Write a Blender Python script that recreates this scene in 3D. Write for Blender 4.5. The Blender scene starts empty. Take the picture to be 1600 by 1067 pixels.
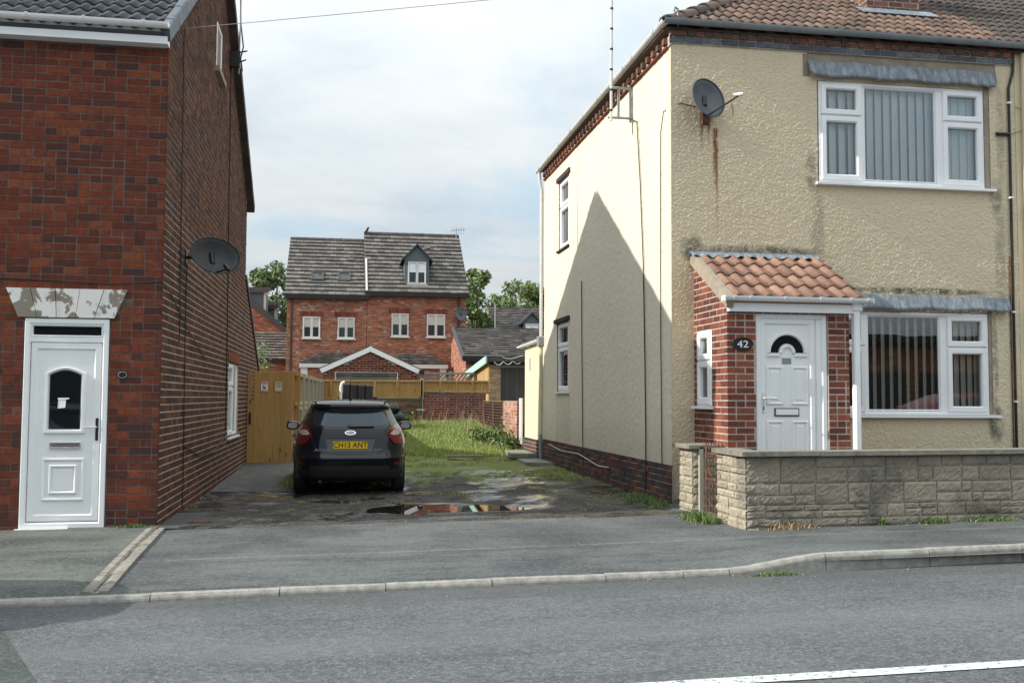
import bpy, math, random
import numpy as np
from mathutils import Vector, Matrix
R = math.radians
rng = random.Random(7)
sc = bpy.context.scene
COL = sc.collection
# ------------------------------------------------------------------ camera
F, YAW, PIT, ROLL, ZC = 1556.0, R(9.6), R(3.25), R(0.3), 1.36
fwd = Vector((math.sin(YAW)*math.cos(PIT), math.cos(YAW)*math.cos(PIT), math.sin(PIT)))
r0 = Vector((math.cos(YAW), -math.sin(YAW), 0)); u0_ = r0.cross(fwd)
rt = math.cos(ROLL)*r0 + math.sin(ROLL)*u0_; up = -math.sin(ROLL)*r0 + math.cos(ROLL)*u0_
cd = bpy.data.cameras.new('camera'); cam = bpy.data.objects.new('camera', cd); COL.objects.link(cam)
cd.sensor_width = 36; cd.lens = F/1600*36; cd.clip_start = .05; cd.clip_end = 2000
M = Matrix.Identity(4)
for i in range(3):
    M[i][0], M[i][1], M[i][2] = rt[i], up[i], -fwd[i]
M[2][3] = ZC
cam.matrix_world = M
sc.camera = cam
CAM = Vector((0, 0, ZC))
def proj(p):
    d = Vector(p)-CAM; z = d.dot(fwd)
    if z <= .1: return None
    return (800+F*d.dot(rt)/z, 533.5-F*d.dot(up)/z, z)
# ------------------------------------------------------------------ light
SUNV = Vector((-5.95, -0.3, 3.45)).normalized()       # towards the sun
EL = math.asin(SUNV.z)
w = bpy.data.worlds.new('World'); sc.world = w; w.use_nodes = True
SKY_STRENGTH = 0.12
EXPOSURE = 0.29
SUN = 4.3
sd = bpy.data.lights.new('sun', 'SUN'); so = bpy.data.objects.new('sun', sd); COL.objects.link(so)
sd.energy = SUN; sd.angle = R(.55); sd.color = (1, .94, .84)
so.rotation_euler = (-SUNV).to_track_quat('-Z', 'Y').to_euler()
so.location = (-20, -2, 20)
sc.view_settings.view_transform = 'Standard'
try: sc.view_settings.look = 'None'
except Exception: pass
sc.view_settings.exposure = EXPOSURE; sc.view_settings.gamma = 1
sc.view_settings.use_curve_mapping = False
sc.render.engine = 'CYCLES'

class NT:
    """little node-tree writer"""
    def __init__(s, tree): s.t = tree; s.n = tree.nodes; s.l = tree.links
    def node(s, typ, **kw):
        n = s.n.new(typ)
        for k, v in kw.items(): setattr(n, k, v)
        return n
    def put(s, sock, v):
        if isinstance(v, bpy.types.NodeSocket): s.l.new(v, sock)
        elif v is not None:
            if isinstance(v, (tuple, list)) and len(v) == 3 and sock.type == 'RGBA': v = (*v, 1)
            sock.default_value = v
    def coord(s, kind='Object'): return s.node('ShaderNodeTexCoord').outputs[kind]
    def pos(s): return s.node('ShaderNodeNewGeometry').outputs['Position']
    def mapping(s, vec, scale=(1, 1, 1), loc=(0, 0, 0), rot=(0, 0, 0)):
        n = s.node('ShaderNodeMapping'); s.put(n.inputs['Vector'], vec)
        n.inputs['Scale'].default_value = scale; n.inputs['Location'].default_value = loc; n.inputs['Rotation'].default_value = rot
        return n.outputs[0]
    def noise(s, vec, scale, detail=3, rough=.55, dist=0):
        n = s.node('ShaderNodeTexNoise'); s.put(n.inputs['Vector'], vec)
        n.inputs['Scale'].default_value = scale; n.inputs['Detail'].default_value = detail
        n.inputs['Roughness'].default_value = rough; n.inputs['Distortion'].default_value = dist
        return n.outputs['Fac']
    def voro(s, vec, scale, feature='F1', out='Distance'):
        n = s.node('ShaderNodeTexVoronoi', feature=feature); s.put(n.inputs['Vector'], vec); n.inputs['Scale'].default_value = scale
        return n.outputs[out]
    def ramp(s, fac, stops, interp='LINEAR'):
        n = s.node('ShaderNodeValToRGB'); s.put(n.inputs[0], fac); cr = n.color_ramp; cr.interpolation = interp
        while len(cr.elements) < len(stops): cr.elements.new(.5)
        for e, (p, c) in zip(cr.elements, stops):
            e.position = p
            e.color = (c, c, c, 1) if isinstance(c, (int, float)) else (*c, 1)
        return n.outputs[0]
    def mix(s, fac, a, b, blend='MIX'):
        n = s.node('ShaderNodeMix', data_type='RGBA', blend_type=blend)
        s.put(n.inputs[0], fac); s.put(n.inputs[6], a); s.put(n.inputs[7], b)
        return n.outputs[2]
    def math(s, op, a, b=None, c=None, clamp=False):
        n = s.node('ShaderNodeMath', operation=op, use_clamp=clamp)
        s.put(n.inputs[0], a); s.put(n.inputs[1], b)
        if c is not None: s.put(n.inputs[2], c)
        return n.outputs[0]
    def sep(s, vec):
        n = s.node('ShaderNodeSeparateXYZ'); s.put(n.inputs[0], vec); return n.outputs
    def comb(s, x, y, z):
        n = s.node('ShaderNodeCombineXYZ')
        for i, v in enumerate((x, y, z)): s.put(n.inputs[i], v)
        return n.outputs[0]
    def rnd(s):
        a = s.node('ShaderNodeNewGeometry').outputs['Random Per Island']; b = s.node('ShaderNodeObjectInfo').outputs['Random']
        return s.math('FRACT', s.math('ADD', a, b))
    def smooth(s, v, lo, hi):
        n = s.node('ShaderNodeMapRange', interpolation_type='SMOOTHSTEP')
        s.put(n.inputs[0], v); n.inputs[1].default_value = lo; n.inputs[2].default_value = hi
        return n.outputs[0]
    def bump(s, h, strength=.5, dist=.01):
        n = s.node('ShaderNodeBump'); s.put(n.inputs['Height'], h)
        n.inputs['Strength'].default_value = strength; n.inputs['Distance'].default_value = dist
        return n.outputs[0]

# ---- sky: Nishita sky with broken bright cloud over it
t = NT(w.node_tree); t.n.clear()
sky = t.node('ShaderNodeTexSky', sky_type='NISHITA'); sky.sun_disc = False; sky.sun_elevation = EL
sky.sun_rotation = math.atan2(SUNV.x, SUNV.y); sky.altitude = 50; sky.air_density = 1; sky.dust_density = 1.2; sky.ozone_density = 1
g = t.coord('Generated'); xyz = t.sep(g)
zz = t.math('ADD', t.math('MAXIMUM', xyz[2], 0.0), .16)
pv = t.comb(t.math('DIVIDE', xyz[0], zz), t.math('DIVIDE', xyz[1], zz), 0)
n1 = t.noise(pv, .75, 9, .58, .35); n2 = t.noise(t.mapping(pv, loc=(7.3, 2.1, 0)), 1.7, 7, .6, .2)
cover = t.smooth(n1, .34, .52)
shade = t.math('ADD', n2, .1)
ccol = t.ramp(shade, [(.40, (4.5, 5.05, 5.5)), (.58, (5.6, 6.0, 6.25)), (.75, (6.3, 6.5, 6.55))])
skyc = t.mix(.78, sky.outputs[0], (4.3, 5.9, 7.0))
# an overcast sky brightens smoothly from the horizon to the zenith
grad = t.math('MULTIPLY', t.math('MULTIPLY_ADD', t.math('MAXIMUM', xyz[2], 0.0), 2.0, 1.0), .667)
vs_ = t.node('ShaderNodeVectorMath', operation='SCALE'); t.put(vs_.inputs[0], t.mix(t.math('MULTIPLY', cover, .97), skyc, ccol)); t.put(vs_.inputs[3], grad)
bg = t.node('ShaderNodeBackground'); t.put(bg.inputs[0], vs_.outputs[0]); bg.inputs[1].default_value = SKY_STRENGTH
t.l.new(bg.outputs[0], t.node('ShaderNodeOutputWorld').inputs[0])

# ------------------------------------------------------------------ object helpers
ORG = {}
def _link(o, org, parent):
    COL.objects.link(o); ORG[o.name] = Vector(org)
    if parent: o.parent = parent; o.location = Vector(org)-ORG[parent.name]
    else: o.location = org
    return o
def tag(o, label=None, cat=None, group=None, kind=None):
    if label: o['label'] = label
    if cat: o['category'] = cat
    if group: o['group'] = group
    if kind: o['kind'] = kind
    return o
def thing(name, label, cat, loc, group=None):
    o = bpy.data.objects.new(name, None); o.empty_display_size = .2
    _link(o, loc, None); return tag(o, label, cat, group)
def copy_tree(o, parent=None):
    c = o.copy(); COL.objects.link(c)
    if parent: c.parent = parent
    for ch in list(o.children): copy_tree(ch, c)
    return c

class Fr:
    """a local frame: u along a face, z up, d out of it"""
    def __init__(s, O, u, n, z=(0, 0, 1)):
        s.O, s.u, s.n, s.z = Vector(O), Vector(u).normalized(), Vector(n).normalized(), Vector(z).normalized()
        s.flip = s.u.cross(s.z).dot(s.n) < 0
    def P(s, u, z, d=0): return s.O+s.u*u+s.z*z+s.n*d
class MB:
    def __init__(s): s.v = []; s.f = []; s.m = []
    def quad(s, pts, m=0, flip=False):
        b = len(s.v); s.v += [tuple(p) for p in pts]; f = list(range(b, b+len(pts)))
        s.f.append(f[::-1] if flip else f); s.m.append(m)
    def raw(s, vs, fs, m=0):
        b = len(s.v); s.v += [tuple(p) for p in vs]
        for f in fs: s.f.append([i+b for i in f]); s.m.append(m)
    def fbox(s, fr, u0, u1, z0, z1, d0, d1, m=0, ch=0, back=True):
        c = ch
        vs = [fr.P(u0, z0, d0), fr.P(u1, z0, d0), fr.P(u1, z1, d0), fr.P(u0, z1, d0),
              fr.P(u0+c, z0+c, d1), fr.P(u1-c, z0+c, d1), fr.P(u1-c, z1-c, d1), fr.P(u0+c, z1-c, d1)]
        fs = [[4, 5, 6, 7], [0, 1, 5, 4], [1, 2, 6, 5], [2, 3, 7, 6], [3, 0, 4, 7]]
        if back: fs.append([3, 2, 1, 0])
        if fr.flip: fs = [f[::-1] for f in fs]
        s.raw(vs, fs, m)
    def cbox(s, fr, u0, u1, z0, z1, d0, d1, c=.01, m=0):
        """box with chamfered front edges kept upright at the sides"""
        vs = [fr.P(u0, z0, d0), fr.P(u1, z0, d0), fr.P(u1, z1, d0), fr.P(u0, z1, d0),
              fr.P(u0, z0, d1-c), fr.P(u1, z0, d1-c), fr.P(u1, z1, d1-c), fr.P(u0, z1, d1-c),
              fr.P(u0+c, z0+c, d1), fr.P(u1-c, z0+c, d1), fr.P(u1-c, z1-c, d1), fr.P(u0+c, z1-c, d1)]
        fs = [[8, 9, 10, 11], [3, 2, 1, 0]]
        for i in range(4):
            j = (i+1) % 4; fs += [[i, j, 4+j, 4+i], [4+i, 4+j, 8+j, 8+i]]
        if fr.flip: fs = [f[::-1] for f in fs]
        s.raw(vs, fs, m)
    def box(s, x0, x1, y0, y1, z0, z1, m=0):
        s.fbox(Fr((0, 0, 0), (1, 0, 0), (0, -1, 0)), x0, x1, z0, z1, -y1, -y0, m)
    def ring(s, fr, u0, u1, z0, z1, wd, d0, d1, ch=.012, m=0):
        """mitred frame: outer wall, flat face, inner chamfer, inner wall"""
        def loop(i, d): return [fr.P(u0+i, z0+i, d), fr.P(u1-i, z0+i, d), fr.P(u1-i, z1-i, d), fr.P(u0+i, z1-i, d)]
        L = [loop(0, d0), loop(0, d1-ch*.5), loop(ch*.5, d1), loop(wd-ch, d1), loop(wd, d1-ch), loop(wd, d0)]
        b = len(s.v)
        for l in L: s.v += [tuple(p) for p in l]
        for k in range(5):
            for i in range(4):
                j = (i+1) % 4; f = [b+4*k+i, b+4*k+j, b+4*k+4+j, b+4*k+4+i]
                s.f.append(f[::-1] if fr.flip else f); s.m.append(m)
    def prism(s, fr, pts, d0, d1, m=0, back=True):
        n = len(pts); b = len(s.v)
        s.v += [tuple(fr.P(u, z, d0)) for u, z in pts]+[tuple(fr.P(u, z, d1)) for u, z in pts]
        fs = [[b+n+i for i in range(n)]]+[[b+i, b+(i+1) % n, b+n+(i+1) % n, b+n+i] for i in range(n)]
        if back: fs.append([b+n-1-i for i in range(n)])
        for f in fs: s.f.append(f[::-1] if fr.flip else f); s.m.append(m)
    def band(s, fr, outer, inner, d0, d1, m=0, closed=False):
        """raised moulding between two matching polylines"""
        n = len(outer); b = len(s.v)
        for u, z in outer: s.v.append(tuple(fr.P(u, z, d0)))
        for (u, z), (p, q) in zip(outer, inner): s.v.append(tuple(fr.P(u*.75+p*.25, z*.75+q*.25, d1)))
        for (u, z), (p, q) in zip(outer, inner): s.v.append(tuple(fr.P(u*.25+p*.75, z*.25+q*.75, d1)))
        for u, z in inner: s.v.append(tuple(fr.P(u, z, d0)))
        for k in range(3):
            for i in range(n if closed else n-1):
                j = (i+1) % n; f = [b+k*n+i, b+k*n+j, b+k*n+n+j, b+k*n+n+i]
                s.f.append(f[::-1] if fr.flip else f); s.m.append(m)
    def tube(s, pts, r, seg=8, m=0, cap=True):
        pts = [Vector(p) for p in pts]; n = len(pts); rs = r if isinstance(r, (list, tuple)) else [r]*n
        b = len(s.v); prev = None
        for i, p in enumerate(pts):
            d = (pts[min(i+1, n-1)]-pts[max(i-1, 0)]).normalized()
            a = Vector((0, 0, 1)) if abs(d.z) < .9 else Vector((1, 0, 0))
            x = d.cross(a).normalized() if prev is None else (prev-d*prev.dot(d)).normalized()
            prev = x; y = d.cross(x)
            for k in range(seg):
                t_ = 2*math.pi*k/seg; s.v.append(tuple(p+(x*math.cos(t_)+y*math.sin(t_))*rs[i]))
        for i in range(n-1):
            for k in range(seg):
                s.f.append([b+i*seg+k, b+i*seg+(k+1) % seg, b+(i+1)*seg+(k+1) % seg, b+(i+1)*seg+k]); s.m.append(m)
        if cap:
            s.f.append([b+k for k in range(seg)][::-1]); s.m.append(m)
            s.f.append([b+(n-1)*seg+k for k in range(seg)]); s.m.append(m)
    def gutter(s, p0, p1, out, r=.055, m=0, seg=8):
        """half-round gutter from p0 to p1 (rim level), hung on the out side"""
        p0, p1, out = Vector(p0), Vector(p1), Vector(out).normalized(); Z = Vector((0, 0, 1)); b = len(s.v)
        for p in (p0, p1):
            for rr in (r, r-.006):
                for k in range(seg+1):
                    a = math.pi*k/seg; s.v.append(tuple(p+out*(r-rr*math.cos(a))-Z*rr*math.sin(a)))
        n = seg+1
        for k in range(seg):
            s.f += [[b+k, b+k+1, b+2*n+k+1, b+2*n+k], [b+n+k, b+3*n+k, b+3*n+k+1, b+n+k+1], [b+k, b+n+k, b+n+k+1, b+k+1], [b+2*n+k, b+2*n+k+1, b+3*n+k+1, b+3*n+k]]; s.m += [m]*4
        for k in (0, seg): s.f.append([b+k, b+2*n+k, b+3*n+k, b+n+k]); s.m.append(m)
    def build(s, name, mats, parent=None, loc=None, smooth=False, kind=None, label=None):
        org = Vector(loc) if loc is not None else (ORG[parent.name] if parent else Vector((0, 0, 0)))
        me = bpy.data.meshes.new(name)
        me.from_pydata([(x-org.x, y-org.y, z-org.z) for x, y, z in s.v], [], s.f)
        for mm in (mats if isinstance(mats, (list, tuple)) else [mats]): me.materials.append(mm)
        if any(s.m): me.polygons.foreach_set('material_index', s.m)
        if smooth: me.polygons.foreach_set('use_smooth', [True]*len(s.f))
        me.update()
        o = bpy.data.objects.new(name, me); _link(o, org, parent)
        if kind: o['kind'] = kind
        if label: o['label'] = label
        return o
def smooth_by_angle(o, deg=35):
    me = o.data
    try: me.shade_auto_smooth(use_auto_smooth=True, angle=R(deg))
    except Exception: pass
    me.polygons.foreach_set('use_smooth', [True]*len(me.polygons))
    try: me.set_sharp_from_angle(angle=R(deg))
    except Exception: pass
def text_mb(txt, fr, u, z, size, d, depth=.002, align='CENTER', sx=1.0, shear=0, bold=0):
    cu = bpy.data.curves.new('lettering', 'FONT'); cu.body = txt; cu.size = size; cu.align_x = align; cu.align_y = 'CENTER'; cu.extrude = depth; cu.shear = shear
    cu.resolution_u = 3; cu.offset = bold
    o = bpy.data.objects.new('lettering', cu); COL.objects.link(o)
    bpy.context.view_layer.update()
    me = bpy.data.meshes.new_from_object(o.evaluated_get(bpy.context.evaluated_depsgraph_get()))
    mb = MB(); mb.raw([fr.P(u+v.co.x*sx, z+v.co.y, d+v.co.z) for v in me.vertices], [list(p.vertices) for p in me.polygons])
    bpy.data.objects.remove(o); bpy.data.curves.remove(cu); bpy.data.meshes.remove(me)
    return mb

# ------------------------------------------------------------------ materials
def mat(name, col=(.5, .5, .5), rough=.6, metal=0, fn=None, spec=None, coat=0):
    m = bpy.data.materials.new(name); m.use_nodes = True; t = NT(m.node_tree)
    b = t.n['Principled BSDF']
    b.inputs['Base Color'].default_value = (*col, 1); b.inputs['Roughness'].default_value = rough; b.inputs['Metallic'].default_value = metal
    if spec is not None: b.inputs['Specular IOR Level'].default_value = spec
    if coat: b.inputs['Coat Weight'].default_value = coat; b.inputs['Coat Roughness'].default_value = .03
    if fn:
        r = fn(t) or {}
        for k, v in r.items(): t.put(b.inputs[k], v)
    return m
def weathered(col, amt=.25, scale=6, rough=.6, bump=.15, bs=40, dirt=(.09, .08, .07), metal=0, dscale=2.3):
    """plain material with mottling, some dirt and fine relief"""
    def fn(t):
        p = t.pos(); n = t.noise(p, scale, 5, .6); k = t.noise(p, dscale, 6, .65)
        c = t.mix(t.smooth(n, .3, .75), col, tuple(x*(1-amt) for x in col))
        c = t.mix(t.math('MULTIPLY', t.smooth(k, .52, .8), amt*1.2), c, dirt)
        return {'Base Color': c, 'Roughness': t.ramp(n, [(.2, rough*.85), (.8, min(1, rough*1.15))]), 'Normal': t.bump(t.noise(p, bs, 4, .6), bump, .01)}
    return fn
def brickfn(stops, dark=(.05, .03, .03), mott=.35, soot=None, eff=.0):
    def fn(t):
        p = t.pos(); r = t.rnd()
        c = t.ramp(r, stops, 'CONSTANT')
        n = t.noise(p, 22, 5, .65); n2 = t.noise(p, 75, 4, .6); big = t.noise(p, .9, 4, .6)
        c = t.mix(t.math('MULTIPLY', t.smooth(n, .42, .75), mott), c, dark)
        c = t.mix(t.math('MULTIPLY', t.smooth(n2, .45, .8), .12), c, (.30, .15, .09))
        sv = t.noise(t.mapping(p, (34, 34, 5)), 1.0, 4, .7); c = t.mix(t.math('MULTIPLY', t.smooth(sv, .52, .66), mott*.75), c, dark)
        c = t.mix(t.math('MULTIPLY', t.smooth(big, .48, .72), .4), c, dark)
        if soot:
            z = t.sep(p)[2]
            wob = t.math('ADD', z, t.math('MULTIPLY', t.noise(p, 1.6, 4, .6), 1.1))
            f = t.math('MULTIPLY', t.math('SUBTRACT', 1.0, t.smooth(wob, soot[0], soot[1])), soot[2])
            c = t.mix(t.math('MULTIPLY', f, t.smooth(t.math('FRACT', t.math('MULTIPLY', r, 7.3)), .1, .7)), c, soot[3])
        if eff:
            e = t.smooth(t.noise(p, 7, 5, .7), .62, .74)
            c = t.mix(t.math('MULTIPLY', e, eff), c, (.5, .46, .42))
        return {'Base Color': c, 'Roughness': .92, 'Specular IOR Level': .15, 'Normal': t.bump(t.math('ADD', n, t.math('MULTIPLY', n2, .6)), .6, .006)}
    return fn
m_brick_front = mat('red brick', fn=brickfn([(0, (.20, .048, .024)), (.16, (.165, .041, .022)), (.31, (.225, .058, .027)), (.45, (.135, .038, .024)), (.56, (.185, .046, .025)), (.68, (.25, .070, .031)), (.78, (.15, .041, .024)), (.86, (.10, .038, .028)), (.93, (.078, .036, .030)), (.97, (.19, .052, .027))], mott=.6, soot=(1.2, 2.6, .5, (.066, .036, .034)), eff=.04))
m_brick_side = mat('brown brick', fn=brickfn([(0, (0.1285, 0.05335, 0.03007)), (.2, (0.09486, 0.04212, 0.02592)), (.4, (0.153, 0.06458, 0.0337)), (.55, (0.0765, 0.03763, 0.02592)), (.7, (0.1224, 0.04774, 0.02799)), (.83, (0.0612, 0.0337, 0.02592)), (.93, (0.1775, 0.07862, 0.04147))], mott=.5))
m_brick_porch = mat('porch brick', fn=brickfn([(0, (0.2535, 0.08074, 0.04973)), (.2, (0.2112, 0.06318, 0.03978)), (.4, (0.2956, 0.1053, 0.06299)), (.55, (0.1689, 0.05266, 0.03978)), (.7, (0.2675, 0.08424, 0.04641)), (.85, (0.1408, 0.04914, 0.03978))], mott=.45, eff=.1))
m_brick_plinth = mat('blue and red plinth brick', fn=brickfn([(0, (0.07225, 0.0578, 0.05635)), (.25, (0.05419, 0.0442, 0.04641)), (.4, (0.1734, 0.0612, 0.03978)), (.55, (0.0867, 0.0646, 0.05967)), (.7, (0.2167, 0.0748, 0.04641)), (.8, (0.06502, 0.0544, 0.05635)), (.92, (0.1228, 0.0612, 0.04641))], mott=.6, eff=.25))
m_brick_blue = mat('blue engineering brick', fn=brickfn([(0, (.13, .15, .18)), (.3, (.10, .115, .14)), (.55, (.17, .19, .22)), (.8, (.12, .12, .13))], mott=.4, dark=(.05, .05, .05), eff=.15))
m_brick_corbel = mat('corbel brick', fn=brickfn([(0, (.16, .085, .065)), (.3, (.25, .11, .075)), (.55, (.11, .08, .07)), (.8, (.19, .10, .08))], mott=.5, eff=.12))
m_brick_back = mat('dark red wall brick', fn=brickfn([(0, (.26, .07, .05)), (.25, (.20, .055, .045)), (.5, (.30, .085, .06)), (.7, (.15, .055, .05)), (.85, (.24, .09, .07))], mott=.4, eff=.35))
m_brick_sunlit = mat('sunlit pink brick', fn=brickfn([(0, (.50, .26, .20)), (.3, (.42, .20, .15)), (.6, (.55, .33, .25)), (.85, (.36, .16, .12))], mott=.2, eff=.35))
m_brick_yellow = mat('yellow brick', fn=brickfn([(0, (.42, .30, .15)), (.3, (.36, .25, .12)), (.6, (.47, .34, .18)), (.85, (.30, .21, .11))], mott=.3))
m_mortar_dark = mat('sooty mortar', fn=weathered((.165, .13, .11), .5, 9, .95, .6, 90))
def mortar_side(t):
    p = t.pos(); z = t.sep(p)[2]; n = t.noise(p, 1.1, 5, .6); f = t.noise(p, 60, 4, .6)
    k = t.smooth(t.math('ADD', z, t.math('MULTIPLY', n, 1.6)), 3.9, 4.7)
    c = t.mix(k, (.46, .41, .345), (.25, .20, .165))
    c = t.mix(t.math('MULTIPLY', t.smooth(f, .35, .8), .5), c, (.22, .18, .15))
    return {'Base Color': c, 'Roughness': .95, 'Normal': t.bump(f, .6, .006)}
m_mortar_side = mat('repointed mortar', fn=mortar_side)
m_mortar = mat('grey mortar', fn=weathered((.52, .46, .41), .35, 9, .95, .6, 90))
m_upvc = mat('white upvc', fn=weathered((.87, .885, .89), .05, 3, .32, .02, 8, (.45, .43, .38)))
m_upvc_dirty = mat('weathered white plastic', fn=weathered((.68, .68, .66), .16, 5, .42, .03, 8, (.25, .22, .16)))
m_gutter_grey = mat('grey plastic gutter', fn=weathered((.26, .29, .31), .2, 4, .4, .05, 20))
m_black = mat('black plastic', (.012, .012, .013), .35)
m_cable = mat('black cable', (.02, .018, .016), .55)
m_chrome = mat('chrome', (.75, .75, .76), .18, 1)
m_steel = mat('galvanised steel', fn=weathered((.42, .44, .46), .25, 12, .45, .05, 30, metal=.6))
def glassfn(dark):
    def fn(t):
        fr = t.node('ShaderNodeFresnel'); fr.inputs[0].default_value = 1.52
        gl = t.node('ShaderNodeBsdfGlossy'); gl.inputs['Roughness'].default_value = .004
        p = t.pos(); t.put(gl.inputs['Normal'], t.bump(t.noise(p, 1.3, 2, .5), .04, .02))
        tr = t.node('ShaderNodeBsdfTransparent'); tr.inputs[0].default_value = (*dark, 1)
        mx = t.node('ShaderNodeMixShader'); t.put(mx.inputs[0], t.math('MULTIPLY_ADD', fr.outputs[0], 1.0, .05, clamp=True))
        t.l.new(tr.outputs[0], mx.inputs[1]); t.l.new(gl.outputs[0], mx.inputs[2])
        t.l.new(mx.outputs[0], t.n['Material Output'].inputs[0])
    return fn
m_glass = mat('window glass', fn=glassfn((.95, .97, .97)))
m_glass_dark = mat('dark glass', (.010, .013, .016), .03)
m_room = mat('dim room', (.035, .032, .03), .9)
m_blind = mat('pale blind fabric', fn=weathered((.88, .91, .90), .06, 4, .8, .05, 120))
m_blind_dim = mat('cream blind fabric', fn=weathered((.60, .57, .48), .06, 4, .8, .05, 120))
def leadfn(t):
    p = t.pos(); s = t.noise(t.mapping(p, (9, 9, 1.1)), 2, 6, .7); n = t.noise(p, 11, 5, .6)
    c = t.ramp(s, [(.30, (.10, .118, .14)), (.5, (.20, .23, .262)), (.70, (.36, .395, .43))])
    c = t.mix(t.math('MULTIPLY', t.smooth(n, .55, .75), .5), c, (.07, .08, .09))
    return {'Base Color': c, 'Roughness': .6, 'Metallic': .1, 'Normal': t.bump(n, .12, .006)}
m_lead = mat('weathered lead', fn=leadfn)
def tilefn(stops, moss=.0):
    def fn(t):
        p = t.pos(); r = t.rnd(); c = t.ramp(r, stops)
        n = t.noise(p, 14, 6, .65); c = t.mix(t.math('MULTIPLY', t.smooth(n, .45, .75), .45), c, (.045, .04, .037))
        b = t.noise(p, 1.3, 5, .6); c = t.mix(t.math('MULTIPLY', t.smooth(b, .5, .75), .35), c, (.05, .045, .04))
        if moss: c = t.mix(t.math('MULTIPLY', t.smooth(t.noise(p, 5, 6, .7), .6, .68), moss), c, (.30, .29, .25))
        return {'Base Color': c, 'Roughness': .78, 'Normal': t.bump(t.noise(p, 60, 4, .6), .35, .006)}
    return fn
m_tile_grey = mat('dark grey roof tile', fn=tilefn([(0, (.050, .055, .065)), (1, (.085, .09, .10))]))
m_verge = mat('slate grey verge cap', fn=weathered((.10, .115, .14), .2, 6, .5, .05, 20))
m_tile_brown = mat('brown pantile', fn=tilefn([(0, (.11, .073, .057)), (.5, (.165, .107, .08)), (1, (.22, .14, .103))]))
m_tile_porch = mat('terracotta porch tile', fn=tilefn([(0, (.22, .125, .09)), (.5, (.30, .168, .115)), (1, (.37, .215, .15))]))
m_tile_far = mat('mottled grey brown tile', fn=tilefn([(0, (.085, .077, .069)), (.5, (.13, .118, .105)), (1, (.185, .168, .15))], .35))
m_tile_dark = mat('sooty brown tile', fn=tilefn([(0, (.055, .045, .042)), (1, (.10, .075, .065))]))
def renderfn(t):
    """cream roughcast with rust runs under the dish, grime round the porch flashing and sills, hair cracks"""
    p = t.pos(); x, y, z = t.sep(p)
    c = t.mix(t.smooth(t.noise(p, 1.1, 5, .6), .35, .7), (.73, .65, .49), (.67, .59, .44))
    c = t.mix(t.math('MULTIPLY', t.smooth(t.noise(p, 30, 4, .6), .4, .8), .25), c, (.36, .29, .18))
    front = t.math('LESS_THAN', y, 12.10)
    def m(*a):
        r = a[0]
        for b in a[1:]: r = t.math('MULTIPLY', r, b)
        return r
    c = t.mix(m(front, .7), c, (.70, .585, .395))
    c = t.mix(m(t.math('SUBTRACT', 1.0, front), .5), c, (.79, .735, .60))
    streak = t.noise(t.mapping(p, (10, 10, .55)), 3, 5, .7)
    c = t.mix(m(t.smooth(streak, .55, .75), .22), c, (.22, .18, .12))
    def run(xc, wd, z0, z1, amt, col):
        nonlocal c
        dx = t.math('ABSOLUTE', t.math('SUBTRACT', t.math('ADD', x, t.math('MULTIPLY', t.math('SUBTRACT', t.noise(p, 6, 3, .6), .5), .06)), xc))
        f = m(t.math('SUBTRACT', 1.0, t.smooth(dx, 0, wd)), t.smooth(z, z0, z0+(z1-z0)*.8), t.math('SUBTRACT', 1.0, t.smooth(z, z1-.02, z1)), front, t.smooth(streak, .25, .55), amt)
        c = t.mix(f, c, col)
    rust = (.20, .06, .018)
    run(4.505, .035, 4.45, 5.06, 1.0, rust); run(4.60, .035, 4.5, 5.06, 1.0, rust)
    run(4.685, .05, 3.9, 4.86, 1.1, rust); run(4.70, .03, 3.2, 4.6, .9, (.27, .12, .05)); run(4.92, .02, 4.9, 5.2, .8, rust)
    grime = (.09, .08, .07)
    def blot(xc, zc, rx, rz, amt):
        nonlocal c
        q = t.math('ADD', t.math('POWER', t.math('DIVIDE', t.math('SUBTRACT', x, xc), rx), 2), t.math('POWER', t.math('DIVIDE', t.math('SUBTRACT', z, zc), rz), 2))
        f = m(t.math('SUBTRACT', 1.0, t.smooth(q, .1, 1.1)), t.smooth(t.noise(p, 9, 5, .7), .3, .62), front, amt)
        c = t.mix(f, c, grime)
    blot(5.3, 3.24, 1.05, .13, .9); blot(4.36, 3.28, .18, .22, .8); blot(6.08, 3.6, .12, .7, .4); blot(8.66, 4.1, .12, .3, .6); blot(8.72, 3.2, .10, 1.1, .4)
    blot(8.6, 1.05, .14, .3, .9); blot(6.0, 4.35, .1, .3, .6); blot(7.5, 2.80, 1.4, .06, .9); blot(8.75, 5.0, .08, .9, .4); blot(8.6, 1.9, .06, .9, .6)
    base = t.math('SUBTRACT', 1.0, t.smooth(t.math('ADD', z, t.math('MULTIPLY', t.noise(p, 2.2, 5, .6), .5)), .65, 1.5))
    c = t.mix(m(base, .28), c, (.25, .21, .15))
    under = m(t.math('SUBTRACT', 1.0, front), t.smooth(streak, .42, .66), .42, t.math('LESS_THAN', t.math('ABSOLUTE', t.math('SUBTRACT', y, 18.4)), .62), t.math('LESS_THAN', z, 1.47))
    c = t.mix(under, c, (.24, .2, .14))
    return {'Base Color': c, 'Roughness': .93, 'Normal': t.bump(t.math('ADD', t.noise(p, 38, 4, .65), t.math('MULTIPLY', t.noise(p, 130, 3, .6), .4)), .55, .012)}
m_render = mat('cream roughcast', fn=renderfn)
m_cement = mat('bare cement', fn=weathered((.36, .30, .23), .3, 5, .92, .5, 50))
m_cream = mat('cream masonry paint', fn=weathered((.70, .62, .44), .1, 3, .85, .3, 60))
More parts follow.
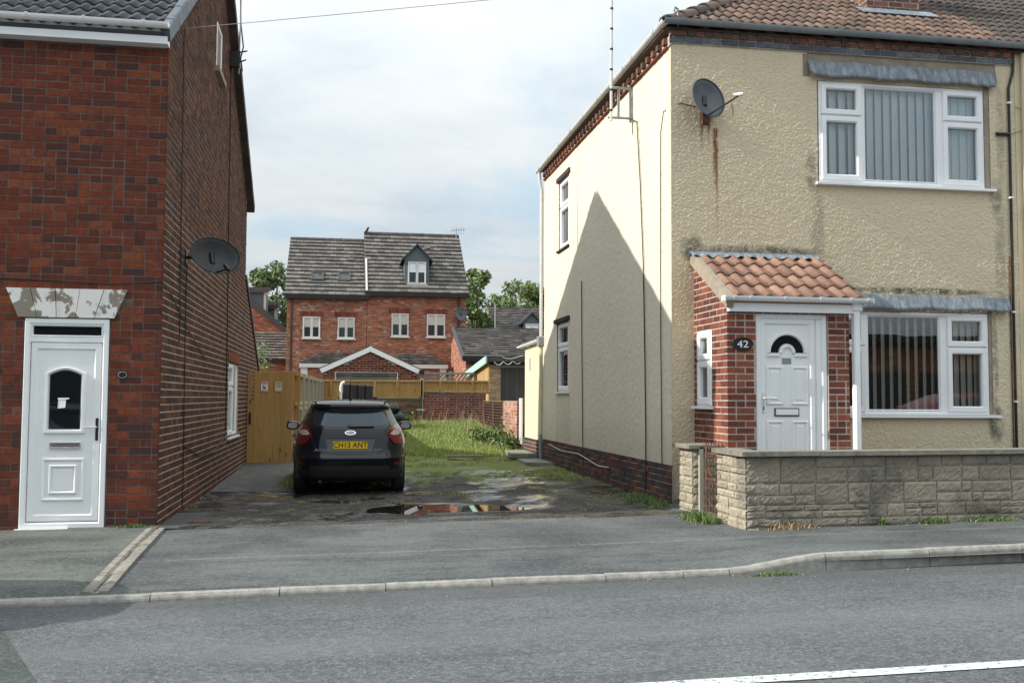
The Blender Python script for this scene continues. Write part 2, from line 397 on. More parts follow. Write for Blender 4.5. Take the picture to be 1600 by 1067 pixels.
def asphaltfn(c0, c1, sp, bump=.5, patch=(.5, .7), spec_amt=.55, seam=None, gutter=False):
    def fn(t):
        p = t.pos(); v = t.voro(p, 62, out='Color'); vx = t.sep(v)[0]; n = t.noise(p, .8, 6, .62); n2 = t.noise(t.mapping(p, (.4, 2.2, 1)), 1.3, 7, .68)
        c = t.mix(t.smooth(n, patch[0]-.15, patch[1]), c0, c1)
        c = t.mix(t.math('MULTIPLY', t.smooth(n2, .48, .66), .6), c, tuple(x*.72 for x in c0))
        c = t.mix(t.math('MULTIPLY', t.smooth(vx, .55, 1.0), spec_amt), c, sp)
        c = t.mix(t.math('MULTIPLY', t.math('SUBTRACT', 1.0, t.smooth(vx, .0, .3)), .45), c, (.02, .02, .02))
        fine = t.noise(p, 9, 6, .75); c = t.mix(t.math('MULTIPLY', t.smooth(fine, .52, .72), .4), c, tuple(x*.5 for x in c0))
        scuff = t.noise(t.mapping(p, (1.2, 3.5, 1), rot=(0, 0, .5)), 2.1, 7, .75); c = t.mix(t.math('MULTIPLY', t.smooth(scuff, .60, .70), .3), c, tuple(min(1, x*1.5) for x in c1))
        if gutter:                                       # wheel-worn bands and the grubby strip beside the kerb
            q = t.sep(p); wv = t.math('MULTIPLY', t.math('SUBTRACT', t.noise(p, 1.2, 5, .65), .5), .5)
            gy = t.smooth(t.math('ADD', q[1], wv), 6.75, 7.25); c = t.mix(t.math('MULTIPLY', gy, .45), c, (.052, .053, .052))
            ty = t.math('SUBTRACT', 1.0, t.smooth(t.math('ABSOLUTE', t.math('SUBTRACT', t.math('ADD', q[1], wv), 5.9)), .05, .42)); c = t.mix(t.math('MULTIPLY', ty, .28), c, (.15, .155, .157))
        if seam:
            q = t.sep(p); sy = t.math('ADD', q[1], t.math('MULTIPLY', t.math('SUBTRACT', t.noise(p, 3, 4, .6), .5), .06)); dd = t.math('ABSOLUTE', t.math('SUBTRACT', sy, t.math('MULTIPLY_ADD', q[0], .02, seam)))
            c = t.mix(t.math('MULTIPLY', t.math('SUBTRACT', 1.0, t.smooth(dd, .004, .03)), t.math('MULTIPLY', t.smooth(fine, .35, .6), .75)), c, (.27, .24, .19))
        h = t.math('ADD', t.voro(p, 62), t.math('MULTIPLY', t.noise(p, 30, 3, .6), .5))
        return {'Base Color': c, 'Roughness': t.ramp(n2, [(.3, .72), (.7, .9)]), 'Normal': t.bump(h, bump, .006)}
    return fn
m_road = mat('road asphalt', fn=asphaltfn((.080, .086, .090), (.112, .118, .121), (.24, .25, .25), .7, (.5, .7), .38, None, True))
m_road_darker = mat('darker asphalt', fn=asphaltfn((.045, .058, .055), (.06, .07, .066), (.13, .14, .13), .8))
m_pave = mat('pavement asphalt', fn=asphaltfn((.036, .041, .043), (.112, .120, .119), (.18, .19, .186), .5, (.42, .66), .4, 8.9))
m_pave_old = mat('mossy old pavement', fn=asphaltfn((.044, .055, .050), (.12, .132, .117), (.22, .22, .19), .7, (.45, .6), .4))
def whitelinefn(t):
    p = t.pos(); n = t.noise(p, 26, 6, .7)
    return {'Base Color': t.mix(t.smooth(n, .48, .66), (.60, .65, .63), (.14, .145, .145)), 'Roughness': .7, 'Normal': t.bump(n, .3, .004)}
m_line = mat('worn road paint', fn=whitelinefn)
m_kerb = mat('kerb concrete', fn=weathered((.35, .335, .305), .4, 14, .9, .5, 90, (.10, .095, .085), dscale=5))
m_channel = mat('cream drain tile', fn=weathered((.31, .28, .235), .45, 7, .85, .4, 60, (.10, .08, .065), dscale=3.5))
m_concrete = mat('old concrete', fn=weathered((.27, .255, .225), .4, 4, .9, .5, 50, (.09, .09, .06)))
def drivefn(t):
    p = t.pos(); x, y, z = t.sep(p)
    v = t.voro(p, 55, out='Color'); vx = t.sep(v)[0]; n = t.noise(p, .9, 6, .62, .3); n2 = t.noise(p, 2.6, 6, .65)
    c = t.mix(t.smooth(n2, .35, .68), (.034, .030, .026), (.078, .069, .059))
    c = t.mix(t.math('MULTIPLY', t.smooth(vx, .6, 1.0), .6), c, (.19, .175, .155))
    wet = t.math('MULTIPLY', t.smooth(n, .47, .58), t.math('SUBTRACT', 1.0, t.smooth(y, 17.5, 20)))
    c = t.mix(t.math('MULTIPLY', wet, .6), c, (.024, .023, .022))
    far = t.smooth(t.math('ADD', y, t.math('MULTIPLY', t.noise(p, .8, 5, .6), 8)), 17.5, 24)
    far = t.math('MULTIPLY', far, t.smooth(x, .2, 1.6))
    mossn = t.noise(t.mapping(p, (1.2, .6, 1)), 1.6, 7, .68)
    lim = t.math('SUBTRACT', .62, t.math('MULTIPLY', far, .26))
    mo = t.smooth(t.math('SUBTRACT', mossn, lim), -.02, .05)
    mo2 = t.math('MULTIPLY', t.smooth(x, 3.2, 4.1), t.smooth(n2, .4, .6))
    mo = t.math('MAXIMUM', mo, t.math('MULTIPLY', mo2, .55))
    c = t.mix(t.math('MULTIPLY', mo, .85), c, t.mix(t.noise(p, 16, 4, .6), (.11, .14, .03), (.21, .22, .065)))
    rough = t.mix(wet, (.85, .85, .85), (.10, .10, .10))
    h = t.math('ADD', t.voro(p, 55), t.math('MULTIPLY', t.noise(p, 18, 4, .6), .8))
    h = t.math('MULTIPLY', h, t.math('SUBTRACT', 1.0, t.math('MULTIPLY', wet, .85)))
    return {'Base Color': c, 'Roughness': t.sep(rough)[0], 'Specular IOR Level': t.math('MULTIPLY_ADD', wet, .35, .15), 'Normal': t.bump(h, .7, .012)}
m_drive = mat('gravelly driveway', fn=drivefn)
m_earth = mat('earth', fn=weathered((.12, .10, .07), .4, 3, .95, .5, 20))
m_water = mat('puddle water', (.012, .011, .009), .015)
m_grass = mat('grass blade', rough=.6, fn=lambda t: {'Base Color': t.ramp(t.rnd(), [(0, (.12, .20, .035)), (.4, (.21, .31, .06)), (.7, (.30, .36, .10)), (.88, (.36, .33, .15)), (1, (.46, .40, .22))]), 'Subsurface Weight': .0})
m_straw = mat('dry stalk', rough=.8, fn=lambda t: {'Base Color': t.ramp(t.rnd(), [(0, (.30, .20, .10)), (1, (.46, .34, .20))])})
m_weed = mat('weed leaf', rough=.55, fn=lambda t: {'Base Color': t.ramp(t.rnd(), [(0, (.06, .105, .025)), (.6, (.11, .18, .045)), (1, (.19, .24, .08))])})
def leaffn(a, b, c):
    def fn(t):
        return {'Base Color': t.ramp(t.rnd(), [(0, a), (.55, b), (1, c)]), 'Roughness': .55}
    return fn
m_leaf = mat('tree leaf', fn=leaffn((.075, .125, .04), (.14, .21, .065), (.23, .30, .11)))
m_leaf_pale = mat('birch leaf', fn=leaffn((.09, .14, .05), (.15, .22, .08), (.25, .31, .12)))
m_bark = mat('bark', fn=weathered((.10, .08, .06), .4, 8, .9, .6, 25))
def woodfn(a, b, knots=.6, axis=2):
    def fn(t):
        p = t.pos(); r = t.rnd(); sc_ = [14, 14, 14]; sc_[axis] = .9
        off = t.comb(t.math('MULTIPLY', r, 31), t.math('MULTIPLY', r, 17), t.math('MULTIPLY', r, 7))
        q = t.mapping(p, tuple(sc_)); vv = t.node('ShaderNodeVectorMath', operation='ADD'); t.put(vv.inputs[0], q); t.put(vv.inputs[1], off)
        g_ = t.noise(vv.outputs[0], 1.6, 5, .6, .6)
        c = t.mix(g_, a, b); c = t.mix(t.math('MULTIPLY', r, .35), c, tuple(x*.6 for x in a))
        kk = [6, 6, 6]; kk[axis] = 2.6
        kv = t.node('ShaderNodeVectorMath', operation='ADD'); t.put(kv.inputs[0], t.mapping(p, tuple(kk))); t.put(kv.inputs[1], off)
        k = t.voro(kv.outputs[0], 1.0)
        c = t.mix(t.math('MULTIPLY', t.math('SUBTRACT', 1.0, t.smooth(k, .05, .2)), knots), c, tuple(x*.25 for x in a))
        return {'Base Color': c, 'Roughness': .75, 'Normal': t.bump(g_, .3, .004)}
    return fn
m_wood = mat('golden treated timber', fn=woodfn((.36, .195, .055), (.52, .32, .11), .8))
m_wood_h = mat('golden rail timber', fn=woodfn((.42, .26, .10), (.57, .38, .17), .4, 0))
m_wood_post = mat('pale grey green post', fn=woodfn((.33, .33, .26), (.45, .44, .35), .2))
m_wood_dark = mat('weathered black timber', fn=woodfn((.055, .05, .046), (.10, .092, .082), .3))
m_wood_grey = mat('grey weathered timber', fn=woodfn((.19, .18, .165), (.30, .28, .255), .3))
def rustfn(t):
    p = t.pos(); n = t.noise(p, 18, 5, .7)
    return {'Base Color': t.mix(t.smooth(n, .38, .62), (.03, .028, .028), (.20, .075, .04)), 'Roughness': .7}
m_rust = mat('rusty black iron', fn=rustfn)
m_rustmesh = mat('rusty mesh', fn=weathered((.16, .085, .055), .3, 9, .8, .2, 40))
def stonefn(t):
    p = t.pos(); r = t.rnd(); z = t.sep(p)[2]
    c = t.ramp(r, [(0, (.33, .29, .215)), (.3, (.39, .345, .26)), (.6, (.28, .25, .19)), (.85, (.42, .375, .29)), (1, (.31, .28, .225))])
    n = t.noise(p, 12, 6, .7); b = t.noise(p, 1.7, 6, .65)
    c = t.mix(t.math('MULTIPLY', t.smooth(n, .42, .75), .45), c, (.13, .115, .09))
    topd = t.math('MULTIPLY', t.smooth(t.math('ADD', z, t.math('MULTIPLY', b, .55)), .68, 1.12), .7)
    f = t.math('MAXIMUM', t.math('MULTIPLY', t.smooth(b, .47, .66), .7), topd)
    c = t.mix(t.math('MULTIPLY', f, t.math('LESS_THAN', t.sep(p)[1], 9.7)), c, (.085, .08, .068))
    return {'Base Color': c, 'Roughness': .92, 'Normal': t.bump(t.math('ADD', n, t.noise(p, 50, 4, .6)), .6, .008)}
m_stone = mat('pitched stone block', fn=stonefn)
m_coping = mat('mossy coping stone', fn=weathered((.25, .235, .19), .45, 9, .9, .5, 60, (.06, .06, .04), dscale=4))
def lintelfn(t):
    p = t.pos(); n = t.noise(p, 4.2, 6, .62, .6)
    return {'Base Color': t.mix(t.smooth(n, .50, .54), (.74, .73, .70), (.24, .21, .165)), 'Roughness': .8, 'Normal': t.bump(t.smooth(n, .50, .54), -.4, .004)}
m_lintel = mat('flaking white paint on stone', fn=lintelfn)
def far_brick(t):
    p = t.pos(); q = t.sep(p)
    n = t.node('ShaderNodeTexBrick'); t.put(n.inputs['Vector'], t.comb(t.math('ADD', q[0], q[1]), q[2], 0))
    n.inputs['Color1'].default_value = (.21, .06, .035, 1); n.inputs['Color2'].default_value = (.47, .155, .07, 1); n.inputs['Mortar'].default_value = (.30, .22, .17, 1)
    n.inputs['Scale'].default_value = 1; n.inputs['Brick Width'].default_value = .235; n.inputs['Row Height'].default_value = .078; n.inputs['Mortar Size'].default_value = .008
    pale = t.smooth(t.noise(t.mapping(p, (1, 1, 3.2)), 2.2, 6, .75), .575, .61); dk = t.smooth(t.noise(t.mapping(p, (2, 2, 9)), 1.3, 4, .7), .52, .62)
    c = t.mix(t.math('MULTIPLY', dk, .6), n.outputs[0], (.13, .05, .04)); c = t.mix(t.math('MULTIPLY', pale, .75), c, (.52, .42, .34))
    return {'Base Color': c, 'Roughness': .9, 'Normal': t.bump(n.outputs['Fac'], -.4, .01)}
m_far_brick = mat('mixed red facing brick', fn=far_brick)
m_teal = mat('slate blue cladding', (.10, .135, .145), .6)
m_mint = mat('mint painted fascia', fn=weathered((.45, .68, .60), .1, 5, .5, .05, 20))
m_roller = mat('grey green roller door', fn=weathered((.17, .20, .19), .15, 3, .5, .05, 20))
m_frame_far = mat('off white frame', (.66, .65, .61), .5)
m_paint = mat('dark car paint', (.006, .0075, .013), .4, coat=.75, spec=.05)
m_paint_silver = mat('silver car paint', (.42, .43, .44), .3, .6, coat=.6)
m_trim = mat('unpainted bumper trim', (.022, .022, .024), .55)
m_rubber = mat('tyre rubber', (.018, .018, .018), .85)
m_rim = mat('alloy wheel', (.35, .36, .37), .35, .9)
m_red = mat('red lamp lens', (.15, .004, .006), .12, coat=.6)
m_clear = mat('clear lamp lens', (.50, .44, .40), .12, coat=.6)
m_plate = mat('yellow number plate', (.85, .55, .015), .4)
m_blue = mat('blue enamel', (.02, .04, .16), .2, coat=.6)
m_dish = mat('grey dish mesh', fn=weathered((.10, .11, .125), .25, 6, .55, .1, 60))
m_dish_dark = mat('dark dish mesh', fn=weathered((.045, .047, .052), .2, 6, .6, .3, 160))
m_white = mat('white card', (.8, .8, .8), .6)
m_sign_cream = mat('cream sign', (.62, .58, .38), .5)
m_sign_pink = mat('pink sign band', (.62, .25, .27), .5)
m_leather = mat('black quilted leatherette', fn=weathered((.022, .020, .022), .3, 8, .5, .2, 30, (.09, .08, .08)))
m_bag = mat('black bin bag', (.014, .014, .015), .3)
# ------------------------------------------------------------------ shared builders
def sstep(a, b, x):
    t_ = min(1, max(0, (x-a)/(b-a))); return t_*t_*(3-2*t_)
_vt = {}
def vnoise(U, V, freq, seed):
    if seed not in _vt: _vt[seed] = np.random.RandomState(seed).rand(256, 256)
    T = _vt[seed]; a = np.asarray(U, float)*freq; b = np.asarray(V, float)*freq
    i = np.floor(a).astype(int); j = np.floor(b).astype(int); fa = a-i; fb = b-j
    fa = fa*fa*(3-2*fa); fb = fb*fb*(3-2*fb)
    g = lambda p, q: T[p % 256, q % 256]
    return (g(i, j)*(1-fa)+g(i+1, j)*fa)*(1-fb)+(g(i, j+1)*(1-fa)+g(i+1, j+1)*fa)*fb
def P(x): return .015*x                               # street level: it climbs gently to the right
def ground_z(x, y):
    """yard level: dips a little by the puddle and car, climbs to the back"""
    dip = -.055*math.exp(-((x-.1)/2.2)**2-((y-15.3)/2.0)**2)
    pud = -.058*math.exp(-(((x-1.55)/1.0)**2)**2-((y-12.35)/.40)**2)
    rise = .045*max(0, y-19.5)*sstep(19, 25, y)
    return P(x)+dip+pud+min(rise, .62)-.012*sstep(10.9, 11.6, y)
def slab_with_holes(mb, fr, u0, u1, z0, z1, holes, depth, m=0):
    us = sorted({u0, u1, *[h[0] for h in holes], *[h[1] for h in holes]}); zs = sorted({z0, z1, *[h[2] for h in holes], *[h[3] for h in holes]})
    inh = lambda u, z: any(h[0] < u < h[1] and h[2] < z < h[3] for h in holes)
    for a, b in zip(us, us[1:]):
        for c, d in zip(zs, zs[1:]):
            if not inh((a+b)/2, (c+d)/2):
                mb.quad([fr.P(a, c), fr.P(b, c), fr.P(b, d), fr.P(a, d)], m, fr.flip)
    for a, b, c, d in holes:
        for p, q, r_, s_ in [(a, c, a, d), (a, d, b, d), (b, d, b, c), (b, c, a, c)]:
            mb.quad([fr.P(p, q), fr.P(r_, s_), fr.P(r_, s_, -depth), fr.P(p, q, -depth)], m, fr.flip)
def bond(L0, L1, Z0, Z1, ch, blen, holes, style, seed, joint=.010, keep=None, z_off=None):
    """brick rectangles (u0,u1,z0,z1,whole) of a wall face"""
    g_ = random.Random(seed); out = []; z = Z0; row = 0; hd = blen/2-joint/2
    while z < Z1-.02:
        zt = min(z+ch, Z1); u = L0; k = 0
        if style == 'stretcher': u = L0-(blen/2+joint/2 if row % 2 else 0)
        while u < L1-.01:
            if style == 'stretcher': ln = blen
            elif style == 'flemish': ln = (blen if (k+row) % 2 == 0 else hd)
            else: ln = blen if g_.random() < .48 else hd
            if style != 'stretcher' and k == 0 and row % 2: ln = hd if style == 'mix' else ln*.75
            a, b = u, u+ln; u = b+joint; k += 1
            a2, b2 = max(a, L0), min(b, L1)
            segs = [(a2, b2)]
            for h in holes:
                if z+ch*.5 > h[2] and z+ch*.5 < h[3]:
                    n_ = []
                    for s_, e_ in segs:
                        if e_ <= h[0] or s_ >= h[1]: n_.append((s_, e_)); continue
                        if s_ < h[0]: n_.append((s_, h[0]-.004))
                        if e_ > h[1]: n_.append((h[1]+.004, e_))
                    segs = n_
            for s_, e_ in segs:
                if e_-s_ < .025: continue
                if keep and not keep((s_+e_)/2, (z+zt)/2): continue
                out.append((s_, e_, z+joint/2, zt-joint/2, abs((e_-s_)-blen) < .001 or abs((e_-s_)-hd) < .001))
        z += ch; row += 1
    return out
def lay_bricks(parent, specs, mats, name='brick', limit=300, proud=.004, seed=1, ch=.0025, jit=.0025):
    """specs: (frame, rects, material index). The largest in the picture become objects, the rest one stuff mesh"""
    g_ = random.Random(seed); cand = []; rest = []
    for fr, rects, mi in specs:
        for r in rects:
            c = fr.P((r[0]+r[1])/2, (r[2]+r[3])/2); q = proj(c); sc_ = 0
            if q and -20 < q[0] < 1620 and -10 < q[1] < 1080:
                a = proj(fr.P(r[0], r[2])); b = proj(fr.P(r[1], r[2])); d = proj(fr.P(r[0], r[3]))
                if a and b and d: sc_ = abs((b[0]-a[0])*(d[1]-a[1])-(b[1]-a[1])*(d[0]-a[0]))
            (cand if r[4] and sc_ > 0 else rest).append((sc_, fr, r, mi))
    cand.sort(key=lambda k: -k[0]); rest += cand[limit:]; cand = cand[:limit]; cache = {}
    for sc_, fr, r, mi in cand:
        ln, h = r[1]-r[0], r[3]-r[2]; key = (id(fr), round(ln, 3), round(h, 4), mi); c = fr.P((r[0]+r[1])/2, (r[2]+r[3])/2, g_.uniform(-jit, jit))
        if key not in cache:
            mb = MB(); f2 = Fr((0, 0, 0), fr.u, fr.n, fr.z); mb.fbox(f2, -ln/2, ln/2, -h/2, h/2, -.004, proud, 0, ch, False)
            me = bpy.data.meshes.new(name); me.from_pydata(mb.v, [], mb.f); me.materials.append(mats[mi]); cache[key] = me
        o = bpy.data.objects.new(name, cache[key]); _link(o, c, parent)
    if rest:
        mb = MB()
        for sc_, fr, r, mi in rest:
            j = g_.uniform(-jit, jit); mb.fbox(fr, r[0], r[1], r[2], r[3], -.004, proud+j, mi, ch, False)
        mb.build('remaining_bricks', mats, parent, kind='stuff')
def tile_shape(wd, ln, rolls, amp, th=.016, n=6, flat=.0):
    """one interlocking roof tile in (u, s, d): rolled top, thick lower edge"""
    N = rolls*n; vs, fs = [], []
    for s_, lift in ((0, th*1.9), (ln, th*.5)):
        for i in range(N+1):
            x = i/N; ph = (x*rolls) % 1 if i < N else 1.0
            hgt = amp*(math.sin(math.pi*min(1, ph/(1-flat)))**1.0 if ph < 1-flat else 0) if flat else amp*(.5-.5*math.cos(2*math.pi*ph))
            vs.append((x*wd, s_, hgt+lift))
    k = N+1
    for i in range(N): fs.append([i, i+1, k+i+1, k+i])
    b = len(vs)
    for i in range(N+1): vs.append((vs[i][0], 0, vs[i][2]-th))
    for i in range(N): fs.append([b+i, b+i+1, i+1, i])
    return vs, fs
def lay_tiles(parent, O, u, s, nu, nv, wd, ex, mats, rolls=2, amp=.03, keep=None, limit=300, shade=None, seed=3, flat=0, name='roof_tile'):
    O, u, s = Vector(O), Vector(u).normalized(), Vector(s).normalized(); n = u.cross(s).normalized()
    if n.z < 0: n = -n
    vs, fs = tile_shape(wd-.004, ex*1.12, rolls, amp, flat=flat); g_ = random.Random(seed)
    meshes = {}
    cand, rest = [], []
    for j in range(nv):
        for i in range(nu):
            if keep and not keep((i+.5)*wd, (j+.5)*ex): continue
            mi = shade(i, j) if shade else 0
            o_ = O+u*(i*wd)+s*(j*ex); q = proj(o_+u*(wd/2)+s*(ex/2))
            ok = q and -25 < q[0] < 1625 and -25 < q[1] < 1067
            (cand if ok else rest).append((q[2] if q else 99, o_, mi))
    cand.sort(key=lambda k: k[0]); rest += cand[limit:]; cand = cand[:limit]
    for _, o_, mi in cand:
        if mi not in meshes:
            me = bpy.data.meshes.new(name); me.from_pydata([tuple(u*a+s*b+n*c) for a, b, c in vs], [], fs); me.materials.append(mats[mi])
            me.polygons.foreach_set('use_smooth', [True]*(rolls*6)+[False]*(len(fs)-rolls*6)); meshes[mi] = me
        o = bpy.data.objects.new(name, meshes[mi]); _link(o, o_+n*g_.uniform(-.002, .003), parent)
    if rest:
        mb = MB()
        for _, o_, mi in rest:
            mb.raw([tuple(o_+u*a+s*b+n*c) for a, b, c in vs], fs, mi)
        mb.build('remaining_tiles', mats, parent, kind='stuff')
def far_tiles(parent, O, u, s, L, H, ex, wd, material, keep=None, seed=4, bonded=True):
    """courses of plain tiles, each a proud piece with its own tone, as one mesh"""
    O, u, s = Vector(O), Vector(u).normalized(), Vector(s).normalized(); n = u.cross(s).normalized()
    if n.z < 0: n = -n
    fr = Fr(O, u, n, s); mb = MB(); g_ = random.Random(seed)
    for j in range(int(H/ex+.5)):
        x = -(wd/2 if (bonded and j % 2) else 0)
        while x < L:
            a, b = max(0, x), min(L, x+wd-.012); x += wd
            if b-a < .03 or (keep and not keep((a+b)/2, (j+.5)*ex)): continue
            t_ = .07+g_.uniform(0, .025); s0, s1 = j*ex, min(H, (j+1)*ex+.02)
            pts = [fr.P(a, s0, 0), fr.P(b, s0, 0), fr.P(b, s0, t_), fr.P(a, s0, t_), fr.P(b, s1, .008), fr.P(a, s1, .008)]
            mb.raw(pts, [[0, 1, 2, 3], [3, 2, 4, 5], [0, 3, 5], [1, 4, 2]])
    return mb.build('roof_tiles', material, parent, kind='stuff')
def roughcast(parent, fr, u0, u1, z0, z1, step, holes, amp, seed, top=None, name='roughcast'):
    nu = int((u1-u0)/step)+1; nz = int((z1-z0)/step)+1
    U, Z = np.meshgrid(np.linspace(u0, u1, nu), np.linspace(z0, z1, nz), indexing='ij')
    h = .25*vnoise(U, Z, 30, seed)+.5*vnoise(U, Z, 58, seed+1)+.85*vnoise(U, Z, 96, seed+2)+.18*(vnoise(U, Z, 2.3, seed+3)-.5)+.25*(vnoise(U, Z, 8, seed+4)-.5)-.45
    h = h+.55*(np.random.RandomState(seed+7).rand(nu, nz)-.5)      # grit
    Dp = .010+amp*(h-.5)
    O, uu, nn, zz_ = [np.array(v) for v in (fr.O, fr.u, fr.n, fr.z)]
    V = O+U[..., None]*uu+Z[..., None]*zz_+Dp[..., None]*nn
    idx = np.arange(nu*nz).reshape(nu, nz); cu = (U[:-1, :-1]+U[1:, 1:])/2; cz = (Z[:-1, :-1]+Z[1:, 1:])/2
    ok = np.ones(cu.shape, bool)
    for a, b, c, d in holes: ok &= ~((cu > a) & (cu < b) & (cz > c) & (cz < d))
    q = np.stack([idx[:-1, :-1], idx[1:, :-1], idx[1:, 1:], idx[:-1, 1:]], -1)[ok]
    if fr.flip: q = q[:, ::-1]
    org = np.array(ORG[parent.name]); V = (V.reshape(-1, 3)-org).astype(np.float32)
    used = np.unique(q); mp = np.zeros(len(V), int); mp[used] = np.arange(len(used)); q = mp[q]; V = V[used]
    me = np_mesh(name, V, q, m_render, True); o = bpy.data.objects.new(name, me); return _link(o, org, parent)
def np_mesh(name, V, Q, material, smooth=False):
    k = Q.shape[1]; me = bpy.data.meshes.new(name); me.vertices.add(len(V)); me.vertices.foreach_set('co', np.ascontiguousarray(V, np.float32).ravel())
    me.loops.add(Q.size); me.loops.foreach_set('vertex_index', np.ascontiguousarray(Q, np.int32).ravel())
    me.polygons.add(len(Q)); me.polygons.foreach_set('loop_start', np.arange(0, Q.size, k, dtype=np.int32)); me.polygons.foreach_set('loop_total', np.full(len(Q), k, np.int32))
    me.materials.append(material); me.update(calc_edges=True); me.validate()
    if smooth: me.polygons.foreach_set('use_smooth', [True]*len(me.polygons))
    return me
def sheet(name, xs, ys, zf, material, kind='structure', parent=None, label=None):
    xs, ys = np.asarray(xs), np.asarray(ys); V = np.array([(x, y, zf(x, y)) for x in xs for y in ys]); nx, ny = len(xs), len(ys)
    idx = np.arange(nx*ny).reshape(nx, ny); q = np.stack([idx[:-1, :-1], idx[1:, :-1], idx[1:, 1:], idx[:-1, 1:]], -1).reshape(-1, 4)
    o = bpy.data.objects.new(name, np_mesh(name, V, q, material, True)); _link(o, (0, 0, 0), parent); o['kind'] = kind; return o
def window(parent, fr, u0, u1, z0, z1, d, lights, sill=None, slats=None, slat_mat=None, room=.7, frame_mat=None, sill_mat=None, cw=.055, ow=.045, name='window'):
    """upvc window. d = front of outer frame; lights = (ua,ub,za,zb,opening?)"""
    fm = frame_mat or m_upvc; mb = MB()
    mb.ring(fr, u0, u1, z0, z1, ow, d-.07, d, .012)
    o = mb.build(name, fm, parent)
    us = sorted({l[0] for l in lights}|{l[1] for l in lights})
    for ub in sorted({l[1] for l in lights})[:-1]:      # mullions between the columns, transoms inside them
        nx = min(l[0] for l in lights if l[0] > ub); mb = MB(); mb.fbox(fr, ub, nx, z0+ow, z1-ow, d-.06, d-.004); mb.build('mullion', fm, o)
    for l in lights:
        if l[2] > z0+ow+.02:
            zb = max(k[3] for k in lights if k[0] == l[0] and k[3] < l[2]); mb = MB(); mb.fbox(fr, l[0], l[1], zb, l[2], d-.06, d-.006); mb.build('transom', fm, o)
    for l in lights:
        a, b, c, e, op = l
        if op:
            m2 = MB(); m2.ring(fr, a-.018, b+.018, c-.018, e+.018, cw+.02, d-.05, d+.022, .016); m2.build('casement', fm, o); k = cw
        else:
            m2 = MB(); m2.ring(fr, a, b, c, e, .018, d-.05, d-.012, .012); m2.build('bead', fm, o); k = .016
        m3 = MB(); m3.fbox(fr, a+k-.004, b-k+.004, c+k-.004, e-k+.004, d-.036, d-.030); m3.build('pane', m_glass, o)
    if sill:
        m4 = MB(); su0, su1, sd = sill; m4.fbox(fr, su0, su1, z0-.045, z0, d-.08, d+sd, 0, .006); m4.build('sill', sill_mat or fm, o)
    if slats:
        for (a, b, c, e, pitch, wd, ang) in slats:
            n = max(1, int((b-a)/pitch+.5)); me = None
            for i in range(n):
                uc = a+(i+.5)*(b-a)/n; ca, sa = math.cos(ang), math.sin(ang); ctr = fr.P(uc, (c+e)/2, d-.14)
                if me is None:
                    f2 = Fr((0, 0, 0), fr.u*ca+fr.n*sa, fr.n*ca-fr.u*sa, fr.z); mm = MB(); hh = (e-c)/2
                    prof = [(-wd/2, -.004), (-wd/4, .003), (0, .005), (wd/4, .003), (wd/2, -.004)]
                    vs = [f2.P(p, z, q) for z in (-hh, hh) for p, q in prof]+[f2.P(p, z, q-.0015) for z in (-hh, hh) for p, q in prof]
                    fs = [[k, k+1, k+6, k+5] for k in range(4)]+[[k+10, k+15, k+16, k+11] for k in range(4)]
                    me = bpy.data.meshes.new('blind_slat'); me.from_pydata([tuple(v) for v in vs], [], fs); me.materials.append(slat_mat or m_blind)
                ob = bpy.data.objects.new('blind_slat', me); _link(ob, ctr, o)
    if room:
        m5 = MB(); a, b, c, e = u0+.03, u1-.03, z0+.03, z1-.03
        for f in ([(a, c, -room), (b, c, -room), (b, e, -room), (a, e, -room)], [(a, c, -.08), (a, e, -.08), (a, e, -room), (a, c, -room)], [(b, c, -.08), (b, c, -room), (b, e, -room), (b, e, -.08)],
                  [(a, c, -.08), (a, c, -room), (b, c, -room), (b, c, -.08)], [(a, e, -.08), (b, e, -.08), (b, e, -room), (a, e, -room)]):
            m5.quad([fr.P(u, z, d+q) for u, z, q in f], 0)
        m5.build('room_lining', m_room, o)
    return o
def cable(name, label, pts, r=.006, material=None, cat='cable', seg=5):
    mb = MB(); mb.tube(pts, r, seg); o = mb.build(name, material or m_cable, None, loc=pts[0]); return tag(o, label, cat)
def wob(p0, p1, n, amp, seed):
    g_ = random.Random(seed); p0, p1 = Vector(p0), Vector(p1)
    return [p0.lerp(p1, i/n)+Vector((0, g_.uniform(-amp, amp), 0 if 0 < i < n else 0)) for i in range(n+1)]

# ------------------------------------------------------------------ the setting
def kerb_top(x): return P(x)-.018+.088*sstep(2.9, 3.9, x)
KY = lambda x: 7.45+.012*(x-1)+.03*max(0, x-3)
def pave_z(x, y):
    t_ = min(1, max(0, (y-KY(x)-.09)/1.5)); return kerb_top(x)*(1-t_)+P(x)*t_+.0*y
g0 = MB(); g0.quad([(-400, -300, -7.2), (400, -300, 4.8), (400, 500, 4.8), (-400, 500, -7.2)]); g0.build('ground', m_earth, kind='structure')
xs_r = np.r_[np.linspace(-40, -5, 15), np.linspace(-4.5, 8.5, 53), np.linspace(9, 40, 15)]
sheet('road', xs_r, np.r_[np.linspace(-2.6, 7.0, 20), [7.44, 7.56]], lambda x, y: P(x)-.05-.012*sstep(6.2, 7.4, y), m_road)
